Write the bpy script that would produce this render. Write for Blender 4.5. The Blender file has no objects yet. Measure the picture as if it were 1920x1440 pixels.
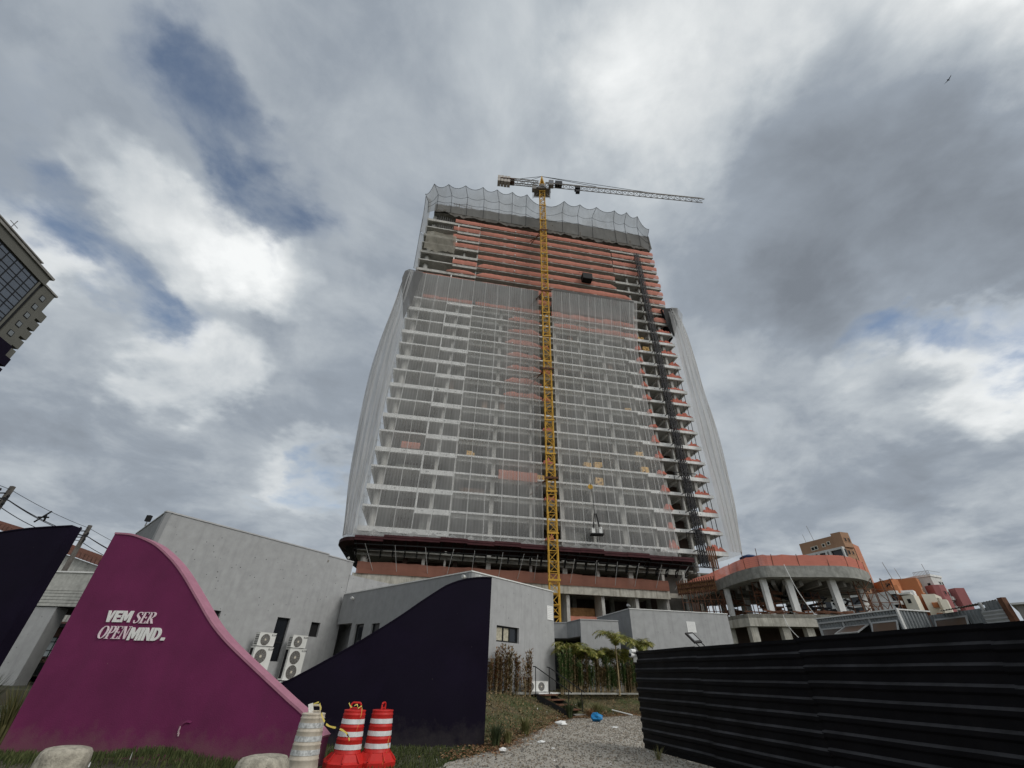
import bpy, math, random
from mathutils import Vector, Matrix
random.seed(7)
SC = bpy.context.scene
COL = SC.collection
R = math.radians

# ------------------------------------------------------------------ camera
cam_d = bpy.data.cameras.new('camera')
cam = bpy.data.objects.new('camera', cam_d)
COL.objects.link(cam)
SC.camera = cam
cam_d.sensor_width = 36.0
cam_d.lens = 36.0 * 793.0 / 1920.0
cam_d.clip_start = 0.05
cam_d.clip_end = 5000
_z = Vector((32.0, 1150.0, 793.0)).normalized()
_c = math.sqrt(1 - _z.z ** 2)
FW = Vector((0, _c, _z.z))
_ry = -_z.x * _z.z / _c
RT = Vector((math.sqrt(1 - _z.x ** 2 - _ry ** 2), _ry, _z.x))
UP = RT.cross(FW)
cam.matrix_world = Matrix(((RT.x, UP.x, -FW.x, 0), (RT.y, UP.y, -FW.y, 0), (RT.z, UP.z, -FW.z, 1.6), (0, 0, 0, 1)))

# ------------------------------------------------------------------ world and sun
SUN = Vector((0.78, -0.50, 0.80)).normalized()
sun_el = math.asin(SUN.z)
sun_az = math.atan2(SUN.x, SUN.y)
world = bpy.data.worlds.new('World')
SC.world = world
world.use_nodes = True
wn = world.node_tree
wn.nodes.clear()
def W(t, **k):
    n = wn.nodes.new(t)
    for a, b in k.items(): setattr(n, a, b)
    return n
def wl(a, b): wn.links.new(a, b)
def wmath(op, a, b=None, c=None, clamp=False):
    n = W('ShaderNodeMath', operation=op); n.use_clamp = clamp
    for i, v in enumerate((a, b, c)):
        if v is None: continue
        if isinstance(v, (int, float)): n.inputs[i].default_value = v
        else: wl(v, n.inputs[i])
    return n.outputs[0]
def wvec(op, a, b=None, s=None):
    n = W('ShaderNodeVectorMath', operation=op)
    for i, v in enumerate((a, b)):
        if v is None: continue
        if isinstance(v, (tuple, Vector)): n.inputs[i].default_value = tuple(v)
        else: wl(v, n.inputs[i])
    if s is not None:
        if isinstance(s, (int, float)): n.inputs['Scale'].default_value = s
        else: wl(s, n.inputs['Scale'])
    return n.outputs['Value' if op == 'DOT_PRODUCT' else 'Vector']
tc = W('ShaderNodeTexCoord').outputs['Generated']
sep = W('ShaderNodeSeparateXYZ'); wl(tc, sep.inputs[0])
zc = wmath('MAXIMUM', sep.outputs[2], 0.0)
inv = wmath('DIVIDE', 1.0, wmath('ADD', zc, 0.22))
comb = W('ShaderNodeCombineXYZ')
wl(wmath('MULTIPLY', sep.outputs[0], inv), comb.inputs[0])
wl(wmath('MULTIPLY', sep.outputs[1], inv), comb.inputs[1])
P = comb.outputs[0]
def wnoise(vec, scale, detail, rough=0.55, dist=0.0, off=(0, 0, 0)):
    n = W('ShaderNodeTexNoise'); n.inputs['Scale'].default_value = scale
    n.inputs['Detail'].default_value = detail; n.inputs['Roughness'].default_value = rough
    n.inputs['Distortion'].default_value = dist
    wl(wvec('ADD', vec, off), n.inputs['Vector'])
    return n
# a warped direction gives the cloud masses uneven edges
wrp = wnoise(P, 1.6, 5, 0.6)
wv = wvec('SCALE', wvec('SUBTRACT', wrp.outputs['Color'], (0.5, 0.5, 0.5)), s=0.42)
wrp2 = wnoise(P, 6.0, 6, 0.62, off=(3, 1, 8))
wv2 = wvec('SCALE', wvec('SUBTRACT', wrp2.outputs['Color'], (0.5, 0.5, 0.5)), s=0.13)
D = wvec('NORMALIZE', wvec('ADD', wvec('ADD', tc, wv), wv2))
def blobsum(blobs, start):
    acc = start
    for (x, y, z, rad, amp) in blobs:
        d = wvec('DOT_PRODUCT', D, Vector((x, y, z)).normalized())
        m = W('ShaderNodeMapRange'); m.interpolation_type = 'SMOOTHERSTEP'
        wl(d, m.inputs['Value'])
        m.inputs['From Min'].default_value = math.cos(R(rad)); m.inputs['From Max'].default_value = 1.0
        m.inputs['To Min'].default_value = 0.0; m.inputs['To Max'].default_value = amp
        acc = wmath('ADD', acc, m.outputs[0])
    return acc
BLUE = [(-0.491, 0.304, 0.816, 6.5, 0.24), (-0.528, 0.252, 0.811, 6, 0.14), (-0.468, 0.354, 0.810, 5.5, 0.36), (-0.591, 0.341, 0.732, 6, 0.24), (-0.667, 0.451, 0.592, 6, 0.3), (-0.712, 0.402, 0.576, 6, 0.22), (-0.700, 0.491, 0.518, 7, 0.4), (-0.650, 0.566, 0.507, 7, 0.42), (-0.708, 0.311, 0.634, 8, 0.12), (0.610, 0.583, 0.536, 7, 0.42), (0.669, 0.561, 0.488, 7, 0.52), (0.718, 0.511, 0.472, 7, 0.34), (0.750, 0.462, 0.473, 6, 0.44), (-0.360, 0.870, 0.337, 6, 0.42), (-0.377, 0.832, 0.406, 6, 0.34), (-0.426, 0.467, 0.775, 6, 0.3), (-0.483, 0.450, 0.752, 6, 0.32), (0.212, 0.232, 0.949, 4, 0.3), (0.747, 0.555, 0.367, 5, 0.2), (0.251, 0.321, 0.913, 18, -0.8), (0.529, 0.472, 0.706, 24, -0.8), (-0.588, 0.451, 0.672, 7, -0.35), (-0.414, 0.743, 0.526, 16, -0.5), (-0.133, 0.418, 0.899, 18, -0.7), (-0.711, 0.626, 0.322, 22, -0.5), (0.677, 0.676, 0.290, 16, -0.5)]
LIGHT = [(0.256, 0.305, 0.917, 14, 0.36), (0.191, 0.261, 0.946, 10, 0.08), (0.026, 0.352, 0.936, 14, 0.1), (-0.571, 0.472, 0.672, 8, 0.26), (-0.513, 0.527, 0.678, 6, 0.18), (-0.611, 0.414, 0.675, 6, 0.12), (-0.476, 0.558, 0.680, 6, 0.16), (-0.751, 0.421, 0.509, 6, 0.18), (-0.622, 0.637, 0.454, 8, 0.34), (-0.400, 0.851, 0.340, 7, 0.22), (0.754, 0.492, 0.435, 8, 0.36), (0.763, 0.505, 0.403, 9, 0.15), (0.651, 0.620, 0.438, 7, 0.16), (0.732, 0.634, 0.248, 6, 0.12), (-0.719, 0.460, 0.520, 5, 0.15), (-0.076, 0.285, 0.956, 12, 0.08), (0.485, 0.527, 0.698, 13, -0.16), (0.570, 0.367, 0.735, 14, -0.12), (0.655, 0.437, 0.617, 15, -0.14), (0.550, 0.569, 0.611, 9, -0.12), (0.701, 0.333, 0.631, 12, -0.1), (-0.666, 0.271, 0.695, 13, -0.08), (-0.727, 0.577, 0.373, 12, -0.1), (-0.635, 0.685, 0.357, 12, -0.08), (-0.447, 0.779, 0.440, 8, -0.06), (-0.240, 0.566, 0.788, 8, -0.08), (-0.357, 0.581, 0.731, 8, -0.04), (0.705, 0.625, 0.336, 9, -0.08), (0.623, 0.720, 0.306, 9, -0.06), (0.78, -0.5, 0.8, 48, 1.0), (0.2, -0.9, 0.5, 50, 0.6)]  # widest entries: bright sky added out of view to light the scene
nz = wnoise(P, 1.15, 9, 0.56, 0.35, off=(1.7, 4.2, 0))
nf = wnoise(P, 4.6, 9, 0.60, 0.35, off=(7.1, 2.2, 3))
nm = wnoise(P, 2.3, 7, 0.58, 0.6, off=(2.4, 9.1, 5))
gap = blobsum(BLUE, wmath('MULTIPLY_ADD', nf.outputs['Fac'], 1.7, -1.10))
gap = wmath('ADD', gap, wmath('MULTIPLY_ADD', nm.outputs['Fac'], 1.5, -0.75))
cov = W('ShaderNodeMapRange'); cov.interpolation_type = 'SMOOTHSTEP'
wl(gap, cov.inputs['Value'])
cov.inputs['From Min'].default_value = -0.22; cov.inputs['From Max'].default_value = 0.72
cov.inputs['To Min'].default_value = 1.0; cov.inputs['To Max'].default_value = 0.10
br = blobsum(LIGHT, wmath('MULTIPLY_ADD', nz.outputs["Fac"], 0.62, 0.165))
br = wmath('ADD', br, wmath('MULTIPLY_ADD', nf.outputs["Fac"], 0.50, -0.25))
br = wmath('ADD', br, wmath('MULTIPLY_ADD', nm.outputs['Fac'], 0.62, -0.31))
ramp = W('ShaderNodeValToRGB'); wl(br, ramp.inputs[0])
e = ramp.color_ramp.elements
e[0].position = 0.0; e[0].color = (0.20, 0.225, 0.26, 1)
e[1].position = 1.0; e[1].color = (0.93, 0.95, 0.95, 1)
for p_, c_ in ((0.35, (0.31, 0.352, 0.405, 1)), (0.6, (0.50, 0.543, 0.58, 1)), (0.8, (0.70, 0.73, 0.745, 1))):
    q = e.new(p_); q.color = c_
sky = W('ShaderNodeTexSky', sky_type='NISHITA', sun_disc=False)
sky.sun_elevation = sun_el; sky.sun_rotation = sun_az
sky.air_density = 1.1; sky.dust_density = 0.6; sky.ozone_density = 1.5
b1 = W('ShaderNodeBackground'); wl(sky.outputs[0], b1.inputs[0]); b1.inputs[1].default_value = 0.10
b2 = W('ShaderNodeBackground'); wl(ramp.outputs[0], b2.inputs[0]); b2.inputs[1].default_value = 1.0
mx = W('ShaderNodeMixShader'); wl(cov.outputs[0], mx.inputs[0]); wl(b1.outputs[0], mx.inputs[1]); wl(b2.outputs[0], mx.inputs[2])
wo = W('ShaderNodeOutputWorld'); wl(mx.outputs[0], wo.inputs[0])

sd = bpy.data.lights.new('sun', 'SUN'); sd.energy = 1.15; sd.angle = R(22); sd.color = (1.0, 0.965, 0.92)
so = bpy.data.objects.new('sun', sd); COL.objects.link(so)
so.rotation_euler = SUN.to_track_quat('Z', 'Y').to_euler(); so.location = (20, -20, 60)

SC.view_settings.view_transform = 'Standard'
SC.view_settings.look = 'None'
SC.view_settings.exposure = 0.0
SC.view_settings.gamma = 1.0
SC.render.engine = 'CYCLES'
SC.cycles.transparent_max_bounces = 24
SC.cycles.max_bounces = 6
SC.cycles.diffuse_bounces = 3
SC.cycles.transmission_bounces = 4
SC.cycles.sample_clamp_indirect = 4.0
SC.cycles.use_denoising = True

# ------------------------------------------------------------------ materials
def mat(name, base, rough=0.85, metal=0.0, var=0.12, scale=3.0, streak=0.0, bump=0.0, bscale=20.0, pits=0.0, island=None, tint=None, spec=0.3, pitscale=1.6, streakcol=(0.12, 0.11, 0.10), mud=None):
    m = bpy.data.materials.new(name); m.use_nodes = True
    nt = m.node_tree; N = nt.nodes; L = nt.links
    bs = N['Principled BSDF']
    bs.inputs['Roughness'].default_value = rough; bs.inputs['Metallic'].default_value = metal
    bs.inputs['Specular IOR Level'].default_value = spec
    geo = N.new('ShaderNodeNewGeometry'); pos = geo.outputs['Position']
    def noise(sc, det=5, vec=pos, ro=0.6):
        n = N.new('ShaderNodeTexNoise'); n.inputs['Scale'].default_value = sc
        n.inputs['Detail'].default_value = det; n.inputs['Roughness'].default_value = ro; L.new(vec, n.inputs['Vector']); return n.outputs['Fac']
    def mul(vec, v):
        n = N.new('ShaderNodeVectorMath'); n.operation = 'MULTIPLY'; L.new(vec, n.inputs[0]); n.inputs[1].default_value = v; return n.outputs[0]
    def mixc(f, a, b, mode='MIX'):
        n = N.new('ShaderNodeMix'); n.data_type = 'RGBA'; n.blend_type = mode
        if isinstance(f, (int, float)): n.inputs[0].default_value = f
        else: L.new(f, n.inputs[0])
        for i, v in ((6, a), (7, b)):
            if isinstance(v, tuple): n.inputs[i].default_value = (*v[:3], 1)
            else: L.new(v, n.inputs[i])
        return n.outputs[2]
    def rng(f, a, b, c=0.0, d=1.0):
        n = N.new('ShaderNodeMapRange'); L.new(f, n.inputs[0])
        for i, v in enumerate((a, b, c, d)): n.inputs[i + 1].default_value = v
        return n.outputs[0]
    lo = tuple(max(0, v * (1 - var)) for v in base); hi = tuple(min(1, v * (1 + var)) for v in base)
    c = mixc(rng(noise(scale), 0.3, 0.7), lo, hi)
    if island:
        rp = N.new('ShaderNodeValToRGB'); L.new(geo.outputs['Random Per Island'], rp.inputs[0])
        el = rp.color_ramp.elements
        for i, cc in enumerate(island):
            p_ = i / (len(island) - 1)
            if i == 0: q = el[0]
            elif i == len(island) - 1: q = el[1]
            else: q = el.new(p_)
            q.position = p_; q.color = (*cc, 1)
        c = mixc(rng(noise(scale), 0.3, 0.7), mixc(1.0, rp.outputs[0], (1 - var,) * 3, 'MULTIPLY'), rp.outputs[0])
    if tint:
        c = mixc(rng(noise(scale * 0.23, 3), 0.42, 0.62), c, tint)
    if streak:
        s = noise(1.0, 6, mul(pos, (3.1, 3.1, 0.22)), 0.65)
        c = mixc(rng(s, 0.50, 0.72, 0, streak), c, streakcol)
    if pits:
        v = N.new('ShaderNodeTexVoronoi'); v.inputs['Scale'].default_value = pitscale; L.new(pos, v.inputs['Vector'])
        mask = rng(noise(0.35, 2), 0.38, 0.55)
        d = rng(v.outputs['Distance'], 0.07, 0.11, 1, 0)
        n = N.new('ShaderNodeMath'); n.operation = 'MULTIPLY'; L.new(d, n.inputs[0]); L.new(mask, n.inputs[1])
        n2 = N.new('ShaderNodeMath'); n2.operation = 'MULTIPLY'; L.new(n.outputs[0], n2.inputs[0]); n2.inputs[1].default_value = pits
        c = mixc(n2.outputs[0], c, (0.06, 0.06, 0.06))
    if mud:
        sp = N.new('ShaderNodeSeparateXYZ'); L.new(pos, sp.inputs[0])
        ad = N.new('ShaderNodeMath'); ad.operation = 'MULTIPLY_ADD'; L.new(noise(2.6, 7, ro=0.7), ad.inputs[0]); ad.inputs[1].default_value = -1.3; L.new(sp.outputs[2], ad.inputs[2])
        c = mixc(rng(ad.outputs[0], -0.55, -0.15, mud[3], 0), c, tuple(mud[:3]))
        v = N.new('ShaderNodeTexVoronoi'); v.inputs['Scale'].default_value = 2.3; L.new(pos, v.inputs['Vector'])
        c = mixc(rng(v.outputs['Distance'], 0.02, 0.035, 0.5, 0), c, tuple(x * 1.5 for x in mud[:3]))
    L.new(c, bs.inputs['Base Color'])
    if bump:
        b = N.new('ShaderNodeBump'); b.inputs['Strength'].default_value = bump; b.inputs['Distance'].default_value = 0.02
        L.new(noise(bscale, 6), b.inputs['Height']); L.new(b.outputs[0], bs.inputs['Normal'])
    return m
def netmat(name, base, alpha, rib=0.0, ribscale=2.0, transl=0.5, axis=0):
    m = bpy.data.materials.new(name); m.use_nodes = True
    nt = m.node_tree; N = nt.nodes; L = nt.links; N.clear()
    out = N.new('ShaderNodeOutputMaterial')
    tcn = N.new('ShaderNodeTexCoord')
    d = N.new('ShaderNodeBsdfDiffuse'); d.inputs[0].default_value = (*base, 1)
    t = N.new('ShaderNodeBsdfTranslucent'); t.inputs[0].default_value = (*base, 1)
    a = N.new('ShaderNodeMixShader'); a.inputs[0].default_value = transl; L.new(d.outputs[0], a.inputs[1]); L.new(t.outputs[0], a.inputs[2])
    tr = N.new('ShaderNodeBsdfTransparent')
    mxn = N.new('ShaderNodeMixShader'); L.new(tr.outputs[0], mxn.inputs[1]); L.new(a.outputs[0], mxn.inputs[2])
    nz_ = N.new('ShaderNodeTexNoise'); nz_.inputs['Scale'].default_value = 1.0; nz_.inputs['Detail'].default_value = 5
    vm = N.new('ShaderNodeVectorMath'); vm.operation = 'MULTIPLY'; vm.inputs[1].default_value = (1.3, 1.3, 0.10)
    L.new(tcn.outputs['Object'], vm.inputs[0]); L.new(vm.outputs[0], nz_.inputs['Vector'])
    mr = N.new('ShaderNodeMapRange'); L.new(nz_.outputs['Fac'], mr.inputs[0])
    mr.inputs[1].default_value = 0.3; mr.inputs[2].default_value = 0.7; mr.inputs[3].default_value = alpha * 0.88; mr.inputs[4].default_value = min(1, alpha * 1.12)
    n2_ = N.new('ShaderNodeTexNoise'); n2_.inputs['Scale'].default_value = 0.16; n2_.inputs['Detail'].default_value = 4; L.new(tcn.outputs['Object'], n2_.inputs['Vector'])
    m2_ = N.new('ShaderNodeMapRange'); L.new(n2_.outputs['Fac'], m2_.inputs[0]); m2_.inputs[1].default_value = 0.35; m2_.inputs[2].default_value = 0.68; m2_.inputs[3].default_value = 0.86; m2_.inputs[4].default_value = 1.2
    mm_ = N.new('ShaderNodeMath'); mm_.operation = 'MULTIPLY'; mm_.use_clamp = True; L.new(mr.outputs[0], mm_.inputs[0]); L.new(m2_.outputs[0], mm_.inputs[1])
    fac = mm_.outputs[0]
    if rib:
        w_ = N.new('ShaderNodeTexWave'); w_.bands_direction = 'XYZ'[axis]; w_.inputs['Scale'].default_value = ribscale; w_.inputs['Distortion'].default_value = 0.3
        L.new(tcn.outputs['Object'], w_.inputs['Vector'])
        ma = N.new('ShaderNodeMath'); ma.operation = 'MULTIPLY_ADD'; L.new(w_.outputs['Fac'], ma.inputs[0]); ma.inputs[1].default_value = rib; L.new(fac, ma.inputs[2]); ma.use_clamp = True
        fac = ma.outputs[0]
    L.new(fac, mxn.inputs[0]); L.new(mxn.outputs[0], out.inputs[0])
    return m
M = {}
M['concrete'] = mat('concrete', (0.47, 0.46, 0.43), 0.9, var=0.18, scale=1.3, streak=0.35, bump=0.3, bscale=9)
M['concrete_light'] = mat('concrete_light', (0.76, 0.76, 0.74), 0.9, var=0.12, scale=1.1, streak=0.25, bump=0.2, bscale=9)
M['concrete_dark'] = mat('concrete_dark', (0.24, 0.23, 0.21), 0.95, var=0.25, scale=0.9, streak=0.5, bump=0.3, bscale=5)
M['concrete_raw'] = mat('concrete_raw', (0.29, 0.29, 0.265), 0.95, var=0.3, scale=1.6, streak=0.55, bump=0.4, bscale=6)
M['concrete_stain'] = mat('concrete_stain', (0.48, 0.46, 0.40), 0.9, var=0.22, scale=1.4, streak=0.75, bump=0.3, bscale=8, streakcol=(0.16, 0.14, 0.10))
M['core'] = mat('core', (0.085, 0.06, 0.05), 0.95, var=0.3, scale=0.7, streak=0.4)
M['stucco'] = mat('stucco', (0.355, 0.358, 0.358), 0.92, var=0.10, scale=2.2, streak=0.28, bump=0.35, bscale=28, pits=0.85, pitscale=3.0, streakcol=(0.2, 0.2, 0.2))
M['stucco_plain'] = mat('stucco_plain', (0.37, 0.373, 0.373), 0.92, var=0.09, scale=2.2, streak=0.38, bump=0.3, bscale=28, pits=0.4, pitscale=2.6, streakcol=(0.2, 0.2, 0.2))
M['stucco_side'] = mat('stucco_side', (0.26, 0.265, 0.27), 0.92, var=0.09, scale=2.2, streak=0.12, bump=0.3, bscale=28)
M['coping'] = mat('coping', (0.42, 0.42, 0.42), 0.6, var=0.1)
M['coping_white'] = mat('coping_white', (0.68, 0.68, 0.66), 0.6, var=0.1)
M['pink'] = mat('pink', (0.145, 0.018, 0.074), 0.8, mud=(0.17, 0.09, 0.09, 0.5), var=0.13, scale=1.2, bump=0.22, bscale=45, streak=0.22, streakcol=(0.10, 0.025, 0.06))
M['pink_cap'] = mat('pink_cap', (0.38, 0.17, 0.23), 0.75, var=0.10, scale=5, bump=0.2, bscale=45)
M['pink_raw'] = mat('pink_raw', (0.55, 0.40, 0.42), 0.9)
M['navy'] = mat('navy', mud=(0.05, 0.045, 0.045, 0.5), base=(0.0085, 0.0058, 0.0150), rough=0.8, var=0.25, scale=1.1, bump=0.15, bscale=40, spec=0.08, tint=(0.009, 0.007, 0.015))
M['letter'] = mat('letter', (0.78, 0.77, 0.74), 0.6, var=0.03)
M['letter_pink'] = mat('letter_pink', (0.80, 0.66, 0.70), 0.6, var=0.03)
M['glass'] = mat('glass', (0.012, 0.014, 0.018), 0.12, var=0.0, spec=0.5)
M['glass_blue'] = mat('glass_blue', (0.085, 0.10, 0.125), 0.15, var=0.15, scale=0.4, spec=0.6)
M['dark'] = mat('dark', (0.010, 0.010, 0.011), 0.7, var=0.1)
M['black_metal'] = mat('black_metal', (0.015, 0.015, 0.016), 0.5, metal=0.2, var=0.2)
M['fence'] = mat('fence', (0.0050, 0.0050, 0.0065), 0.5, metal=0.0, var=0.4, scale=2.0, spec=0.10, streak=0.25, bump=0.05, bscale=30, streakcol=(0.014, 0.012, 0.011))
M['fence_lit'] = mat('fence_lit', (0.032, 0.032, 0.035), 0.6, var=0.6, scale=2.0, spec=0.2)  # skylight highlight on the ribs, painted in as a paler colour
M['white'] = mat('white', (0.72, 0.72, 0.69), 0.5, var=0.06, streak=0.18, streakcol=(0.35, 0.33, 0.28))
M['white_clean'] = mat('white_clean', (0.80, 0.80, 0.78), 0.5, var=0.02)
M['grille'] = mat('grille', (0.11, 0.10, 0.085), 0.5, metal=0.2, var=0.2)
M['hub'] = mat('hub', (0.6, 0.55, 0.45), 0.5, var=0.1)
M['red_plastic'] = mat('red_plastic', (0.52, 0.022, 0.018), 0.48, var=0.12, scale=6, streak=0.25, streakcol=(0.28, 0.03, 0.02))
M['reflective'] = mat('reflective', (0.66, 0.68, 0.68), 0.45, var=0.15, scale=12, streak=0.2)
M['old_plastic'] = mat('old_plastic', (0.58, 0.52, 0.43), 0.7, var=0.18, scale=5, streak=0.5, streakcol=(0.26, 0.20, 0.13))
M['old_tape'] = mat('old_tape', (0.52, 0.53, 0.52), 0.6, var=0.45, scale=22, streak=0.3)
M['stone'] = mat('stone', (0.38, 0.35, 0.285), 0.95, var=0.4, scale=9, streak=0.55, bump=1.0, bscale=30, pits=0.8, pitscale=9, streakcol=(0.15, 0.14, 0.11))
M['guard'] = netmat('guard', (0.74, 0.325, 0.25), 0.93, transl=0.35)
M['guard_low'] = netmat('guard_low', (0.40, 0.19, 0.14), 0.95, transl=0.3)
M['guard_bright'] = netmat('guard_bright', (0.72, 0.27, 0.205), 0.90, rib=0.15, ribscale=1.6, axis=2, transl=0.4)
M['net'] = netmat('net', (0.80, 0.80, 0.79), 0.29, rib=0.05, ribscale=0.7, transl=0.5)
M['net_side'] = netmat('net_side', (0.80, 0.80, 0.80), 0.55, rib=0.14, ribscale=0.22, transl=0.6)
M['net_top'] = netmat('net_top', (0.50, 0.50, 0.49), 0.62, transl=0.6)
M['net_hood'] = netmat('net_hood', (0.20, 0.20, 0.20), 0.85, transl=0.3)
M['tray_net'] = netmat('tray_net', (0.27, 0.27, 0.265), 0.88, rib=0.05, ribscale=0.7, transl=0.3)
M['net_patch'] = netmat('net_patch', (0.50, 0.47, 0.40), 0.62, transl=0.5)
M['seam'] = netmat('seam', (0.75, 0.75, 0.74), 0.75, transl=0.5)
M['drape'] = mat('drape', (0.135, 0.125, 0.112), 0.95, var=0.35, scale=0.6, streak=0.5, bump=0.5, bscale=3)
M['tray'] = mat('tray', (0.030, 0.009, 0.010), 0.8, var=0.35, scale=1.5)
M['tray_edge'] = mat('tray_edge', (0.055, 0.014, 0.017), 0.75, var=0.3, scale=1.5)
M['crane'] = mat('crane', (0.58, 0.33, 0.04), 0.5, var=0.15, scale=1.5, streak=0.15)
M['crane_grey'] = mat('crane_grey', (0.24, 0.225, 0.21), 0.6, var=0.2)
M['counterweight'] = mat('counterweight', (0.50, 0.46, 0.42), 0.85, var=0.15)
M['hoist'] = mat('hoist', (0.022, 0.022, 0.026), 0.6, var=0.3)
M['block_wall'] = mat('block_wall', (0.34, 0.22, 0.16), 0.95, var=0.3, scale=1.5)
M['steel'] = mat('steel', (0.28, 0.28, 0.28), 0.5, metal=0.5, var=0.2)
M['rust'] = mat('rust', (0.13, 0.060, 0.035), 0.85, var=0.4, scale=3)
M['timber'] = mat('timber', (0.34, 0.19, 0.085), 0.85, var=0.35, scale=2)
M['pallet'] = mat('pallet', (0.72, 0.46, 0.18), 0.85, var=0.3, scale=3)
M['bag_white'] = mat('bag_white', (0.75, 0.75, 0.73), 0.7, var=0.1)
M['tank'] = mat('tank', (0.02, 0.045, 0.12), 0.4, var=0.1)
M['tile_roof'] = mat('tile_roof', (0.17, 0.085, 0.065), 0.9, var=0.35, scale=6, bump=0.5, bscale=10)
M['panel_white'] = mat('panel_white', (0.42, 0.42, 0.39), 0.8, var=0.2, scale=4, streak=0.4)
M['office'] = mat('office', (0.20, 0.215, 0.22), 0.5, metal=0.2, var=0.15, scale=3, streak=0.35, streakcol=(0.12, 0.10, 0.09))
M['office_light'] = mat('office_light', (0.38, 0.39, 0.39), 0.5, metal=0.2, var=0.1)
M['sheet'] = mat('sheet', (0.15, 0.14, 0.135), 0.6, metal=0.3, var=0.3, scale=2, tint=(0.13, 0.085, 0.06))
M['brown_bldg'] = mat('brown_bldg', (0.36, 0.215, 0.135), 0.9, var=0.1, scale=0.3)
M['terracotta'] = mat('terracotta', (0.47, 0.21, 0.13), 0.9, var=0.1, scale=0.3)
M['orange_bldg'] = mat('orange_bldg', (0.44, 0.17, 0.075), 0.9, var=0.1, scale=0.3)
M['cream_bldg'] = mat('cream_bldg', (0.66, 0.62, 0.52), 0.9, var=0.08, scale=0.3)
M['white_bldg'] = mat('white_bldg', (0.62, 0.62, 0.60), 0.9, var=0.1, scale=0.3, streak=0.2)
M['pink_bldg'] = mat('pink_bldg', (0.34, 0.13, 0.13), 0.9, var=0.1, scale=0.3)
M['olive_bldg'] = mat('olive_bldg', (0.125, 0.122, 0.105), 0.9, var=0.1, scale=0.2)
M['pole'] = mat('pole', (0.11, 0.10, 0.09), 0.95, var=0.3, scale=4)
M['brick'] = mat('brick', (0.13, 0.07, 0.055), 0.9, var=0.45, scale=7)
M['pale_glass'] = mat('pale_glass', (0.42, 0.47, 0.48), 0.3, var=0.15)
M['gravel'] = mat('gravel', (0.35, 0.325, 0.28), 0.95, var=0.6, scale=14, bump=1.0, bscale=38, tint=(0.43, 0.40, 0.35))
M['pebble'] = mat('pebble', (0.4, 0.4, 0.4), 0.9, var=0.15, scale=9, island=[(0.12, 0.115, 0.105), (0.34, 0.33, 0.30), (0.46, 0.44, 0.40), (0.66, 0.64, 0.60), (0.30, 0.25, 0.19)])
M['soil'] = mat('soil', (0.10, 0.082, 0.045), 1.0, var=0.5, scale=3, bump=0.8, bscale=12, tint=(0.06, 0.075, 0.026))
M['ground'] = mat('ground', (0.06, 0.065, 0.035), 1.0, var=0.4, scale=2, bump=0.5, bscale=10, tint=(0.09, 0.08, 0.06))
M['grass'] = mat('grass', (0.06, 0.08, 0.02), 0.85, var=0.2, island=[(0.035, 0.055, 0.014), (0.06, 0.085, 0.022), (0.09, 0.10, 0.035)])
M['cover'] = mat('cover', (0.06, 0.08, 0.02), 0.85, var=0.2, island=[(0.06, 0.08, 0.022), (0.13, 0.135, 0.04), (0.26, 0.20, 0.08), (0.09, 0.11, 0.03), (0.30, 0.20, 0.11)])
M['litterleaf'] = mat('litterleaf', (0.2, 0.08, 0.03), 0.9, var=0.2, island=[(0.16, 0.06, 0.025), (0.28, 0.12, 0.05), (0.09, 0.04, 0.02), (0.32, 0.22, 0.12)])
M['tuft'] = mat('tuft', (0.05, 0.07, 0.02), 0.7, var=0.2, island=[(0.020, 0.036, 0.014), (0.04, 0.062, 0.022), (0.075, 0.09, 0.035)])
M['tuft_dry'] = mat('tuft_dry', (0.05, 0.07, 0.02), 0.7, var=0.2, island=[(0.08, 0.10, 0.03), (0.14, 0.16, 0.055), (0.24, 0.21, 0.09)])
M['leaf_brown'] = mat('leaf_brown', (0.2, 0.1, 0.05), 0.8, var=0.2, island=[(0.26, 0.10, 0.05), (0.34, 0.17, 0.09), (0.20, 0.12, 0.06), (0.15, 0.14, 0.06)])
M['leaf_green'] = mat('leaf_green', (0.05, 0.08, 0.02), 0.7, var=0.2, island=[(0.08, 0.15, 0.045), (0.15, 0.22, 0.06), (0.28, 0.30, 0.09), (0.11, 0.15, 0.05)])
M['leaf_mix'] = mat('leaf_mix', (0.05, 0.08, 0.02), 0.75, var=0.2, island=[(0.22, 0.14, 0.065), (0.13, 0.12, 0.045), (0.28, 0.21, 0.11), (0.08, 0.085, 0.03)])
M['palm'] = mat('palm', (0.10, 0.12, 0.03), 0.6, var=0.2, island=[(0.08, 0.13, 0.03), (0.20, 0.24, 0.05), (0.38, 0.34, 0.07)])
M['stem'] = mat('stem', (0.30, 0.23, 0.13), 0.9, var=0.3)
M['hedge'] = mat('hedge', (0.03, 0.045, 0.015), 0.8, var=0.3, island=[(0.015, 0.028, 0.010), (0.035, 0.05, 0.018)])
M['yellow_tape'] = mat('yellow_tape', (0.70, 0.55, 0.13), 0.5, var=0.1)
M['blue_bag'] = mat('blue_bag', (0.02, 0.20, 0.45), 0.4, var=0.25, scale=12)
M['lamp_glass'] = mat('lamp_glass', (0.35, 0.36, 0.36), 0.25, var=0.1)
M['curtain'] = mat('curtain', (0.42, 0.39, 0.30), 0.8, var=0.3, scale=9)
M['teal'] = mat('teal', (0.18, 0.30, 0.32), 0.4, var=0.2)

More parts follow.
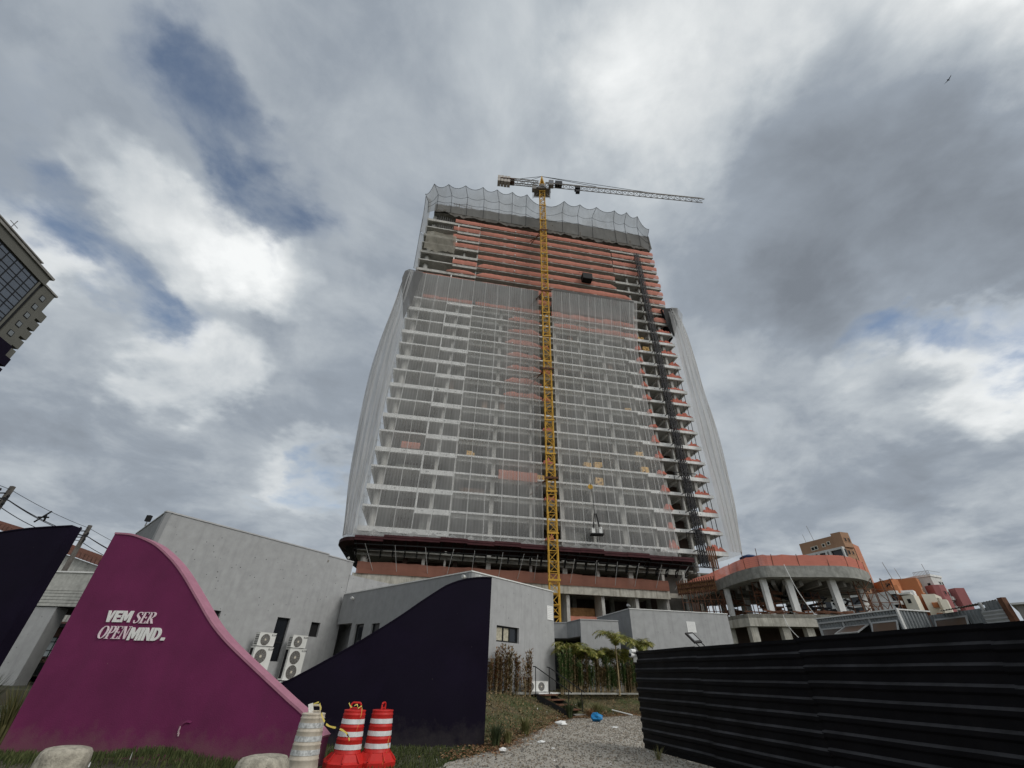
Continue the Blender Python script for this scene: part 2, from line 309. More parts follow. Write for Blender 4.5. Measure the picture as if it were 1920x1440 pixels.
# ------------------------------------------------------------------ mesh helpers
class MB:
    def __init__(s): s.v = []; s.f = []
    def add(s, vs, fs):
        o = len(s.v); s.v += [tuple(p) for p in vs]; s.f += [tuple(i + o for i in f) for f in fs]; return s
    def box(s, x0, x1, y0, y1, z0, z1):
        return s.add([(x0, y0, z0), (x1, y0, z0), (x1, y1, z0), (x0, y1, z0), (x0, y0, z1), (x1, y0, z1), (x1, y1, z1), (x0, y1, z1)],
                     [(0, 3, 2, 1), (4, 5, 6, 7), (0, 1, 5, 4), (1, 2, 6, 5), (2, 3, 7, 6), (3, 0, 4, 7)])
    def bar(s, p, q, w, h=None, n=4):
        p = Vector(p); q = Vector(q); d = q - p
        if d.length < 1e-6: return s
        d.normalize(); up = Vector((0, 0, 1)) if abs(d.z) < 0.95 else Vector((0, 1, 0))
        a = d.cross(up).normalized(); b = a.cross(d).normalized(); h = w if h is None else h
        ring = [(math.cos(2 * math.pi * (i + .5) / n), math.sin(2 * math.pi * (i + .5) / n)) for i in range(n)]
        k = 0.7071 if n == 4 else 0.5
        vs = [p + a * c * w * k + b * t * h * k for c, t in ring] + [q + a * c * w * k + b * t * h * k for c, t in ring]
        fs = [(i, (i + 1) % n, n + (i + 1) % n, n + i) for i in range(n)] + [tuple(range(n))[::-1], tuple(range(n, 2 * n))]
        return s.add(vs, fs)
    def path(s, pts, w, n=4):
        for a, b in zip(pts, pts[1:]): s.bar(a, b, w, n=n)
        return s
    def lathe(s, prof, n=24, c=(0, 0, 0), arc=1.0, wob=None):
        vs = []; fs = []
        for r, z in prof:
            for i in range(n):
                t = 2 * math.pi * i / n; rr = r * (wob(t, z) if wob else 1)
                vs.append((c[0] + rr * math.cos(t), c[1] + rr * math.sin(t), c[2] + z))
        for j in range(len(prof) - 1):
            for i in range(n):
                fs.append((j * n + i, j * n + (i + 1) % n, (j + 1) * n + (i + 1) % n, (j + 1) * n + i))
        fs.append(tuple(range(n))[::-1]); fs.append(tuple(range((len(prof) - 1) * n, len(prof) * n)))
        return s.add(vs, fs)
    def prism(s, poly, o, ex, ey, ed):
        """poly (a,b) in plane o + a*ex + b*ey, extruded by vector ed"""
        o = Vector(o); ex = Vector(ex); ey = Vector(ey); ed = Vector(ed); n = len(poly)
        f = [o + ex * a + ey * b for a, b in poly]; vs = f + [p + ed for p in f]
        fs = [tuple(range(n)), tuple(range(n, 2 * n))[::-1]] + [(i, n + i, n + (i + 1) % n, (i + 1) % n) for i in range(n)]
        return s.add(vs, fs)
    def wall(s, a, b, z0, z1, th=0.2, holes=()):
        """vertical wall between plan points a and b; thickness goes to the left of a->b; holes (s0,s1,z0,z1)"""
        a = Vector((a[0], a[1], 0)); b = Vector((b[0], b[1], 0)); t = (b - a); Ln = t.length; t.normalize(); n = Vector((-t.y, t.x, 0))
        xs = sorted({0, Ln} | {h[0] for h in holes} | {h[1] for h in holes}); zs = sorted({z0, z1} | {h[2] for h in holes} | {h[3] for h in holes})
        def inh(i, j):
            if i < 0 or j < 0 or i >= len(xs) - 1 or j >= len(zs) - 1: return True
            cx = (xs[i] + xs[i + 1]) / 2; cz = (zs[j] + zs[j + 1]) / 2
            return any(h[0] < cx < h[1] and h[2] < cz < h[3] for h in holes)
        P_ = lambda x, z, d: a + t * x + n * d + Vector((0, 0, z))
        for i in range(len(xs) - 1):
            for j in range(len(zs) - 1):
                if inh(i, j): continue
                x0, x1, y0, y1 = xs[i], xs[i + 1], zs[j], zs[j + 1]
                s.add([P_(x0, y0, 0), P_(x1, y0, 0), P_(x1, y1, 0), P_(x0, y1, 0)], [(0, 1, 2, 3)])
                s.add([P_(x0, y0, th), P_(x1, y0, th), P_(x1, y1, th), P_(x0, y1, th)], [(3, 2, 1, 0)])
                if inh(i - 1, j): s.add([P_(x0, y0, 0), P_(x0, y1, 0), P_(x0, y1, th), P_(x0, y0, th)], [(0, 1, 2, 3)])
                if inh(i + 1, j): s.add([P_(x1, y0, 0), P_(x1, y1, 0), P_(x1, y1, th), P_(x1, y0, th)], [(3, 2, 1, 0)])
                if inh(i, j - 1): s.add([P_(x0, y0, 0), P_(x1, y0, 0), P_(x1, y0, th), P_(x0, y0, th)], [(3, 2, 1, 0)])
                if inh(i, j + 1): s.add([P_(x0, y1, 0), P_(x1, y1, 0), P_(x1, y1, th), P_(x0, y1, th)], [(0, 1, 2, 3)])
        return s
    def grid(s, fn, nu, nv):
        vs = [fn(i / nu, j / nv) for j in range(nv + 1) for i in range(nu + 1)]
        fs = [(j * (nu + 1) + i, j * (nu + 1) + i + 1, (j + 1) * (nu + 1) + i + 1, (j + 1) * (nu + 1) + i) for j in range(nv) for i in range(nu)]
        return s.add(vs, fs)
    def build(s, name, m, parent=None, smooth=False, loc=None):
        me = bpy.data.meshes.new(name)
        off = Vector((0, 0, 0))
        if parent is not None and parent.get('_world'): off = Vector(parent['_off'])
        if loc is not None: off = Vector(loc)
        me.from_pydata([(x - off.x, y - off.y, z - off.z) for x, y, z in s.v], [], s.f)
        me.update()
        if smooth:
            for p_ in me.polygons: p_.use_smooth = True
        if m: me.materials.append(M[m] if isinstance(m, str) else m)
        o = bpy.data.objects.new(name, me); COL.objects.link(o)
        if parent is not None:
            o.parent = parent
            if parent.type == 'MESH' or '_off' in parent: o['_off'] = parent.get('_off', (0, 0, 0)); o['_world'] = parent.get('_world', 0)
        elif loc is not None: o.location = loc
        return o
ALL_THINGS = []
def thing(name, label, cat, loc=(0, 0, 0), rz=0.0, group=None, world=True):
    """Empty at the base; with world=True the parts are written in world coordinates"""
    o = bpy.data.objects.new(name, None); COL.objects.link(o); o.empty_display_size = 0.3
    o.location = loc; o.rotation_euler = (0, 0, rz)
    o['_world'] = 1 if world else 0; o['_off'] = tuple(loc) if world else (0, 0, 0)
    tag(o, label, cat, group); return o
def tag(o, label=None, cat=None, group=None, kind=None):
    if label: o['label'] = label
    if cat: o['category'] = cat
    if group: o['group'] = group
    if kind: o['kind'] = kind
    return o
def kids(o): return [c for c in bpy.data.objects if c.parent == o]
def copy_tree(o, parent=None):
    c = o.copy(); COL.objects.link(c)
    if parent is not None: c.parent = parent
    for ch in kids(o): copy_tree(ch, c)
    return c
def place_copy(src, loc, rz, label, sc=1.0):
    c = copy_tree(src); c.location = loc; c.rotation_euler = (0, 0, rz); c.scale = (sc, sc, sc); c['label'] = label; return c
def catmull(pts, n=6):
    out = []
    for i in range(len(pts) - 1):
        p0 = pts[max(i - 1, 0)]; p1 = pts[i]; p2 = pts[i + 1]; p3 = pts[min(i + 2, len(pts) - 1)]
        for k in range(n):
            t = k / n
            out.append(tuple(0.5 * (2 * b + (c - a) * t + (2 * a - 5 * b + 4 * c - d) * t * t + (-a + 3 * b - 3 * c + d) * t ** 3) for a, b, c, d in zip(p0, p1, p2, p3)))
    out.append(tuple(pts[-1])); return out
def hash1(x, y=0.0): 
    v = math.sin(x * 12.9898 + y * 78.233) * 43758.5453; return v - math.floor(v)
def sn(x, y=0.0):
    return 0.5 * math.sin(x * 1.7 + 1.3 * math.sin(y * 1.1 + x * .6)) + 0.3 * math.sin(x * 3.9 + y * 2.3 + 1.1) + 0.2 * math.sin(x * 8.3 - y * 5.1)

# ------------------------------------------------------------------ the ground
EDGE = [(-2.6, 7.5), (-1.9, 9.6), (-1.3, 11.7), (-1.0, 12.7), (-0.15, 14.6), (0.28, 15.7), (1.06, 18.6), (2.14, 22.1), (2.9, 24.3), (3.9, 24.9), (5.0, 26.2), (6.3, 27.3), (7.2, 27.9), (9.5, 28.6)]
BANK = [(-13, 16.6), (-8, 16.0), (-0.62, 15.6)] + EDGE[4:]
def seg_d(x, y, pl):
    best = 1e9
    for (x0, y0), (x1, y1) in zip(pl, pl[1:]):
        dx, dy = x1 - x0, y1 - y0; t = max(0, min(1, ((x - x0) * dx + (y - y0) * dy) / (dx * dx + dy * dy)))
        best = min(best, math.hypot(x - x0 - t * dx, y - y0 - t * dy))
    return best
def inside(x, y, poly):
    c = False; n = len(poly)
    for i in range(n):
        x0, y0 = poly[i]; x1, y1 = poly[(i + 1) % n]
        if (y0 > y) != (y1 > y) and x < (x1 - x0) * (y - y0) / (y1 - y0) + x0: c = not c
    return c
BPOLY = BANK + [(12, 32), (12, 60), (-30, 60), (-30, 16.6)]
def HB(x, y):
    if not inside(x, y, BPOLY): return -0.05
    d = seg_d(x, y, BANK) / 2.9; d = min(1, d)
    h = 0.9 * (1.15 * d - 0.15 * d * d) * (0.9 + 0.1 * d) + 0.03 * sn(x * 2.2, y * 2.1) * d
    ax, ay = x - 2.02, y - 26.15; s_ = ax * .914 - ay * .406; w_ = ax * .62 + ay * .78
    if -.1 < s_ < 2.1 and -.75 < w_ < .75: h = min(h, max(-.04, .62 - s_ * .42))
    return h
g = MB(); g.box(-2500, 2500, -2500, 2500, -1.0, 0.0)
tag(g.build('ground', 'ground'), kind='structure')
g = MB(); nx, ny = 130, 150; x0, x1, y0, y1 = -13.0, 12.5, 14.0, 34.0; idx = {}
for j in range(ny + 1):
    for i in range(nx + 1):
        x = x0 + (x1 - x0) * i / nx; y = y0 + (y1 - y0) * j / ny; idx[i, j] = len(g.v); g.v.append((x, y, HB(x, y)))
for j in range(ny):
    for i in range(nx):
        q = (idx[i, j], idx[i + 1, j], idx[i + 1, j + 1], idx[i, j + 1])
        if max(g.v[k][2] for k in q) > -0.04: g.f.append(q)
tag(g.build('embankment', 'soil', smooth=True), kind='structure')
g = MB(); g.box(-60, 60, 34.0, 62, 0.0, 0.88); tag(g.build('terrace', 'ground'), kind='structure')
g = MB(); g.box(-60, -13.0, 24.0, 34.0, 0.0, 0.55); tag(g.build('forecourt', 'ground'), kind='structure')
GP = EDGE + [(9.5, 12), (9.5, -3), (-2.6, -3)]
g = MB(); idx = {}; nx, ny = 90, 240; x0, x1, y0, y1 = -2.8, 9.6, -3.0, 29.0
def gz(x, y): return 0.02 + 0.018 * sn(x * 1.3, y * 1.1) + 0.012 * sn(x * 4.1 + 3, y * 3.7) + 0.05 * math.exp(-((y - 25) / 3.5) ** 2)
for j in range(ny + 1):
    for i in range(nx + 1):
        x = x0 + (x1 - x0) * i / nx; y = y0 + (y1 - y0) * j / ny
        w = 0.12 * sn(x * 3, y * 3)
        idx[i, j] = len(g.v); g.v.append((x, y, gz(x, y) if inside(x + w, y + w, GP) else -0.02))
for j in range(ny):
    for i in range(nx):
        q = (idx[i, j], idx[i + 1, j], idx[i + 1, j + 1], idx[i, j + 1])
        if sum(g.v[k][2] > 0 for k in q) >= 2: g.f.append(q)
tag(g.build('gravel', 'gravel', smooth=True), kind='structure')
g = MB(); rr = random.Random(3); n = 0
while n < 22000:
    y = 9.0 + 19 * rr.random() ** 0.8; x = -2.8 + 11.5 * rr.random()
    if not inside(x, y, GP) or seg_d(x, y, EDGE) < 0.05: continue
    n += 1; s_ = rr.uniform(.011, .034) * (1 + 0.6 * (rr.random() < .06)); a = rr.random() * 6.28; zz = gz(x, y)
    c, t = math.cos(a) * s_, math.sin(a) * s_; f = rr.uniform(.5, .9); h = s_ * rr.uniform(.5, .9)
    g.add([(x + c, y + t, zz), (x - t * f, y + c * f, zz), (x - c, y - t, zz), (x + t * f, y - c * f, zz), (x + c * .2, y + t * .1, zz + h)], [(0, 1, 4), (1, 2, 4), (2, 3, 4), (3, 0, 4)])
tag(g.build('gravel_stones', 'pebble'), kind='stuff')

def blades(rg, pts, hmin, hmax, w, lean=0.4):
    g = MB()
    for (x, y, z) in pts:
        a = rg.random() * 6.28; h = rg.uniform(hmin, hmax); l = rg.uniform(0, lean) * h; c, t = math.cos(a), math.sin(a)
        ww = w * rg.uniform(.6, 1.3); px, py = -t * ww / 2, c * ww / 2
        g.add([(x - px, y - py, z), (x + px, y + py, z), (x + c * l * .4 + px * .7, y + t * l * .4 + py * .7, z + h * .6), (x + c * l, y + t * l, z + h), (x + c * l * .4 - px * .7, y + t * l * .4 - py * .7, z + h * .6)], [(0, 1, 2, 4), (4, 2, 3)])
    return g
rr = random.Random(5)
pts = []
while len(pts) < 9000:
    x = rr.uniform(-6.0, -0.2); y = rr.uniform(9.0, 15.2)
    if inside(x, y, GP) or (y > 11.0 + 0.0 * x and x < -3.4 and y < 12.4): continue
    if y > 14.35 + 0.15 * x + 0.55: continue
    pts.append((x, y, 0))
tag(blades(rr, pts, .03, .09, .02).build('lawn_grass', 'grass'), kind='stuff')
pts = []
while len(pts) < 7000:
    x = rr.uniform(-13.5, -3.9); y = 11.75 - 0.09 * (x + 9.9) - 0.05 - abs(rr.gauss(0, .5)) - 0.0
    if x < -11 and rr.random() < .5: y += rr.uniform(0, 5)
    pts.append((x, y, 0.16 * math.exp(-((x + 6.9) / 1.1) ** 2) * math.exp(-((y - 11.2) / .7) ** 2)))
tag(blades(rr, pts, .04, .15, .022).build('wall_foot_grass', 'grass'), kind='stuff')
g = MB(); n = 0
while n < 20000:
    x = rr.uniform(-5, 9.5); y = rr.uniform(14.8, 31)
    d = seg_d(x, y, BANK)
    if not inside(x, y, BPOLY) or d < .05: continue
    n += 1; z = HB(x, y); s_ = rr.uniform(.03, .085); a = rr.random() * 6.28; b = rr.uniform(.2, 1.4)
    c, t = math.cos(a), math.sin(a); h = s_ * math.sin(b); l = s_ * math.cos(b); w_ = s_ * .35; zz = z + rr.uniform(0, .08)
    g.add([(x, y, zz), (x + c * l * .5 - t * w_, y + t * l * .5 + c * w_, zz + h * .5), (x + c * l, y + t * l, zz + h), (x + c * l * .5 + t * w_, y + t * l * .5 - c * w_, zz + h * .5)], [(0, 1, 2, 3)])
tag(g.build('bank_ground_cover', 'cover'), kind='stuff')
g = MB(); n = 0
while n < 5200:
    k = rr.random(); i = min(len(EDGE) - 2, 3 + int(rr.random() * (len(EDGE) - 4))); t_ = rr.random()
    x = EDGE[i][0] * (1 - t_) + EDGE[i + 1][0] * t_ + rr.gauss(-.12, .30); y = EDGE[i][1] * (1 - t_) + EDGE[i + 1][1] * t_ + rr.gauss(.1, .3)
    n += 1; z = max(HB(x, y), gz(x, y)) + rr.uniform(0.01, .05); s_ = rr.uniform(.025, .06); a = rr.random() * 6.28; c, t = math.cos(a) * s_, math.sin(a) * s_
    g.add([(x + c, y + t, z + rr.uniform(0, .03)), (x - t * .5, y + c * .5, z + rr.uniform(0, .03)), (x - c, y - t, z), (x + t * .5, y - c * .5, z + .01)], [(0, 1, 2, 3)])
tag(g.build('fallen_leaves', 'litterleaf'), kind='stuff')

# ------------------------------------------------------------------ wave walls
def wave_wall(name, label, cat, a, tdir, curve, endz, m, capm, th, capw=0.0, capt=0.05, over=0.05, z0=-0.05):
    """curve: (s, z) top outline from one end to the other"""
    T = Vector((tdir[0], tdir[1], 0)).normalized(); Nn = Vector((-T.y, T.x, 0)); a = Vector((a[0], a[1], 0))
    r = thing(name, label, cat, a)
    cv = catmull(curve, 6)
    poly = [(cv[0][0], z0)] + cv + [(cv[-1][0], z0)]
    MB().prism(poly[::-1], a, T, (0, 0, 1), Nn * th).build('wall_body', m, r)
    cb = MB(); vs = []; nrm = []
    for i, (s_, z) in enumerate(cv):
        p0 = cv[max(0, i - 1)]; p1 = cv[min(len(cv) - 1, i + 1)]; d = math.hypot(p1[0] - p0[0], p1[1] - p0[1]) or 1
        nrm.append((-(p1[1] - p0[1]) / d * (1 if p1[0] > p0[0] else -1), abs(p1[0] - p0[0]) / d))
    for (s_, z), (nx_, nz_) in zip(cv, nrm):
        for off, dd in ((0.003, -over), (capt, -over), (capt, th + over), (0.003, th + over)):
            q = a + T * (s_ + nx_ * off) + Vector((0, 0, z + nz_ * off)) + Nn * dd; vs.append(tuple(q))
    n = len(cv); fs = []
    for i in range(n - 1):
        for k in range(4): fs.append((4 * i + k, 4 * i + (k + 1) % 4, 4 * i + 4 + (k + 1) % 4, 4 * i + 4 + k))
    fs += [(0, 1, 2, 3), (4 * n - 1, 4 * n - 2, 4 * n - 3, 4 * n - 4)]
    cb.add(vs, fs); cb.build('cap', capm, r)
    return r, a, T, Nn
PC = [(-.80, 4.57), (-.26, 4.53), (.29, 4.37), (.68, 4.2), (1.23, 3.87), (1.7, 3.52), (2.3, 3.01), (2.9, 2.5), (3.44, 2.13), (4.04, 1.78), (4.68, 1.42), (5.29, 1.08), (5.71, .85), (6.22, .50)]
PC = [(s_, z - .05) for s_, z in PC]
pw, pa, pT, pN = wave_wall('wave_wall', 'magenta wave-shaped wall with white lettering, sloping down to the drums', 'wall', (-9.9, 11.9), (6.3, -.57), PC, .5, 'pink', 'pink_cap', 0.34, over=0.02)
def LP(s_, z, d=0.0): return pa + pT * s_ + Vector((0, 0, z)) - pN * d
# lettering, drawn glyph by glyph
SANS = {
 'V': [[(0, 1), (.25, 1), (.40, .36), (.55, 1), (.80, 1), (.53, 0), (.26, 0)]],
 'E': [[(0, 0), (0, 1), (.72, 1), (.72, .77), (.30, .77), (.30, .615), (.66, .615), (.66, .40), (.30, .40), (.30, .23), (.74, .23), (.74, 0)]],
 'M': [[(0, 0), (0, 1), (.30, 1), (.50, .52), (.70, 1), (1.0, 1), (1.0, 0), (.77, 0), (.77, .62), (.58, .14), (.42, .14), (.23, .62), (.23, 0)]],
 'I': [[(0, 0), (0, 1), (.25, 1), (.25, 0)]],
 'N': [[(0, 0), (0, 1), (.25, 1), (.58, .42), (.58, 1), (.81, 1), (.81, 0), (.58, 0), (.23, .60), (.23, 0)]],
 '.': [[(0, 0), (0, .2), (.2, .2), (.2, 0)]],
}
def stroke(pts, ws):
    L_ = []; R_ = []
    for i, (x, y) in enumerate(pts):
        x0, y0 = pts[max(0, i - 1)]; x1, y1 = pts[min(len(pts) - 1, i + 1)]; d = math.hypot(x1 - x0, y1 - y0) or 1
        nx_, ny_ = -(y1 - y0) / d * ws[i] / 2, (x1 - x0) / d * ws[i] / 2
        L_.append((x + nx_, y + ny_)); R_.append((x - nx_, y - ny_))
    return [[L_[i], R_[i], R_[i + 1], L_[i + 1]] for i in range(len(pts) - 1)]
def arc(cx, cy, rx, ry, a0, a1, n, wf):
    ps = [(cx + rx * math.cos(R(a0 + (a1 - a0) * i / n)), cy + ry * math.sin(R(a0 + (a1 - a0) * i / n))) for i in range(n + 1)]
    return stroke(ps, [wf(R(a0 + (a1 - a0) * i / n)) for i in range(n + 1)])
th_ = .055; tk = .15
def ww(a): return th_ + (tk - th_) * abs(math.cos(a)) ** 1.5
def rect(x0, y0, x1, y1): return [[(x0, y0), (x1, y0), (x1, y1), (x0, y1)]]
def serif(x, y, w): return rect(x - w / 2, y - .022, x + w / 2, y + .022)
SANS_D = rect(0, 0, .25, 1) + arc(.34, .5, .33, .40, 90, -90, 10, lambda a: .20 + .06 * abs(math.cos(a))) + rect(.25, 0, .36, .20) + rect(.25, .80, .36, 1)
SER = {
 'S': stroke(catmull([(.50, .74), (.46, .92), (.30, .975), (.12, .89), (.11, .70), (.28, .55), (.44, .40), (.45, .18), (.28, .03), (.10, .06), (.03, .27)], 3), [th_ + .09 * math.exp(-((i / 30 - .5) / .2) ** 2) for i in range(31)]),
 'E': rect(.10, 0, .23, 1) + rect(.02, 0, .56, .045) + rect(.02, .955, .54, 1) + rect(.23, .49, .44, .535) + rect(.53, 0, .57, .22) + rect(.50, .80, .54, 1) + rect(.42, .42, .455, .60),
 'R': rect(.10, 0, .23, 1) + serif(.16, .022, .30) + rect(.02, .955, .35, 1) + rect(.2, .47, .35, .515) + arc(.34, .735, .20, .24, 90, -90, 8, ww) + stroke([(.32, .49), (.45, .25), (.60, .02)], [.12, .12, .13]) + serif(.62, .022, .16),
 'O': arc(.38, .5, .30, .475, 0, 360, 24, ww),
 'P': rect(.10, 0, .23, 1) + serif(.16, .022, .30) + rect(.02, .955, .35, 1) + rect(.2, .43, .35, .475) + arc(.34, .715, .20, .26, 90, -90, 8, ww),
 'N': rect(.10, 0, .145, 1) + rect(.60, 0, .645, 1) + [[(.10, 1), (.25, 1), (.645, 0), (.54, 0)]] + serif(.12, .022, .24) + serif(.62, .978, .24) + serif(.12, .978, .16),
}
ADV = {'V': .84, 'E': .78, 'M': 1.09, 'I': .34, 'N': .90, 'D': .84}
ADS = {'S': .56, 'E': .60, 'R': .70, 'O': .74, 'P': .58, 'N': .74}
def word(txt, s0, s1, z0, z1, sans, m, lean):
    A_ = ADV if sans else ADS; tot = sum(A_[c] for c in txt); k = (s1 - s0) / tot; H_ = z1 - z0; g = MB(); x = 0
    for c in txt:
        polys = (SANS_D if c == 'D' else SANS[c]) if sans else SER[c]
        for pl in polys:
            P_ = [(s0 + (x + a) * k + lean * b * H_, z0 + b * H_) for a, b in pl]
            area = sum(P_[i][0] * P_[(i + 1) % len(P_)][1] - P_[(i + 1) % len(P_)][0] * P_[i][1] for i in range(len(P_)))
            if area < 0: P_ = P_[::-1]
            g.prism(P_, LP(0, 0, .028), pT, (0, 0, 1), pN * .024)
        x += A_[c]
    o = g.build('lettering', m, pw); return o
word('VEM', .17, .85, 2.445, 2.69, True, 'letter', 0.0)
word('SER', .92, 1.44, 2.43, 2.67, False, 'letter_pink', .14)
word('OPEN', .17, .93, 2.10, 2.365, False, 'letter_pink', .14)
word('MIND', .97, 1.78, 2.08, 2.345, True, 'letter', 0.02)
g = MB(); g.prism([(1.83, 2.09), (1.91, 2.09), (1.915, 2.15), (1.84, 2.15)], LP(0, 0, .045), pT, (0, 0, 1), pN * .04); g.build('lettering', 'letter', pw)
# the broken patch low on the wall
g = MB(); c0 = LP(3.22, .50, .004)
for i in range(9):
    a0 = R(60 + i * 18); a1 = R(60 + (i + 1) * 18)
    for r0, r1, d0, d1 in ((.12, .145, -.0, .018), (.145, .19, .018, 0.0)):
        vs = [c0 + pT * (math.cos(a) * r * .9) + Vector((0, 0, math.sin(a) * r * .85)) - pN * d for a, r, d in ((a0, r0, d0), (a1, r0, d0), (a1, r1, d1), (a0, r1, d1))]
        g.add(vs, [(0, 1, 2, 3)])
g.build('chipped_rim', 'pink', pw)
g = MB()
for i in range(4):
    a0 = R(165 + i * 18); q = c0 + pT * (math.cos(a0) * .13) + Vector((0, 0, math.sin(a0) * .12)) - pN * .020
    g.prism([(-.012, -.03), (.014, -.03), (.01, .025), (-.01, .03)], q, pT, (0, 0, 1), pN * .01)
g.build('bare_plaster', 'pink_raw', pw, )
# middle wall: s runs left to right
MC = [(-8.6, .35), (-7.6, .62), (-6.6, 1.02), (-5.57, 1.31), (-5.17, 1.50), (-4.7, 1.76), (-4.07, 2.13), (-3.42, 2.54), (-2.73, 3.0), (-2.16, 3.42), (-1.7, 3.74), (-1.38, 3.94), (-.9, 4.12), (-.39, 4.21), (0, 4.22)]
MC = [(s_, z - .04) for s_, z in MC]
wave_wall('wave_wall', 'dark navy wave-shaped wall rising to its peak in the middle, behind the red drums', 'wall', (-.48, 14.9), (1, .15), MC, 4, 'navy', 'navy', 0.35, over=0.02, capt=0.04)
LC = [(-7.5, 1.6), (-6.6, 2.2), (-5.6, 3.0), (-4.4, 3.9), (-3.2, 4.42), (-2.1, 4.70), (-1.2, 4.88), (0, 5.0)]
wave_wall('wave_wall', 'dark navy wave-shaped wall at the left edge, left of the magenta wall', 'wall', (-13.0, 13.0), (1, .02), [(s_, z - .04) for s_, z in LC], 4, 'navy', 'navy', 0.35, over=0.02, capt=0.04)

# ------------------------------------------------------------------ showroom building
L0, LCn, LS, L1 = (-22.8, 26.95), (-17.77, 22.19), (-12.33, 31.0), (-11.40, 32.52)
M0_, MN, N1 = (-11.23, 32.58), (-1.79, 23.41), (2.92, 29.02)
def frame(a, b):
    a = Vector((a[0], a[1], 0)); t = Vector((b[0], b[1], 0)) - a; Ln = t.length; t.normalize(); return a, t, Vector((-t.y, t.x, 0)), Ln
def window(par, a, b, s0, s1, z0, z1, dep=.10, bars=(), hb=(), fm='black_metal', gm='glass', fw=.05):
    A, t, n, _ = frame(a, b)
    f = MB(); P_ = lambda s_, z, d: A + t * s_ + n * d + Vector((0, 0, z))
    def bar3(sa, sb, za, zb):
        v = [P_(sa, za, dep), P_(sb, za, dep), P_(sb, zb, dep), P_(sa, zb, dep), P_(sa, za, dep + .05), P_(sb, za, dep + .05), P_(sb, zb, dep + .05), P_(sa, zb, dep + .05)]
        f.add(v, [(0, 1, 2, 3), (7, 6, 5, 4), (0, 4, 5, 1), (1, 5, 6, 2), (2, 6, 7, 3), (3, 7, 4, 0)])
    bar3(s0, s0 + fw, z0, z1); bar3(s1 - fw, s1, z0, z1); bar3(s0 + fw, s1 - fw, z0, z0 + fw); bar3(s0 + fw, s1 - fw, z1 - fw, z1)
    for x in bars: bar3(s0 + (s1 - s0) * x - fw / 2, s0 + (s1 - s0) * x + fw / 2, z0 + fw, z1 - fw)
    for x in hb: bar3(s0 + fw, s1 - fw, z0 + (z1 - z0) * x - fw / 2, z0 + (z1 - z0) * x + fw / 2)
    w_ = f.build('window', fm, par)
    q = MB().add([P_(s0 + .02, z0 + .02, dep + .03), P_(s1 - .02, z0 + .02, dep + .03), P_(s1 - .02, z1 - .02, dep + .03), P_(s0 + .02, z1 - .02, dep + .03)], [(0, 1, 2, 3)])
    q.build('pane', gm, w_)
    return w_
def coping(par, pts, z, m, over=.04, w=.28, h=.05):
    g = MB()
    for p, q in zip(pts, pts[1:]):
        A, t, n, Ln = frame(p, q)
        P_ = lambda s_, z_, d: A + t * s_ + n * d + Vector((0, 0, z_))
        s0_, s1_ = -.02, Ln + .02
        v = [P_(s0_, z, -over), P_(s1_, z, -over), P_(s1_, z, w), P_(s0_, z, w), P_(s0_, z + h, -over), P_(s1_, z + h, -over), P_(s1_, z + h, w), P_(s0_, z + h, w)]
        g.add(v, [(0, 3, 2, 1), (4, 5, 6, 7), (0, 1, 5, 4), (1, 2, 6, 5), (2, 3, 7, 6), (3, 0, 4, 7)])
    return g.build('coping', m, par)
b = thing('showroom_building', 'grey rendered single-storey building of tall angled volumes behind the wave walls', 'building', (-6, 28, 0))
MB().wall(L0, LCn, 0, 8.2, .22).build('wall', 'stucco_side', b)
MB().wall(LCn, LS, 0, 8.2, .22, holes=[(7.94, 8.80, 1.96, 4.17), (4.02, 4.55, 3.3, 4.12)]).build('wall', 'stucco', b)
A_, t_, n_, _ = frame(LS, L1); LSb = (LS[0] + n_.x * .14, LS[1] + n_.y * .14); L1b = (L1[0] + n_.x * .14 + t_.x * .55, L1[1] + n_.y * .14 + t_.y * .55)
MB().wall(LSb, L1b, 0, 8.15, .22, holes=[(.02, .78, 3.34, 4.14)]).build('wall', 'stucco', b)
window(b, LCn, LS, 7.94, 8.80, 1.96, 4.17, .14, hb=(.42,))
window(b, LCn, LS, 4.02, 4.55, 3.3, 4.12, .14)
window(b, LSb, L1b, .02, .78, 3.34, 4.14, .14, fm='dark', gm='dark')
coping(b, [L0, LCn, LS], 8.2, 'coping', h=.07); coping(b, [LSb, L1b], 8.15, 'coping', h=.07)
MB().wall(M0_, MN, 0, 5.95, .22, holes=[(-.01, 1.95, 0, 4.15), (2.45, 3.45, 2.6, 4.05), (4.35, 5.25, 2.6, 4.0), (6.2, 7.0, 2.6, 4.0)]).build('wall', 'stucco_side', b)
window(b, M0_, MN, 2.45, 3.45, 2.6, 4.05, .12); window(b, M0_, MN, 4.35, 5.25, 2.6, 4.0, .12); window(b, M0_, MN, 6.2, 7.0, 2.6, 4.0, .12)
A_, t_, n_, _ = frame(M0_, MN)
ra = A_ + n_ * 1.3 - t_ * 4.6; rb = A_ + t_ * 1.95 + n_ * 1.3
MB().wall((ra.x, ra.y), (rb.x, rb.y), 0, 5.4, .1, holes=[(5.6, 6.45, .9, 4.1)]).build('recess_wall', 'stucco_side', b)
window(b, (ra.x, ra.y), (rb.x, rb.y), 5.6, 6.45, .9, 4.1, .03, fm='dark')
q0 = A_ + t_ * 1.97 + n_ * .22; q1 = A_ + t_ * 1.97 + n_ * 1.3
MB().wall((q0.x, q0.y), (q1.x, q1.y), 0, 4.3, .1).build('recess_wall', 'stucco_side', b)
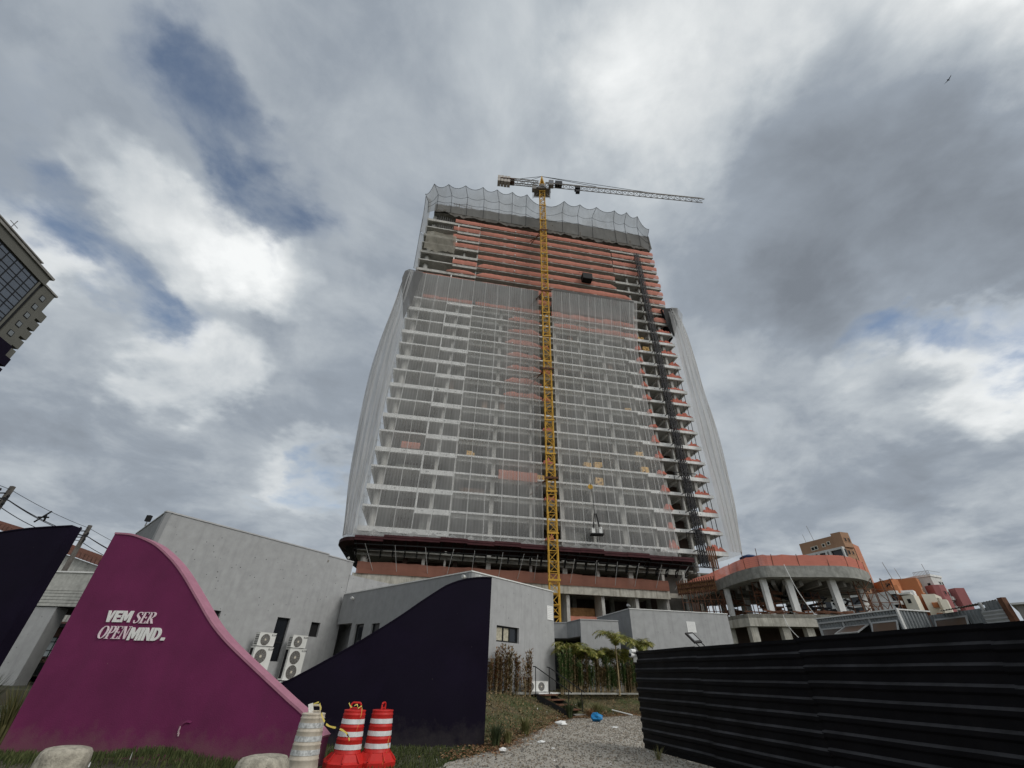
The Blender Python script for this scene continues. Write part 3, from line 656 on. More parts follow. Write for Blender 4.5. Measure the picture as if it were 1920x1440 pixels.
g = MB(); q = [A_ + n_ * .23, A_ + t_ * 2.1 + n_ * .23, A_ + t_ * 2.1 + n_ * 1.4, A_ + n_ * 1.4]; g.add([(p.x, p.y, 4.16) for p in q] + [(p.x, p.y, 4.26) for p in q], [(3, 2, 1, 0), (4, 5, 6, 7)]); g.build('recess_ceiling', 'stucco_side', b)
MB().wall(MN, N1, 0, 5.95, .22, holes=[(2.10, 3.95, 3.01, 3.73)]).build('wall', 'stucco_plain', b)
w_ = window(b, MN, N1, 2.10, 3.95, 3.01, 3.73, .12, bars=(.36, .64), fw=.07)
A_, t_, n_, _ = frame(MN, N1)
g = MB(); P_ = lambda s_, z, d: A_ + t_ * s_ + n_ * d + Vector((0, 0, z))
for s0_, s1_ in ((2.19, 2.70), (2.82, 3.22)): g.add([P_(s0_, 3.08, .147), P_(s1_, 3.08, .147), P_(s1_, 3.66, .147), P_(s0_, 3.66, .147)], [(0, 1, 2, 3)])
g.build('curtain', 'curtain', w_)
coping(b, [M0_, MN, N1], 5.95, 'coping_white', h=.06)
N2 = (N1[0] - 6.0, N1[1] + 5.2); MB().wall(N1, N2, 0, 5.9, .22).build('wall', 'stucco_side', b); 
g = MB(); pl = [(-22.7, 27.2), (-17.7, 22.5), (-12.4, 31.1), (-11.75, 32.6), (-18.5, 45), (-26, 45)]; g.prism(pl, (0, 0, 7.75), (1, 0, 0), (0, 1, 0), (0, 0, .15)); pl = [(-11.3, 32.8), (-1.8, 23.7), (2.6, 29.0), (-3.2, 34.1), (-8, 42), (-13, 42)]; g.prism(pl, (0, 0, 5.5), (1, 0, 0), (0, 1, 0), (0, 0, .15)); g.build('roof', 'concrete_dark', b)
# pale corner of another roofline seen over the low wall
A_, t_, n_, _ = frame(M0_, MN)
MB().wall((-11.25, 32.95), (-9.2, 36.2), 5.2, 7.3, .2).build('parapet', 'stucco_plain', b)
MB().wall((-9.2, 36.2), (-6, 36.8), 5.2, 7.3, .2).build('parapet', 'stucco_plain', b)
MB().wall((L1b[0], L1b[1]), (-19, 44), 0, 8.1, .2).build('wall', 'stucco_side', b)
# entrance pavilion
b2 = thing('entrance_pavilion', 'low grey entrance block and plain grey hall with a notice, right of the palms', 'building', (9, 34, 0))
K_ = 1.1786
def kx(*p): return (p[0] * K_, p[1] * K_)
LB = [kx(2.98, 30.2), kx(3.82, 29.97), kx(4.35, 28.0), kx(6.62, 28.28), kx(6.7, 30)]
HL = 4.87; HL0 = 3.90
MB().wall(LB[0], LB[1], HL0, HL, .2).build('wall', 'stucco_plain', b2)
MB().wall(LB[1], LB[2], HL0, HL, .2).build('wall', 'stucco_plain', b2)
MB().wall(LB[2], LB[3], 0, HL, .2).build('wall', 'stucco_plain', b2)
coping(b2, LB[:4], HL, 'coping', w=.25)
g = MB(); g.prism([kx(2.9, 30.4), kx(3.9, 30.1), kx(4.42, 28.2), kx(6.6, 28.4), kx(6.6, 36), kx(2, 36)], (0, 0, 3.85), (1, 0, 0), (0, 1, 0), (0, 0, .12)); g.build('roof', 'concrete_dark', b2)
gl = window(b2, kx(3.0, 31.9), kx(5.2, 31.0), 0.02, 2.7, .9, 3.85, 0, bars=(.3, .62), fw=.06); gl['label'] = 'dark glazed entrance'
gl = window(b2, kx(4.5, 30.9), kx(4.42, 28.3), 0.02, 3.0, .9, 3.85, 0, bars=(.5,), fw=.06)
RBa, RBb, RBl, RBr = kx(7.31, 28.04), kx(13.6, 29.22), kx(6.3, 33.0), kx(14.6, 34.0)
HR = 5.61
MB().wall(RBl, RBa, 0, HR, .22).build('wall', 'stucco_side', b2)
MB().wall(RBa, RBb, 0, HR, .22).build('wall', 'stucco_plain', b2)
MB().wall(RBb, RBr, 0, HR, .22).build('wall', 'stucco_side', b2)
coping(b2, [RBl, RBa, RBb, RBr], HR, 'coping_white', w=.25)
g = MB(); g.prism([kx(6.5, 33), kx(7.5, 28.4), kx(13.4, 29.5), kx(14.3, 34)], (0, 0, 5.2), (1, 0, 0), (0, 1, 0), (0, 0, .15)); g.build('roof', 'concrete_dark', b2)
# notices
def notice(a, b_, s0, s1, z0, z1, label):
    A, t, n, _ = frame(a, b_); r = thing('notice_board', label, 'sign', A + t * s0)
    P_ = lambda s_, z, d: A + t * s_ - n * d + Vector((0, 0, z))
    g = MB(); v = [P_(s0, z0, .025), P_(s1, z0, .025), P_(s1, z1, .025), P_(s0, z1, .025), P_(s0, z0, .003), P_(s1, z0, .003), P_(s1, z1, .003), P_(s0, z1, .003)]
    g.add(v, [(0, 1, 2, 3), (0, 4, 5, 1), (1, 5, 6, 2), (2, 6, 7, 3), (3, 7, 4, 0)]); g.build('board', 'white_clean', r)
    g = MB(); rg = random.Random(int(z0 * 100))
    for k in range(7):
        zz = z1 - .05 - k * (z1 - z0 - .08) / 7; x = s0 + .05
        while x < s1 - .07:
            w = rg.uniform(.02, .06); w = min(w, s1 - .05 - x)
            g.add([P_(x, zz - .018, .028), P_(x + w, zz - .018, .028), P_(x + w, zz, .028), P_(x, zz, .028)], [(0, 1, 2, 3)]); x += w + .02
    g.build('faint_print', 'coping', r)
notice(MN, N1, 6.62, 7.22, 4.38, 5.13, 'white notice sheet high on the showroom wall beside the crane mast')
notice(RBa, RBb, 4.17, 4.83, 4.36, 5.02, 'white notice sheet on the plain grey hall above the floodlight')
# spotlights on the walls
def spot(p, d, label, s_=1.0, m='white'):
    r = thing('spotlight', label, 'lamp', p, group='small lamps on the building tops'); p = Vector(p); d = Vector(d).normalized()
    MB().bar(p, p + Vector((0, 0, .12 * s_)), .03 * s_, n=6).build('bracket', 'steel', r)
    c = p + Vector((0, 0, .14 * s_)); MB().bar(c - d * .10 * s_, c + d * .12 * s_, .17 * s_, n=12).build('lamp_housing', m, r, )
    MB().bar(c + d * .121 * s_, c + d * .125 * s_, .13 * s_, n=12).build('lens', 'lamp_glass', r)
A_, t_, n_, _ = frame(M0_, MN)
p = A_ + t_ * 1.55 - n_ * .12; spot((p.x, p.y, 5.45), (-.4, -.9, .2), 'small white spotlight on the shaded grey wall near its left end')
p = A_ + t_ * 12.7 - n_ * .10; spot((p.x, p.y, 5.60), (-.6, -.8, .1), 'white spotlight just left of the grey wall corner above the navy wall')
A_, t_, n_, _ = frame(MN, N1)
p = A_ + t_ * .45 - n_ * .10; spot((p.x, p.y, 5.60), (.5, -.8, .1), 'white spotlight just right of the grey wall corner above the navy wall')
spot((8.60, 33.1, 5.67), (-.6, -.7, .2), 'dark round lamp on the corner of the plain grey hall', 1.1, 'steel')
spot((3.2, 29.3, 5.98) if False else (-11.6, 32.9, 8.3), (.3, -.9, -.2), 'small white lamp on the roof edge left of the debris tray', .9)
r = thing('loudspeaker', 'small black loudspeaker box on the far left roof corner', 'speaker', (-20.9, 25.0, 8.2))
MB().box(-21.0, -20.78, 24.9, 25.1, 8.46, 8.80).build('housing', 'dark', r); MB().bar((-20.92, 25.05, 8.2), (-20.92, 25.05, 8.42), .05).build('bracket', 'steel', r)

# ------------------------------------------------------------------ air conditioners
def fan(par, cx, cz, rad, y=-.012, ribs=6, vert=False):
    g = MB(); n = 28
    vs = [(cx + rad * math.cos(2 * math.pi * i / n), y, cz + rad * math.sin(2 * math.pi * i / n)) for i in range(n)]
    g.add(vs, [tuple(range(n))]); o = g.build('fan_grille', 'grille', par)
    g = MB()
    for k in range(1, ribs):
        r_ = rad * k / ribs
        for i in range(n):
            a0, a1 = 2 * math.pi * i / n, 2 * math.pi * (i + 1) / n
            g.bar((cx + r_ * math.cos(a0), y - .006, cz + r_ * math.sin(a0)), (cx + r_ * math.cos(a1), y - .006, cz + r_ * math.sin(a1)), .006)
    for i in range(12):
        a0 = 2 * math.pi * i / 12; g.bar((cx, y - .008, cz), (cx + rad * math.cos(a0), y - .008, cz + rad * math.sin(a0)), .006)
    g.build('wire_guard', 'coping', o)
    g = MB(); vs = [(cx + rad * .2 * math.cos(2 * math.pi * i / 16), y - .014, cz + rad * .2 * math.sin(2 * math.pi * i / 16)) for i in range(16)]; g.add(vs, [tuple(range(16))]); g.build('hub', 'hub', o)
def textmesh(name, body, size, m, par, loc):
    cu = bpy.data.curves.new(name, 'FONT'); cu.body = body; cu.size = size; cu.extrude = .001; cu.offset = size * .02
    o = bpy.data.objects.new(name, cu); COL.objects.link(o); dg = bpy.context.evaluated_depsgraph_get()
    me = bpy.data.meshes.new_from_object(o.evaluated_get(dg)); bpy.data.objects.remove(o)
    me.transform(Matrix.Translation(loc) @ Matrix.Rotation(R(90), 4, 'X')); me.materials.clear(); me.materials.append(M[m])
    q = bpy.data.objects.new(name, me); COL.objects.link(q); q.parent = par; return q
def ac_unit(name, label, w, h, d, fans, side_left=True, txt=None, vents=True, rad=None, group=None, square=False):
    r = thing(name, label, 'air conditioner', (0, 0, 0), world=False, group=group)
    MB().box(0, w, 0, d, .04, h).build('casing', 'white', r)
    MB().box(-.01, w + .01, -.01, d + .01, h, h + .02).build('lid', 'white', r)
    for fz in fans: fan(r, w * .40, fz, rad or min(w * .34, h * .42))
    if vents:
        g = MB(); n = max(4, int((h - .14) / .085))
        for k in range(n):
            z = .1 + k * (h - .16) / n
            for yy in range(3): g.box(-.004 if side_left else w, 0 if side_left else w + .004, .04 + yy * (d - .08) / 3, .02 + (yy + 1) * (d - .08) / 3, z, z + (h - .16) / n * .62)
        g.build('side_vents', 'dark', r)
        if not side_left:
            pass
    else:
        MB().box(-.004, 0, d * .35, d * .95, .12, h - .04).build('side_coil', 'dark', r)
    if txt: textmesh('maker_lettering', txt, .115 * w, 'dark', r, (w * .73, -.003, h - .13))
    g = MB(); g.box(.08, .16, .02, d, 0, .04); g.box(w - .16, w - .08, .02, d, 0, .04); g.build('feet', 'dark', r)
    return r
small = ac_unit('air_conditioner', 'small white outdoor unit stacked on the left tall unit, beside the magenta slope', 1.0, .66, .38, (.34,), rad=.27, group='outdoor units along the showroom wall', txt='ELGIN')
big = ac_unit('air_conditioner', 'tall white two-fan outdoor unit under the left small one, partly hidden by the magenta slope', 1.08, 1.55, .42, (1.13, .43), vents=False, rad=.33, group='outdoor units along the showroom wall', txt='ELGIN')
A_, t_, n_, _ = frame(LCn, LS); ang = math.atan2(t_.y, t_.x)
def on_wall(s_, d, z): p = A_ + t_ * s_ - n_ * d; return (p.x, p.y, z)
small.location = on_wall(6.62, .85, 2.60); small.rotation_euler = (0, 0, ang)
big.location = on_wall(6.58, .87, 1.03); big.rotation_euler = (0, 0, ang)
c = place_copy(small, on_wall(8.72, .85, 2.62), ang, 'small white outdoor unit stacked on the right tall unit, nearer the navy wall')
c = place_copy(big, on_wall(8.74, .87, 1.05), ang, 'tall white two-fan outdoor unit under the right small one, between the two wave walls')
r = thing('unit_plinth', 'pale concrete ledge carrying the stacked outdoor units', 'plinth', (0, 0, 0), world=False)
MB().box(-.6, 4.4, -.15, .95, 0, .99).build('block', 'concrete_light', r); MB().box(-.65, 4.45, -.22, .99, .99, 1.03).build('slab', 'coping_white', r)
r.location = on_wall(6.3, .95, 0); r.rotation_euler = (0, 0, ang)
fl = ac_unit('air_conditioner', 'white outdoor unit on the terrace at the head of the steps, right of its twin', .92, .62, .34, (.33,), side_left=False, rad=.25, group='outdoor units at the head of the steps')
A2, t2, n2, _ = frame(MN, N1); ang2 = math.atan2(t2.y, t2.x)
def on_wall2(s_, d, z): p = A2 + t2 * s_ - n2 * d; return (p.x, p.y, z)
fl.location = on_wall2(4.72, .60, .93); fl.rotation_euler = (0, 0, ang2 - .40); fl.scale = (.74, .74, .74)
place_copy(fl, on_wall2(4.05, .42, .93), ang2 - .40, 'white outdoor unit on the terrace left of its twin, half hidden by dry shrubs', .74)
r = thing('concrete_pad', 'thin concrete pad under the terrace outdoor units', 'pad', (1.6, 26.6, .86)); MB().bar(on_wall2(4.3, .6, .90), on_wall2(6.6, .6, .90), .9, .05).build('pad', 'concrete_light', r)

# ------------------------------------------------------------------ steps with rails
st = thing('garden_steps', 'dark steel steps with two handrails climbing the bank to the terrace', 'steps', (2.3, 26.2, 0))
T0 = Vector((2.02, 26.15, .90)); sdv = Vector((1.62, -.72, 0)); sL = sdv.length; sdn = sdv.normalized(); swd = Vector((-sdn.y, sdn.x, 0)) * -1.0
swd = Vector((.62, .78, 0)).normalized()
for k in range(5):
    c0 = T0 + sdn * (k * .37 + .05); z = .88 - k * .18
    g = MB(); v = []
    for dz in (-.05, 0):
        for (a_, b_) in ((0, -.6), (.36, -.6), (.36, .6), (0, .6)): q = c0 + sdn * a_ + swd * b_; v.append((q.x, q.y, z + dz))
    g.add(v, [(3, 2, 1, 0), (4, 5, 6, 7), (0, 1, 5, 4), (1, 2, 6, 5), (2, 3, 7, 6), (3, 0, 4, 7)]); g.build('step', 'rust' if k < 4 else 'concrete_dark', st)
for sg in (-1, 1):
    g = MB(); a_ = T0 + swd * (.62 * sg); b_ = a_ + sdn * 1.95
    v = [(a_.x, a_.y, .90), (a_.x, a_.y, .62), (b_.x, b_.y, -.05), (b_.x, b_.y, .12)]; o_ = swd * .03
    g.add(v + [(x + o_.x, y + o_.y, z) for x, y, z in v], [(0, 1, 2, 3), (7, 6, 5, 4), (0, 4, 5, 1), (1, 5, 6, 2), (2, 6, 7, 3), (3, 7, 4, 0)]); g.build('stringer', 'black_metal', st)
    g = MB(); p0 = a_ + Vector((-.05, .02, 0)); p0.z = .85; p1 = a_ + sdn * 1.62; p1.z = .1
    g.bar(p0, (p0.x, p0.y, 2.0), .045, n=6); g.bar(p1, (p1.x, p1.y, 1.08), .045, n=6)
    g.bar((p0.x, p0.y, 2.0), (p1.x, p1.y, 1.08), .045, n=6); q = Vector((p1.x, p1.y, 1.08)) + (Vector((p1.x, p1.y, 1.08)) - Vector((p0.x, p0.y, 2.0))) * .10; g.bar((p1.x, p1.y, 1.08), q, .045, n=6)
    q = Vector((p0.x, p0.y, 2.0)) + Vector((-.12, .05, .01)); g.bar((p0.x, p0.y, 2.0), q, .045, n=6)
    g.build('handrail', 'black_metal', st)
r = thing('terrace_edging', 'thin concrete strip along the crest of the bank by the dry shrubs', 'edging', (1, 25, .86)); g = MB()
g.bar((-1.2, 24.1, .9), (.6, 25.6, .9), .10); g.bar((.6, 25.6, .9), (1.6, 26.4, .9), .10); g.bar((3.2, 27.3, .9), (8.4, 30.8, .9), .08); g.build('strip', 'concrete_raw', r)

# ------------------------------------------------------------------ corrugated fence
FA = Vector((3.98, 15.37, 0)); FD = Vector((.2465, -.969, 0)).normalized(); FN = Vector((-.969, -.2465, 0))
fence = thing('corrugated_fence', 'black fence of horizontal corrugated steel sheets running along the right side', 'fence', FA)
prof = []; z = 0.02; pit = .232
while z < 2.28:
    prof += [(z, 0), (z + pit * .46, 0), (z + pit * .60, .034), (z + pit * .84, .034)]; z += pit
prof.append((2.30, 0))
segs = [(0, 3.15), (3.12, 6.30), (6.27, 9.4), (9.37, 12.6), (12.57, 16)]
for i, (s0, s1) in enumerate(segs):
    g = MB(); off = .006 * (i % 2); wobz = [0, -.012, .01, 0, .012][i]; nn = 8; vs = []
    for k in range(nn + 1):
        s_ = s0 + (s1 - s0) * k / nn
        for (zz, d) in prof:
            q = FA + FD * s_ + FN * (d + off + .012 * sn(s_ * .9, zz * 1.7)); vs.append((q.x, q.y, zz + wobz + .006 * sn(s_ * .5 + 2)))
    m_ = len(prof); fs = [(k * m_ + j, k * m_ + j + 1, (k + 1) * m_ + j + 1, (k + 1) * m_ + j) for k in range(nn) for j in range(m_ - 1)]
    g.add(vs, fs); o_ = g.build('sheet', 'fence', fence); o_.data.materials.append(M['fence_lit'])
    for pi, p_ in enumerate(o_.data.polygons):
        if (pi % (m_ - 1)) % 4 == 3 and pi % (m_ - 1) < m_ - 2: p_.material_index = 1  # upward-facing slopes take the painted highlight
for s_ in (.1, 3.1, 6.25, 9.4, 12.6):
    q = FA + FD * s_ - FN * .05; MB().bar((q.x, q.y, -.05), (q.x, q.y, 2.25), .06).build('post', 'black_metal', fence)
g = MB(); q0 = FA - FN * .05; q1 = FA + FD * 16 - FN * .05
g.bar((q0.x, q0.y, 2.2), (q1.x, q1.y, 2.2), .04); g.bar((q0.x, q0.y, .6), (q1.x, q1.y, .6), .04); g.build('rail', 'black_metal', fence)
g = MB(); rg = random.Random(9)
for k in range(34):
    s_ = rg.choice([3.13, 3.13, 6.28, 9.4]) + rg.uniform(-.08, .08) if k % 2 else rg.uniform(.2, 12); zz = .02 + pit * .71 + pit * rg.randrange(0, 9); q = FA + FD * s_ + FN * .052
    g.bar(q, q + FN * .012, .022, n=6)
tag(g.build('screw', 'steel', fence), kind='stuff')
r = thing('floodlight', 'black solar floodlight on a bracket tilted up over the fence top', 'lamp', (4.95, 12.5, 2.3))
c0 = Vector((4.86, 12.62, 2.51)); dx = Vector((.24, -.10, -.02)).normalized() ; dy = Vector((.0, -.25, -.30)).normalized(); dx = Vector((.95, -.25, .02)).normalized()
yv = Vector((.45, -.35, -.62)).normalized(); xv = Vector((.93, .12, .10)).normalized(); nv = xv.cross(yv).normalized()
def plate(g, c, a, b, n, w, h, t):
    v = [c + a * (sx * w / 2) + b * (sy * h / 2) + n * (sz * t / 2) for sz in (-1, 1) for sx, sy in ((-1, -1), (1, -1), (1, 1), (-1, 1))]
    return g.add(v, [(0, 3, 2, 1), (4, 5, 6, 7), (0, 1, 5, 4), (1, 2, 6, 5), (2, 3, 7, 6), (3, 0, 4, 7)])
plate(MB(), c0, xv, yv, nv, .21, .30, .05).build('housing', 'black_metal', r)
plate(MB(), c0 - nv * .028, xv, yv, nv, .13, .20, .006).build('lens', 'lamp_glass', r)
plate(MB(), c0 + nv * .028, xv, yv, nv, .13, .20, .006).build('solar_panel', 'lamp_glass', r)
g = MB(); 
for sg in (-1, 1): q = c0 + xv * (.075 * sg) + yv * .12; g.bar(q, q + yv * .16 + Vector((.02, 0, -.02)), .022)
q = c0 + yv * .27; g.bar(q - xv * .08, q + xv * .10, .02); g.build('bracket', 'black_metal', r)
g = MB(); q = c0 + xv * .09 + yv * .24; g.bar(q, q + yv * .16, .03, n=6); g.build('clamp', 'steel', r)
r = thing('security_camera', 'white security camera on the far end of the black fence', 'camera', (3.96, 15.3, 2.1))
MB().bar((3.98, 15.25, 2.18), (3.80, 15.12, 2.20), .12, n=12).build('camera_body', 'white_clean', r); MB().bar((3.80, 15.12, 2.20), (3.785, 15.108, 2.201), .09, n=12).build('lens', 'dark', r)
MB().bar((3.98, 15.22, 2.30), (3.82, 15.10, 2.30), .11, n=8).build('camera_body', 'white_clean', r)
MB().box(3.93, 4.03, 15.2, 15.3, 2.02, 2.16).build('junction_box', 'white', r)

# ------------------------------------------------------------------ traffic drums and concrete stumps
def drum(name, label, bm, bandm, base=True, loc=(0, 0, 0), tilt=(0, 0), rz=0.0, h=.93, scale=1.0):
    r = thing(name, label, 'traffic drum', (0, 0, 0), world=False, group='plastic traffic drums by the magenta wall')
    rb, rt = .285, .215
    def rad(z): return rb + (rt - rb) * z / h
    prof = [(rb + .01, 0), (rb, .10)]; bands = [(.30, .39), (.50, .59), (.70, .79)]
    for z in (.24, .455, .655, .855):
        prof += [(rad(z - .012), z - .012), (rad(z) + .010, z), (rad(z + .012) - .004, z + .014)]
    prof = sorted(prof, key=lambda q: q[1]) + [(rt, h - .03), (rt + .006, h - .02), (rt + .006, h - .004), (rt - .02, h), (.0001, h + .004)]
    MB().lathe(prof, 36).build('body', bm, r, smooth=True)
    for z0_, z1_ in bands:
        g = MB(); n = 36; gap = 0
        vs = [((rad(z) + .0035) * math.cos(2 * math.pi * i / n), (rad(z) + .0035) * math.sin(2 * math.pi * i / n), z) for z in (z0_ + .005, z1_ - .005) for i in range(n + 1)]
        g.add(vs, [(i, i + 1, n + 2 + i, n + 1 + i) for i in range(n)]); g.build('reflective_band', bandm, r, smooth=True)
    g = MB(); g.path([(-.11, 0, h - .01), (-.10, 0, h + .09), (-.07, 0, h + .12), (.07, 0, h + .12), (.10, 0, h + .09), (.11, 0, h - .01)], .035, n=8); g.bar((-.09, 0, h + .03), (.09, 0, h + .03), .02); g.build('handle', bm, r, smooth=False)
    if base:
        n = 8; g = MB()
        pr = [(.42, 0), (.43, .10), (.385, .13), (.30, .235), (.262, .24)]
        g.lathe(pr, n)
        for i in range(n):
            a = 2 * math.pi * i / n; g.bar((.425 * math.cos(a), .425 * math.sin(a), .12), (.29 * math.cos(a), .29 * math.sin(a), .245), .022)
        g.build('ballast_base', bm, r)
    r.location = loc; r.rotation_euler = (tilt[0], tilt[1], rz); r.scale = (scale,) * 3
    return r
d1 = drum('traffic_drum', 'red and white striped traffic drum with tape wound round its handle', 'red_plastic', 'reflective', loc=(-3.14, 11.35, 0), tilt=(0, .015), rz=.15)
d2 = drum('traffic_drum', 'red and white striped traffic drum with a narrow handle seen edge-on, rightmost', 'red_plastic', 'reflective', loc=(-2.60, 11.62, 0), tilt=(0, -.0), rz=1.45)
d3 = drum('traffic_drum', 'weathered beige traffic drum with peeling bands and a paper tag on its handle', 'old_plastic', 'old_tape', base=False, loc=(-3.70, 10.55, 0), rz=.2, scale=.98)
g = MB(); plate(g, Vector((-.075, -.03, 1.0)), Vector((.9, .2, .3)).normalized(), Vector((-.25, -.3, .9)).normalized(), Vector((0, 1, .3)).normalized(), .09, .17, .004); g.build('paper_tag', 'white_clean', d3)
def tape(pts, label, w=.024):
    g = MB(); vs = []; cv = catmull(pts, 8)
    for i, p in enumerate(cv):
        tw = .9 * math.sin(i * .5); vs += [(p[0] - .2 * w * math.cos(tw), p[1], p[2] - w * .5 * abs(math.cos(tw)) - .004), (p[0] + .2 * w * math.cos(tw), p[1] + .006, p[2] + w * .5 * abs(math.cos(tw)) + .004)]
    ya = [(2 * i, 2 * i + 1, 2 * i + 3, 2 * i + 2) for i in range(len(cv) - 1) if (i // 3) % 4 != 3]; bl = [(2 * i, 2 * i + 1, 2 * i + 3, 2 * i + 2) for i in range(len(cv) - 1) if (i // 3) % 4 == 3]
    r = thing('caution_tape', label, 'tape', pts[0]); MB().add(vs, ya).build('tape_strip', 'yellow_tape', r); MB().add(vs, bl).build('black_stripes', 'dark', r)
tape([(-3.72, 10.45, 1.05), (-3.62, 10.42, 1.08), (-3.56, 10.40, 1.03), (-3.50, 10.38, .92), (-3.42, 10.40, .80), (-3.34, 10.5, .72), (-3.20, 10.75, .66), (-3.08, 10.88, .58), (-3.02, 10.95, .47)], 'yellow and black tape trailing from the beige drum towards the red one')
tape([(-3.24, 11.18, 1.05), (-3.16, 11.14, .985), (-3.05, 11.12, 1.03), (-3.02, 11.14, .97), (-2.96, 11.16, 1.0), (-2.93, 11.14, .92), (-2.94, 11.13, .75), (-2.97, 11.10, .55), (-3.0, 11.05, .42)], 'yellow and black tape wound on the handle of the left red drum', .018)
tape([(-2.33, 11.38, .52), (-2.34, 11.36, .42), (-2.31, 11.32, .33), (-2.33, 11.2, .22), (-2.34, 11.14, .1)], 'yellow tape hanging down the right side of the rightmost red drum', .02)
def stump(loc, label, rz, sx=1.0, h=.5, tilt=.06):
    r = thing('concrete_stump', label, 'bollard', (0, 0, 0), world=False, group='squat concrete stumps in front of the magenta wall')
    prof = [(.36, -.1), (.355, .1), (.34, h - .13), (.325, h - .06), (.29, h - .02), (.22, h), (.0001, h + .01)]
    MB().lathe(prof, 28, wob=lambda t, z: 1 + .035 * math.sin(3 * t + z * 4) + .03 * math.sin(7 * t + 1 + z * 9) + .02 * hash1(round(t, 2), round(z, 2)) - .03 * z * math.cos(t)).build('stump_body', 'stone', r, smooth=True)
    r.location = loc; r.rotation_euler = (0, tilt, rz); r.scale = (sx, sx, 1)
stump((-6.93, 8.98, 0), 'rounded weathered concrete stump at the lower left corner of the magenta wall', .4, 1.0, .50, .02)
stump((-3.62, 8.68, 0), 'flat-topped pale concrete stump left of the beige drum', 1.4, 1.08, .50, 0)

# ------------------------------------------------------------------ plants
ORD = ['first', 'second', 'third', 'fourth', 'fifth', 'sixth', 'seventh', 'eighth', 'ninth', 'tenth', 'eleventh', 'twelfth', 'thirteenth', 'fourteenth', 'fifteenth', 'sixteenth']
def shrub(rg, label, x, y, z, h, rad, lm, n=420, group=None, bare=0.25, nst=7):
    r = thing('shrub', label, 'shrub', (x, y, z), group=group)
    g = MB(); lf = MB(); per = n // nst
    for k in range(nst):
        a = rg.random() * 6.28; d = rad * rg.uniform(.1, .9); hh = h * rg.uniform(.72, 1.04)
        bx, by = x + math.cos(a) * d * .6, y + math.sin(a) * d * .6; tx, ty = x + math.cos(a) * d * 1.1, y + math.sin(a) * d * 1.1
        g.bar((bx, by, z - .03), ((bx + tx) / 2 + rg.gauss(0, .02), (by + ty) / 2, z + hh * .5), .026, n=5); g.bar(((bx + tx) / 2, (by + ty) / 2, z + hh * .5), (tx, ty, z + hh), .014, n=4)
        for j in range(per):
            f = rg.random() ** .85; f = bare * rg.uniform(.5, 1) + (1 - bare) * f; f = min(f, 1.02)
            px, py, pz = bx + (tx - bx) * f, by + (ty - by) * f, z + hh * f; aa = rg.random() * 6.28; el = rg.uniform(-.2, 1.2); L_ = rg.uniform(.10, .20)
            c, t = math.cos(aa) * math.cos(el), math.sin(aa) * math.cos(el); zz = math.sin(el); w_ = L_ * .19
            o = rg.uniform(.01, .05); px += c * o; py += t * o
            nx_, ny_ = -math.sin(aa) * w_, math.cos(aa) * w_
            lf.add([(px, py, pz), (px + c * L_ * .5 + nx_, py + t * L_ * .5 + ny_, pz + zz * L_ * .5), (px + c * L_, py + t * L_, pz + zz * L_), (px + c * L_ * .5 - nx_, py + t * L_ * .5 - ny_, pz + zz * L_ * .5)], [(0, 1, 2, 3)])
    g.build('stem', 'stem', r); lf.build('foliage', lm, r); return r
rg = random.Random(21)
bs = [(-.62, 24.0, 1.55), (-.40, 24.3, 1.75), (-.14, 24.6, 1.95), (.10, 24.6, 1.85), (.32, 24.9, 2.0), (.60, 25.2, 1.85), (1.02, 25.9, 1.75), (1.28, 26.1, 1.95)]
for i, (x, y, h) in enumerate(bs):
    shrub(rg, '%s dry brown shrub from the navy wall, on the bank crest under the showroom window' % ORD[i], x, y, HB(x, y) if y < 33 else .9, h - (.15 if i in (0, 6) else 0), .20, 'leaf_brown' if i not in (4,) else 'leaf_mix', 620 if i != 6 else 220, 'dry shrubs under the showroom window', bare=.08, nst=8)
hs = []
x = 2.75
for i in range(16):
    t = i / 15; x = 3.15 + 5.2 * t; y = 27.5 + 3.6 * t + rg.uniform(-.12, .12)
    h = [2.0, 2.15, 1.75, 1.6, 1.85, 1.45, 1.75, 1.5, 1.8, 1.4, 1.65, 1.8, 1.45, 1.7, 1.75, 1.75][i]
    shrub(rg, '%s upright shrub in the hedge row right of the steps' % ORD[i], x, y, .86, h, .27, ['leaf_green', 'leaf_green', 'leaf_mix', 'leaf_green', 'leaf_mix', 'leaf_green', 'leaf_mix', 'leaf_mix'][i % 8], 1100, 'upright shrubs in the hedge row', bare=[.15, .35, .25, .42][i % 4], nst=12)
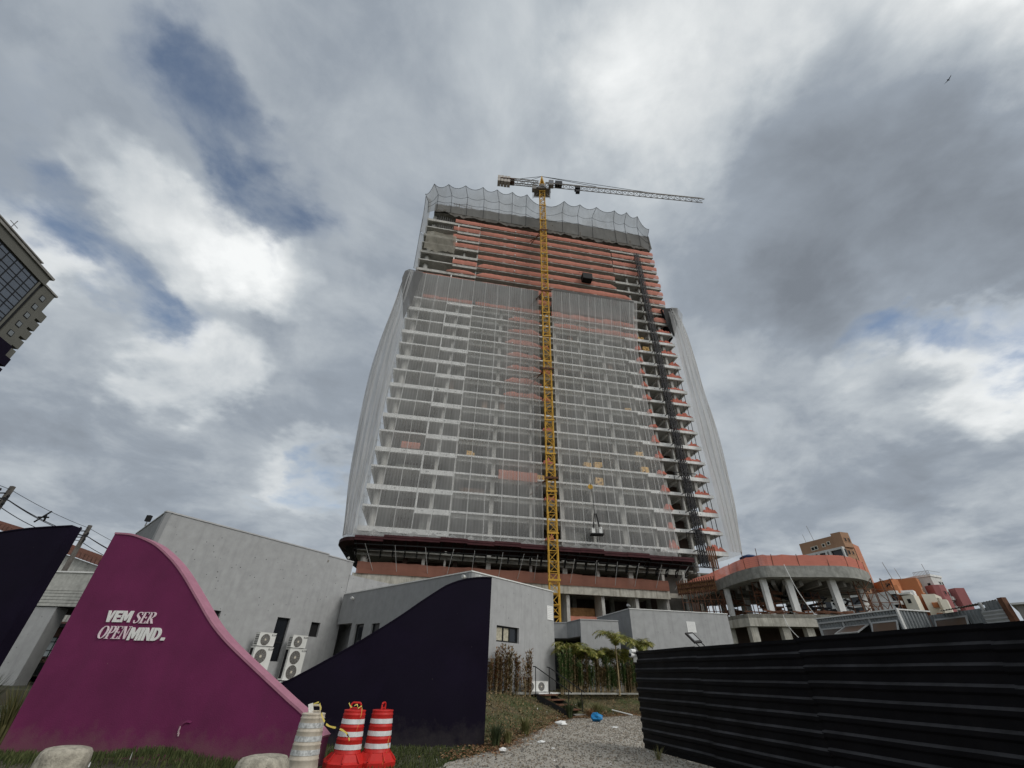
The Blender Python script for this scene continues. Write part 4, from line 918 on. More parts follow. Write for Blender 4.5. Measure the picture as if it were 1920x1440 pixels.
def palm(rg, label, x, y, z, trunk, fl, nf, droop=1.0, leaf='palm', group='young palms behind the hedge row'):
    r = thing('palm_tree', label, 'palm', (x, y, z), group=group)
    g = MB(); g.bar((x, y, z - .05), (x + .03, y, z + trunk * .5), .09, n=8); g.bar((x + .03, y, z + trunk * .5), (x + .02, y, z + trunk), .07, n=8)
    g.build('trunk', 'stem', r); fr = MB(); rc = MB(); top = Vector((x + .02, y, z + trunk))
    for k in range(nf):
        a = 2 * math.pi * k / nf + rg.uniform(-.3, .3); up = rg.uniform(.95, 1.5); L_ = fl * rg.uniform(.8, 1.1); pts = []; p = top.copy(); el = up
        for j in range(9):
            pts.append(p.copy()); p = p + Vector((math.cos(a) * math.cos(el), math.sin(a) * math.cos(el), math.sin(el))) * (L_ / 8); el -= droop * rg.uniform(.20, .36)
        rc.path(pts, .018, n=4)
        for j in range(1, 9):
            for q in range(7):
                t = (j - 1 + q / 7) / 8; b = pts[j - 1].lerp(pts[j], q / 7); d = (pts[j] - pts[j - 1]).normalized(); sd_ = d.cross(Vector((0, 0, 1))); 
                if sd_.length < .01: continue
                sd_.normalize(); ll = L_ * (.34 * math.sin(math.pi * min(1, t * .85 + .15)) + .05)
                for sg in (-1, 1):
                    e_ = b + sd_ * sg * ll * .75 + d * ll * .5 + Vector((0, 0, -ll * rg.uniform(-.1, .5))); mid = b.lerp(e_, .5) + Vector((0, 0, ll * .08)); w_ = d * .012
                    fr.add([b - w_, mid - w_ * 1.1, e_, mid + w_ * 1.1, b + w_], [(0, 1, 3, 4), (1, 2, 3)])
    rc.build('leaf_stalks', 'stem', r); fr.build('fronds', leaf, r)
palm(rg, 'tallest young palm, standing out against the pale low wall', 6.55, 29.4, .86, 2.35, 1.7, 8, 1.0)
palm(rg, 'young palm at the left end of the row, in front of the entrance glass', 3.75, 28.6, .86, 1.7, 1.5, 12)
palm(rg, 'yellowish young palm second from the entrance glass', 4.45, 29.0, .86, 1.6, 1.45, 12)
palm(rg, 'young palm with arching fronds in the middle of the hedge row', 5.3, 29.6, .86, 1.45, 1.5, 12)
palm(rg, 'short young palm just left of the tallest palm', 6.05, 30.2, .86, 1.5, 1.4, 11)
palm(rg, 'short young palm just right of the tallest palm', 7.2, 30.6, .86, 1.5, 1.45, 11)
palm(rg, 'young palm whose yellow crown shows above the end of the black fence', 8.6, 31.6, .86, 2.2, 1.5, 15)
def tuft(rg, label, x, y, z, h, rad, n, m='tuft', lean=.75, w=.028, name='grass_tuft'):
    r = thing(name, label, 'plant', (x, y, z)); g = MB()
    for k in range(n):
        a = rg.random() * 6.28; d = rad * .35 * rg.random(); hh = h * rg.uniform(.5, 1.05); l = rg.uniform(.1, lean) * hh * .8; c, t = math.cos(a), math.sin(a)
        pts = [(d + l * f * f, hh * (f - .12 * f * f * (l / hh) * 2)) for f in (0, .35, .7, 1)]; ws = [w, w * 1.1, w * .7, .001]; vs = []
        for (q, zz), ww_ in zip(pts, ws): vs += [(x + c * q - t * ww_ / 2, y + t * q + c * ww_ / 2, z - .02 + zz), (x + c * q + t * ww_ / 2, y + t * q - c * ww_ / 2, z - .02 + zz)]
        g.add(vs, [(0, 1, 3, 2), (2, 3, 5, 4), (4, 5, 7, 6)])
    g.build('blades', m, r)
tuft(rg, 'dark strappy plant at the foot of the navy wall end', -.18, 14.75, .02, .62, .3, 110)
tuft(rg, 'pale grass clump on the bank between the navy wall and the steps', .75, 17.6, HB(.75, 17.6), .60, .3, 120, 'tuft_dry')
tuft(rg, 'dry low clump beside the dark strappy plant', .15, 15.3, .05, .38, .3, 90, 'tuft_dry')
tuft(rg, 'dark green clump at the foot of the steps', 3.0, 24.0, .10, .75, .35, 130)
tuft(rg, 'broad green clump on the bank right of the steps', 4.6, 26.0, HB(4.6, 26.0) , .65, .5, 220, 'tuft_dry', 1.0)
tuft(rg, 'reddish-brown low clump between the steps and the blue bag', 4.15, 25.2, .06, .45, .4, 150, 'litterleaf', 1.1)
tuft(rg, 'small green clump on the upper bank left of the blue bag', 3.9, 26.6, HB(3.9, 26.6), .4, .4, 110, 'tuft', .9)
tuft(rg, 'tall dark grass at the left edge below the navy wall', -12.3, 12.45, 0, 1.5, .6, 260, 'tuft', .6, .03)
tuft(rg, 'tall lighter grass in front of the left navy wall, beside the magenta wall', -11.55, 12.9, 0, 1.25, .5, 200, 'tuft_dry', .7, .03)
tuft(rg, 'thin weed at the foot of the black fence', 3.72, 13.2, .02, .35, .2, 40, 'tuft_dry', 1.0, .012)
# ------------------------------------------------------------------ litter
def crumple(name, label, cat, x, y, z, s_, m, seed, flat=.5, n=2):
    rg_ = random.Random(seed); r = thing(name, label, cat, (x, y, z)); vs = []; fs = []
    rows = 5; cols = 8
    for j in range(rows + 1):
        for i in range(cols):
            t = 2 * math.pi * i / cols; ph = math.pi * j / rows; rr_ = s_ * rg_.uniform(.7, 1.2)
            vs.append((x + rr_ * math.sin(ph) * math.cos(t), y + rr_ * math.sin(ph) * math.sin(t) * .8, z + s_ * flat + rr_ * flat * math.cos(ph)))
    for j in range(rows):
        for i in range(cols): fs.append((j * cols + i, (j + 1) * cols + i, (j + 1) * cols + (i + 1) % cols, j * cols + (i + 1) % cols))
    MB().add(vs, fs).build('crumpled_sheet' if flat < .5 else 'bag', m, r)
crumple('plastic_bag', 'crumpled blue plastic bag at the foot of the bank', 'bag', 4.05, 23.0, .05, .27, 'blue_bag', 3, .62)
crumple('plastic_bag', 'torn white plastic bag on the gravel at the foot of the steps', 'bag', 2.30, 21.2, .03, .26, 'bag_white', 5, .30)
crumple('paper_scrap', 'white scrap on the gravel near the navy wall corner', 'litter', .03, 14.0, .02, .12, 'white_clean', 8, .35)
crumple('paper_scrap', 'small white scrap in the middle of the gravel', 'litter', 1.12, 15.9, .02, .12, 'white_clean', 11, .25)
crumple('paper_scrap', 'tiny pale scrap on the gravel nearest the camera', 'litter', 1.35, 14.6, .02, .06, 'bag_white', 12, .4)
crumple('paper_scrap', 'white scrap on the gravel right of the blue bag', 'litter', 4.35, 20.9, .03, .14, 'white_clean', 15, .16)
r = thing('plastic_pipe', 'short white plastic pipe lying on the bank by the fence end', 'pipe', (6.0, 27.2, .2)); MB().bar((5.62, 27.4, HB(5.62, 27.4) + .10), (6.45, 26.6, .12), .055, n=8).build('pipe', 'white_clean', r)

# ------------------------------------------------------------------ site office behind the fence
def corr(g, a, b, z0, z1, pit, dep, vertical=True, n_in=None):
    A, t, n, Ln = frame(a, b)
    if vertical:
        k = int(Ln / pit); pr = []
        for i in range(k): pr += [(i * Ln / k, 0), (i * Ln / k + Ln / k * .45, 0), (i * Ln / k + Ln / k * .6, dep), (i * Ln / k + Ln / k * .85, dep)]
        pr.append((Ln, 0)); vs = []
        for s_, d in pr: q = A + t * s_ + n * d; vs += [(q.x, q.y, z0), (q.x, q.y, z1)]
        g.add(vs, [(2 * i, 2 * i + 2, 2 * i + 3, 2 * i + 1) for i in range(len(pr) - 1)])
    else:
        k = max(2, int((z1 - z0) / pit)); pr = []
        for i in range(k): pr += [(z0 + i * (z1 - z0) / k, 0), (z0 + (i + .6) * (z1 - z0) / k, .03), (z0 + (i + .62) * (z1 - z0) / k, 0)]
        pr.append((z1, 0)); vs = []
        for z_, d in pr:
            for s_ in (0, Ln): q = A + t * s_ - n * d; vs.append((q.x, q.y, z_))
        g.add(vs, [(2 * i, 2 * i + 1, 2 * i + 3, 2 * i + 2) for i in range(len(pr) - 1)])
    return g
def awning(par, a, b, s0, s1, z0, z1, openang):
    A, t, n, _ = frame(a, b); f = MB(); top = A + t * s0 - n * .05; down = Vector((0, 0, -math.cos(openang))) - n * math.sin(openang); H_ = z1 - z0; w = s1 - s0
    base = Vector((top.x, top.y, z1)); nn = t.cross(down).normalized()
    for (u0, u1, v0, v1) in ((0, w, 0, .06), (0, w, H_ - .06, H_), (0, .06, .06, H_ - .06), (w - .06, w, .06, H_ - .06)):
        c_ = base + t * ((u0 + u1) / 2) + down * ((v0 + v1) / 2); plate(f, c_, t, down, nn, u1 - u0, v1 - v0, .04)
    o = f.build('awning_window', 'office_light', par); q = MB(); plate(q, base + t * (w / 2) + down * (H_ / 2), t, down, nn, w - .1, H_ - .1, .01); q.build('pane', 'sheet', o)
    f = MB(); P_ = lambda s_, z, d: A + t * s_ - n * d + Vector((0, 0, z)); f.add([P_(s0 + .03, z0, .012), P_(s1 - .03, z0, .012), P_(s1 - .03, z1, .012), P_(s0 + .03, z1, .012)], [(0, 1, 2, 3)]); f.build('opening', 'dark', par)
of = thing('site_office', 'grey sheet-metal site hut with propped-open awning windows, nearest the round podium', 'hut', (17, 22, 0))
a, b_ = (15.61, 23.88), (16.56, 19.95)
corr(MB(), a, b_, 0, 4.05, .16, .03).build('wall', 'office', of)
A, t, n, Ln = frame(a, b_)
g = MB(); g.wall((a[0] - n.x * .06, a[1] - n.y * .06), (b_[0] - n.x * .06, b_[1] - n.y * .06), 4.05, 4.12, .12); g.build('eave', 'office_light', of)
g = MB(); corr(g, (a[0] - .05, a[1]), (b_[0] - .05, b_[1]), 4.12, 4.30, .14, .04); g.build('roof_edge', 'office', of)
for s0 in (.0, 1.35, 2.70, Ln - .02): MB().wall(*[(p.x, p.y) for p in (A + t * (s0 - .04) - n * .03, A + t * (s0 + .04) - n * .03)], 0, 4.05, .05).build('post', 'office_light', of)
awning(of, a, b_, .08, 1.28, 3.0, 3.85, .06); awning(of, a, b_, 1.42, 2.62, 3.0, 3.85, 1.15); awning(of, a, b_, 2.76, 3.95, 3.0, 3.9, .38)
corr(MB(), b_, (18.14, 20.32), 0, 4.25, .17, .05).build('end_wall', 'office', of)
MB().bar((16.55, 19.9, 0), (16.55, 19.9, 4.33), .09).build('corner_trim', 'coping_white', of)
MB().prism([(15.5, 23.95), (16.5, 19.9), (18.3, 20.3), (18.3, 25)], (0, 0, 4.27), (1, 0, 0), (0, 1, 0), (0, 0, .05)).build('roof', 'coping_white', of)
of2 = thing('site_office', 'grey sheet-metal hut with slatted louvres and a rusty roof sheet, second from the podium', 'hut', (19, 18, 0))
a, b_ = (18.05, 20.2), (18.05, 17.6)
corr(MB(), a, b_, 0, 4.12, .16, .03).build('wall', 'office', of2)
awning(of2, a, b_, .25, 1.75, 3.2, 3.95, .25)
corr(MB(), b_, (18.15, 16.9), 0, 4.3, .16, .03).build('wall', 'office', of2)
g = MB(); corr(g, (17.95, 17.75), (18.0, 16.95), 3.4, 4.0, .12, .03, vertical=False); g.build('louvre', 'office_light', of2)
MB().bar((18.0, 17.68, 0), (18.0, 17.68, 4.3), .08).build('post', 'office_light', of2)
g = MB(); vs = []; N_ = 40
for i in range(N_ + 1):
    u = i / N_; d = .035 * (i % 2)
    vs += [(17.15 + 2.57 * u, 18.6, 4.07 + d + .48 * u), (18.4 + 2.3 * u, 20.0, 4.24 + d + .35 * u)]
g.add(vs, [(2 * i, 2 * i + 1, 2 * i + 3, 2 * i + 2) for i in range(N_)]); g.build('roof_sheet', 'sheet', of2)
of3 = thing('store_shed', 'low dark shed with a rusty post at the far right edge above the fence', 'shed', (19.5, 16, 0))
MB().bar((18.15, 16.75, 0), (18.05, 16.85, 4.35), .18).build('rusty_post', 'rust', of3)
MB().wall((18.25, 16.7), (20.5, 13.5), 0, 4.05, .15).build('wall', 'concrete_dark', of3)
g = MB(); g.prism([(18.1, 16.7), (20.4, 13.3), (24, 15), (22, 20)], (0, 0, 4.1), (1, 0, 0), (0, 1, 0), (0, 0, .06)); g.build('roof', 'coping_white', of3)
# ------------------------------------------------------------------ the tower under construction
TP = (1.5, 63.0, 0.0); TA = R(9.5)
def fthing(name, label, cat, group=None): return thing(name, label, cat, TP, TA, group, world=False)
Z = [18.2 + 3.0 * k for k in range(15)] + [60.2 + 2.84 * (k + 1) for k in range(10)]   # slab tops, Z[24] = 88.6
DEP = 17.0; UL, UC, UR, UE = -22.5, -10.0, 22.0, 33.2
tw = fthing('tower_building', 'unfinished concrete tower of some thirty storeys with red guard mesh on its upper floors', 'building')
for k, z in enumerate(Z):
    g = MB(); g.box(UL, UC, 0, DEP, z - .18, z); g.box(UC, UR, .0, DEP, z - .18, z); g.box(UR, UE, 0.02, DEP - 2, z - .18, z)
    g.build('floor_slab', 'concrete', tw)
    g = MB()
    even = (k % 2 == 0)
    if even: g.box(UL, UC, -.04, .30, z - .72, z - .005)
    else: g.box(UL, -15.2, -.02, .2, z - .30, z - .005); g.box(-15.2, UC, -.05, .30, z - .78, z - .005)
    g.box(UL - .02, UL + .3, .31, DEP, z - .62, z - .19)
    g.box(UC + .02, 4.0, -.03, .14, z - .28, z - .004); g.box(4.0, UR, -.03, .14, z - .28, z - .004)
    g.box(UC + .02, UR, .95, 1.25, z - .68, z - .181)
    dz = .66 if even else .5
    g.box(UR + .01, UE, -.06, .26, z - dz, z - .004); g.box(UE - .2, UE + .02, .27, 6, z - .42, z - .004)
    for x in (-13.0, -4.0, 2.1, 7.1, 12.1, 17.1, 22.2, 25.3, 27.9, 30.8): g.box(x - .15, x + .15, 1.26, DEP, z - .55, z - .182)
    g.build('edge_beam', 'concrete_light' if k < 16 else 'concrete', tw)
    g = MB(); rgk = random.Random(k)
    for j in range(5): x = rgk.choice([-18, -14.2, -12, -11, 24, 26, 29.5]) + rgk.uniform(-.6, .6); g.box(x - .07, x + .07, -.065, -.055, z - .42, z - .30)
    g.build('tie_holes', 'dark', tw)
def ctop(k): return Z[k + 1] - .18 if k + 1 < len(Z) else 91.0
Zs = [15.2] + Z
g = MB()
cols = [(-13.0, .55, .7), (-10.1, .32, .6), (-4.0, .75, .9), (2.1, .42, .9), (7.1, .8, .9), (12.1, .45, .9), (17.1, .85, .9), (22.2, .40, .9), (25.3, .50, .5), (27.9, .35, .5), (30.8, .60, .5)]
for (x, w, y) in cols:
    g = MB()
    for z0, z1 in zip([3.0] + Zs, Zs + [91.5]): g.box(x - w * .42, x + w * .42, y, y + .5, z0 + .002, z1 - .181)
    g.build('column', 'concrete', tw)
g = MB(); g.lathe([(.52, 3.0), (.52, 91)], 16, (-20.9, 1.3, 0)); g.build('column', 'concrete', tw)
for k in range(1, 24, 2): 
    MB().box(-15.25, -15.0, .0, .3, Z[k] + .002, Z[k + 1] - .725).build('stub_column', 'concrete_light', tw)
for x in (-20.9, -14, -8, -2, 4, 10, 16, 22, 27.5, 31): MB().box(x - .3, x + .3, 6.3, 6.9, 3, 91).build('inner_column', 'concrete_raw', tw); MB().box(x - .3, x + .3, 14.5, 15.1, 3, 91).build('inner_column', 'concrete_raw', tw)
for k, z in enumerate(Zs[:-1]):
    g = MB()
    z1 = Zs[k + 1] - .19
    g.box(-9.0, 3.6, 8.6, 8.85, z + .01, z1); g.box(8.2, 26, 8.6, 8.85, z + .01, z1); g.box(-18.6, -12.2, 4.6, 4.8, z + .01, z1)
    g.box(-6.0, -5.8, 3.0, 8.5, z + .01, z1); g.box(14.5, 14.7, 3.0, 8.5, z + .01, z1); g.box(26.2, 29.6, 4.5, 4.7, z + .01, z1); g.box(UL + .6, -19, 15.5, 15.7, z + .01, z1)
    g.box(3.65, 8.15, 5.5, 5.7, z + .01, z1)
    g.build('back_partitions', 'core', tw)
for k in range(0, 24):
    rgk = random.Random(900 + k); z = Z[k]; z1 = Z[k + 1] - .2; g = MB(); bays = [(-20, -15.6), (-15, -13.3), (-12.7, -10.3), (-9.6, -4.4), (-3.6, 1.9), (7.6, 11.9), (12.6, 16.7), (17.7, 22.0), (22.6, 25.0)]
    for (a_, b_) in bays:
        q = rgk.random()
        if q < .16: g.box(a_ + rgk.uniform(.2, .8), b_ - rgk.uniform(.2, .8), 2.4 + rgk.random(), 2.6 + rgk.random() * .1 + 1.0, z + .01, z + rgk.uniform(.8, 2.6))
        elif q < .26: x = rgk.uniform(a_, b_ - .8); g.box(x, x + .9, 1.6, 3.4, z + .01, z1)
    if g.v: g.build('partial_wall', 'block_wall' if k % 3 else 'concrete_raw', tw)
    g = MB()
    for j in range(rgk.choice([0, 0, 5, 9, 14])): x = rgk.choice(bays)[0] + rgk.uniform(.3, 4); g.bar((x, 1.6 + rgk.random(), z + .01), (x, 1.7 + rgk.random(), z1), .07)
    if g.v: tag(g.build('props', 'steel', tw), kind='stuff')
# podium storeys
g = MB(); g.box(-22.5, 22.0, 0.0, DEP, 15.0, 15.2); g.box(22.01, 27, .5, DEP, 15.0, 15.2); g.build('floor_slab', 'concrete_raw', tw)
g = MB(); g.box(-22.5, 25.0, .5, .85, 14.5, 14.99); g.build('edge_beam', 'concrete_raw', tw)
g = MB(); g.box(-21.6, 21.8, -.5, DEP, 11.75, 12.0); g.build('floor_slab', 'concrete_stain', tw)
MB().box(-21.7, 21.9, -.75, -.45, 10.95, 12.02).build('edge_beam', 'concrete_stain', tw)
MB().box(-21.6, 22, -.3, DEP, 7.2, 7.45).build('floor_slab', 'concrete_stain', tw)
MB().box(-21.6, 22, -.4, -.1, 6.5, 7.44).build('edge_beam', 'concrete_stain', tw)
for x in (-17, -10.1, -4.2, 2.0, 7.0, 12.0, 17.0, 21.6): MB().box(x - .22, x + .22, -.1, 1.4, 0, 6.6).build('podium_pier', 'concrete', tw); MB().box(x - .22, x + .22, -.25, 2.6, 7.45, 11.74).build('podium_pier', 'concrete', tw)
g = MB()
for x in (-15.5, -8.6, -5.8): g.box(x - .3, x + .3, 1.8, 2.4, 12.0, 15.0)
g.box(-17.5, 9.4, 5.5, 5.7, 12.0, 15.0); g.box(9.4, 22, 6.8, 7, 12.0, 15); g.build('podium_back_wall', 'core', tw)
g = MB(); g.box(7.3, 11.7, 2.6, 2.75, 7.46, 9.7); g.build('orange_hoarding', 'timber', tw)
MB().box(12.4, 16.6, 2.9, 3.0, 7.46, 9.0).build('steel_hoarding', 'office', tw)
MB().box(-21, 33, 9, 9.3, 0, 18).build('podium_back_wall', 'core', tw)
MB().box(22.3, 26.8, 2.5, 2.8, 3, 14.9).build('podium_back_wall', 'concrete_dark', tw)
MB().box(22.2, 27.0, .3, 1.0, 11.3, 11.9).build('edge_beam', 'concrete_stain', tw)
MB().box(21.8, 22.2, .6, 1.2, 0, 14.5).build('column', 'concrete', tw)
MB().box(25.3, 25.8, .6, 1.2, 0, 14.5).build('column', 'concrete', tw)
MB().box(27.1, 33, 1.5, 9, 15.0, 15.2).build('floor_slab', 'concrete_raw', tw)
# guard mesh along each floor
def cloth_strip(par, name, x0, x1, z0, h, m, amp=.10, y=-.14, seed=0.0, ragged=.06, n=None, ends=False, bulge=.10):
    n = n or max(4, int((x1 - x0) * 1.6)); g = MB()
    def fn(a, b):
        x = x0 + (x1 - x0) * a; tp = h * (1 + ragged * sn(x * .45 + seed, seed * 1.7) + ragged * .35 * sn(x * 2.1, seed))
        if ends: tp *= min(1, .25 + a * (x1 - x0) * .55) * min(1, .35 + (1 - a) * (x1 - x0) * .5)
        return (x, y - amp * (.5 + .5 * sn(x * 2.7 + seed * 3, b * 2)) - bulge * math.sin(b * 3.1), z0 + tp * b - .03)
    g.grid(fn, n, 4); return g.build(name, m, par, smooth=True)
for k in range(16, 25):
    z = Z[k]; sd_ = k * 1.37
    if k == 24: continue
    left = {23: -16.2, 22: -16.0, 21: -15.7, 20: -9.7, 19: -15.3, 18: -16.3, 17: -22.4, 16: -22.3}[k]
    cloth_strip(tw, 'guard_mesh', left, UC - .05, z, 1.3 if k != 18 else 1.0, 'guard', seed=sd_, ends=(k in (18, 20))) if left < UC - 1 else None
    cloth_strip(tw, 'guard_mesh', UC + .05, 21.9 if k > 18 else 25.0, z, 1.28, 'guard', seed=sd_ + 5, ends=(k < 20), y=-.10)
    if k > 20: cloth_strip(tw, 'guard_mesh', 22.05, 33.2, z, 1.3, 'guard', seed=sd_ + 9, y=-.16)
    else: cloth_strip(tw, 'guard_mesh', 28.6, 33.2, z, 1.3, 'guard', seed=sd_ + 9, y=-.16, ends=(k < 18))
cloth_strip(tw, 'guard_mesh', -16, 33.2, 88.6, 1.25, 'guard', seed=3.3)
for x0_, x1_, k, h in ((-20, -10.2, 15, .9), (-9.5, -3.2, 15, .9), (-3, 4, 15, 1.1), (6.3, 24.5, 15, 1.15), (6.8, 24.0, 14, 1.0)): cloth_strip(tw, 'guard_mesh', x0_, x1_, Z[k], h, 'guard', seed=x0_, ragged=.25)
for k in range(8, 15): cloth_strip(tw, 'guard_mesh', -3.2 + .5 * hash1(k), 3.9, Z[k], .95, 'guard', seed=k * 2.2, ragged=.3, ends=True)
cloth_strip(tw, 'guard_mesh', -3.3, 2.9, Z[3] - .55, 1.5, 'guard', seed=1, ragged=.05, y=-.2); cloth_strip(tw, 'guard_mesh', -18.8, -15.9, Z[4] + .4, 1.1, 'guard', seed=2, ragged=.05, y=.5)
def heap(x0, x1, z, h, seed, y=-.05, d=.9):
    g = MB(); n = max(6, int((x1 - x0) * 4)); rgh = random.Random(seed)
    ph = [rgh.uniform(0, 6.28) for _ in range(6)]
    def fn(a, b):
        x = x0 + (x1 - x0) * a; env = math.sin(math.pi * min(1, max(0, a))) ** .5; tp = h * env * (.65 + .35 * math.sin(a * 9 + ph[0]) * math.sin(a * 23 + ph[1]))
        t = b * math.pi; return (x + .08 * math.sin(b * 9 + ph[2]), y + d * .5 * (1 - math.cos(t)) * .6 - .12 * math.sin(a * 31 + ph[3]) * math.sin(t), z + tp * math.sin(t) * (1 + .15 * math.sin(a * 17 + b * 7 + ph[4])))
    g.grid(fn, n, 7); return g.build('guard_mesh_heap', 'guard_bright', tw, smooth=False)
for k in range(0, 17):
    rgk = random.Random(k + 50)
    if k < 16: heap(30.0 + rgk.uniform(-1.6, .8), 33.1 - rgk.uniform(0, .5), Z[k], rgk.uniform(.7, 1.5), k, y=-.1)
    if k < 15: heap(23.7 + rgk.uniform(-.3, .2), 24.8 + rgk.uniform(0, .5), Z[k] - .1, rgk.uniform(.9, 1.8), k + 20, y=-.35)
    if k < 13 and k % 2 == 0: heap(3.9, 5.3 + rgk.uniform(0, .8), Z[k] - .3, rgk.uniform(.8, 1.6), k + 70, y=-.5)
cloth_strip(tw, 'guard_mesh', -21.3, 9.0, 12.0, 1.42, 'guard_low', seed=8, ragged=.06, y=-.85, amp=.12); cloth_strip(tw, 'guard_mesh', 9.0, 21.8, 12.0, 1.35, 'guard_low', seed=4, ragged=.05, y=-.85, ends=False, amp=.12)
cloth_strip(tw, 'guard_mesh', 7.4, 11.8, 7.45, 1.0, 'guard', seed=4, ragged=.1, y=.6)
# rooftop formwork drape and reinforcement
g = MB()
def fn(a, b):
    x = -21.3 + 54.6 * a; zt = 94.3 + 2.0 * min(1, a * 1.5) + .25 * sn(x * .8); zb = 90.6 + .5 * sn(x * .5, 2) + .25 * sn(x * 1.9) + (1.0 if x < -16 else 0) * .8 * math.sin((x + 21.3) / 5.3 * 3.14)
    return (x, -.25 - .35 * (1 - b) * (.5 + .5 * sn(x * 1.1, 3)) - .12 * sn(x * 3.1, b * 3), zb + (zt - zb) * b)
g.grid(fn, 110, 7); g.build('formwork_drape', 'drape', tw, smooth=True)
g = MB(); g.box(-21.3, 33.2, .05, DEP, 91.3, 91.6); g.box(-21.2, 33.2, .1, .3, 91.6, 94.0); g.build('formwork', 'concrete_dark', tw)
g = MB(); rg = random.Random(4)
for k in range(90): x = -20.5 + rg.random() * 52; y = rg.uniform(0, 2); g.bar((x, y, 93.5), (x + rg.gauss(0, .12), y, 95.6 + rg.random() * 1.7), .06)
g.path([(-17.2, .3, 96.4), (-12.5, .3, 95.9)], .08)
for k in range(8): g.bar((-17 + k * .6, .3, 94.5), (-17 + k * .6, .3, 96.8), .06)
tag(g.build('reinforcement_bars', 'rust', tw), kind='stuff')
MB().box(-21.0, -16.3, 3.5, 3.7, 85.9, 91.2).build('shade_panel', 'dark', tw)  # black panels added so the openings read as deep shade
MB().box(-15.6, -10.3, 2.5, 2.7, 80.2, 82.6).build('shade_panel', 'dark', tw)
g = MB()
for k in range(9): g.bar((-20.6 + k * .5, .5, 85.9), (-20.5 + k * .5, .5, 91.0), .07)
g.build('shoring_props', 'steel', tw)
for k in range(10, 25): MB().lathe([(.13, 0), (.13, .22), (.001, .23)], 8, (-1.7, -.25, Z[k] + .25 * (k % 3))).build('work_light', 'white_clean', tw)
# pallets of blocks on the floors
PAL = [(-8.5, 4, .9, 'yellow-orange pallet of blocks behind the left net, left of centre'), (2.9, 3, 1.0, 'pallet of blocks at the right edge of the left net'), (11.0, 4, 1.0, 'pallet of blocks near the middle of the right net, left of the load rope'), (12.9, 4, 1.2, 'taller pallet of blocks right of the load rope'), (12.8, 3, 1.3, 'heaped pallet one floor below the taller one'), (21.2, 4, 1.1, 'pallet of blocks near the right edge of the right net'), (20.6, 5, .9, 'second pallet near the right edge, one floor higher'), (19.8, 8, .7, 'small pale pallet high behind the right net'), (25.9, 13, 1.4, 'orange timber stack beside the black hoist mast near its middle'), (25.2, 14, 1.0, 'upper timber stack beside the black hoist mast')]
for (x, k, h, lab) in PAL:
    r = fthing('block_pallet', lab, 'pallet', group='pallets of blocks on the tower floors'); rgk = random.Random(int(x * 10))
    g = MB(); w = 1.3
    for i in range(4):
        for j in range(int(h / .26)):
            if rgk.random() < .9: g.box(x + i * w / 4 + .01, x + (i + 1) * w / 4 - .02, .25 + rgk.uniform(0, .08), .95, Z[k] + .13 + j * .26, Z[k] + .13 + j * .26 + .24)
    g.build('blocks', 'pallet', r); MB().box(x - .03, x + w + .03, .22, .98, Z[k] + .002, Z[k] + .12).build('pallet_base', 'timber', r)

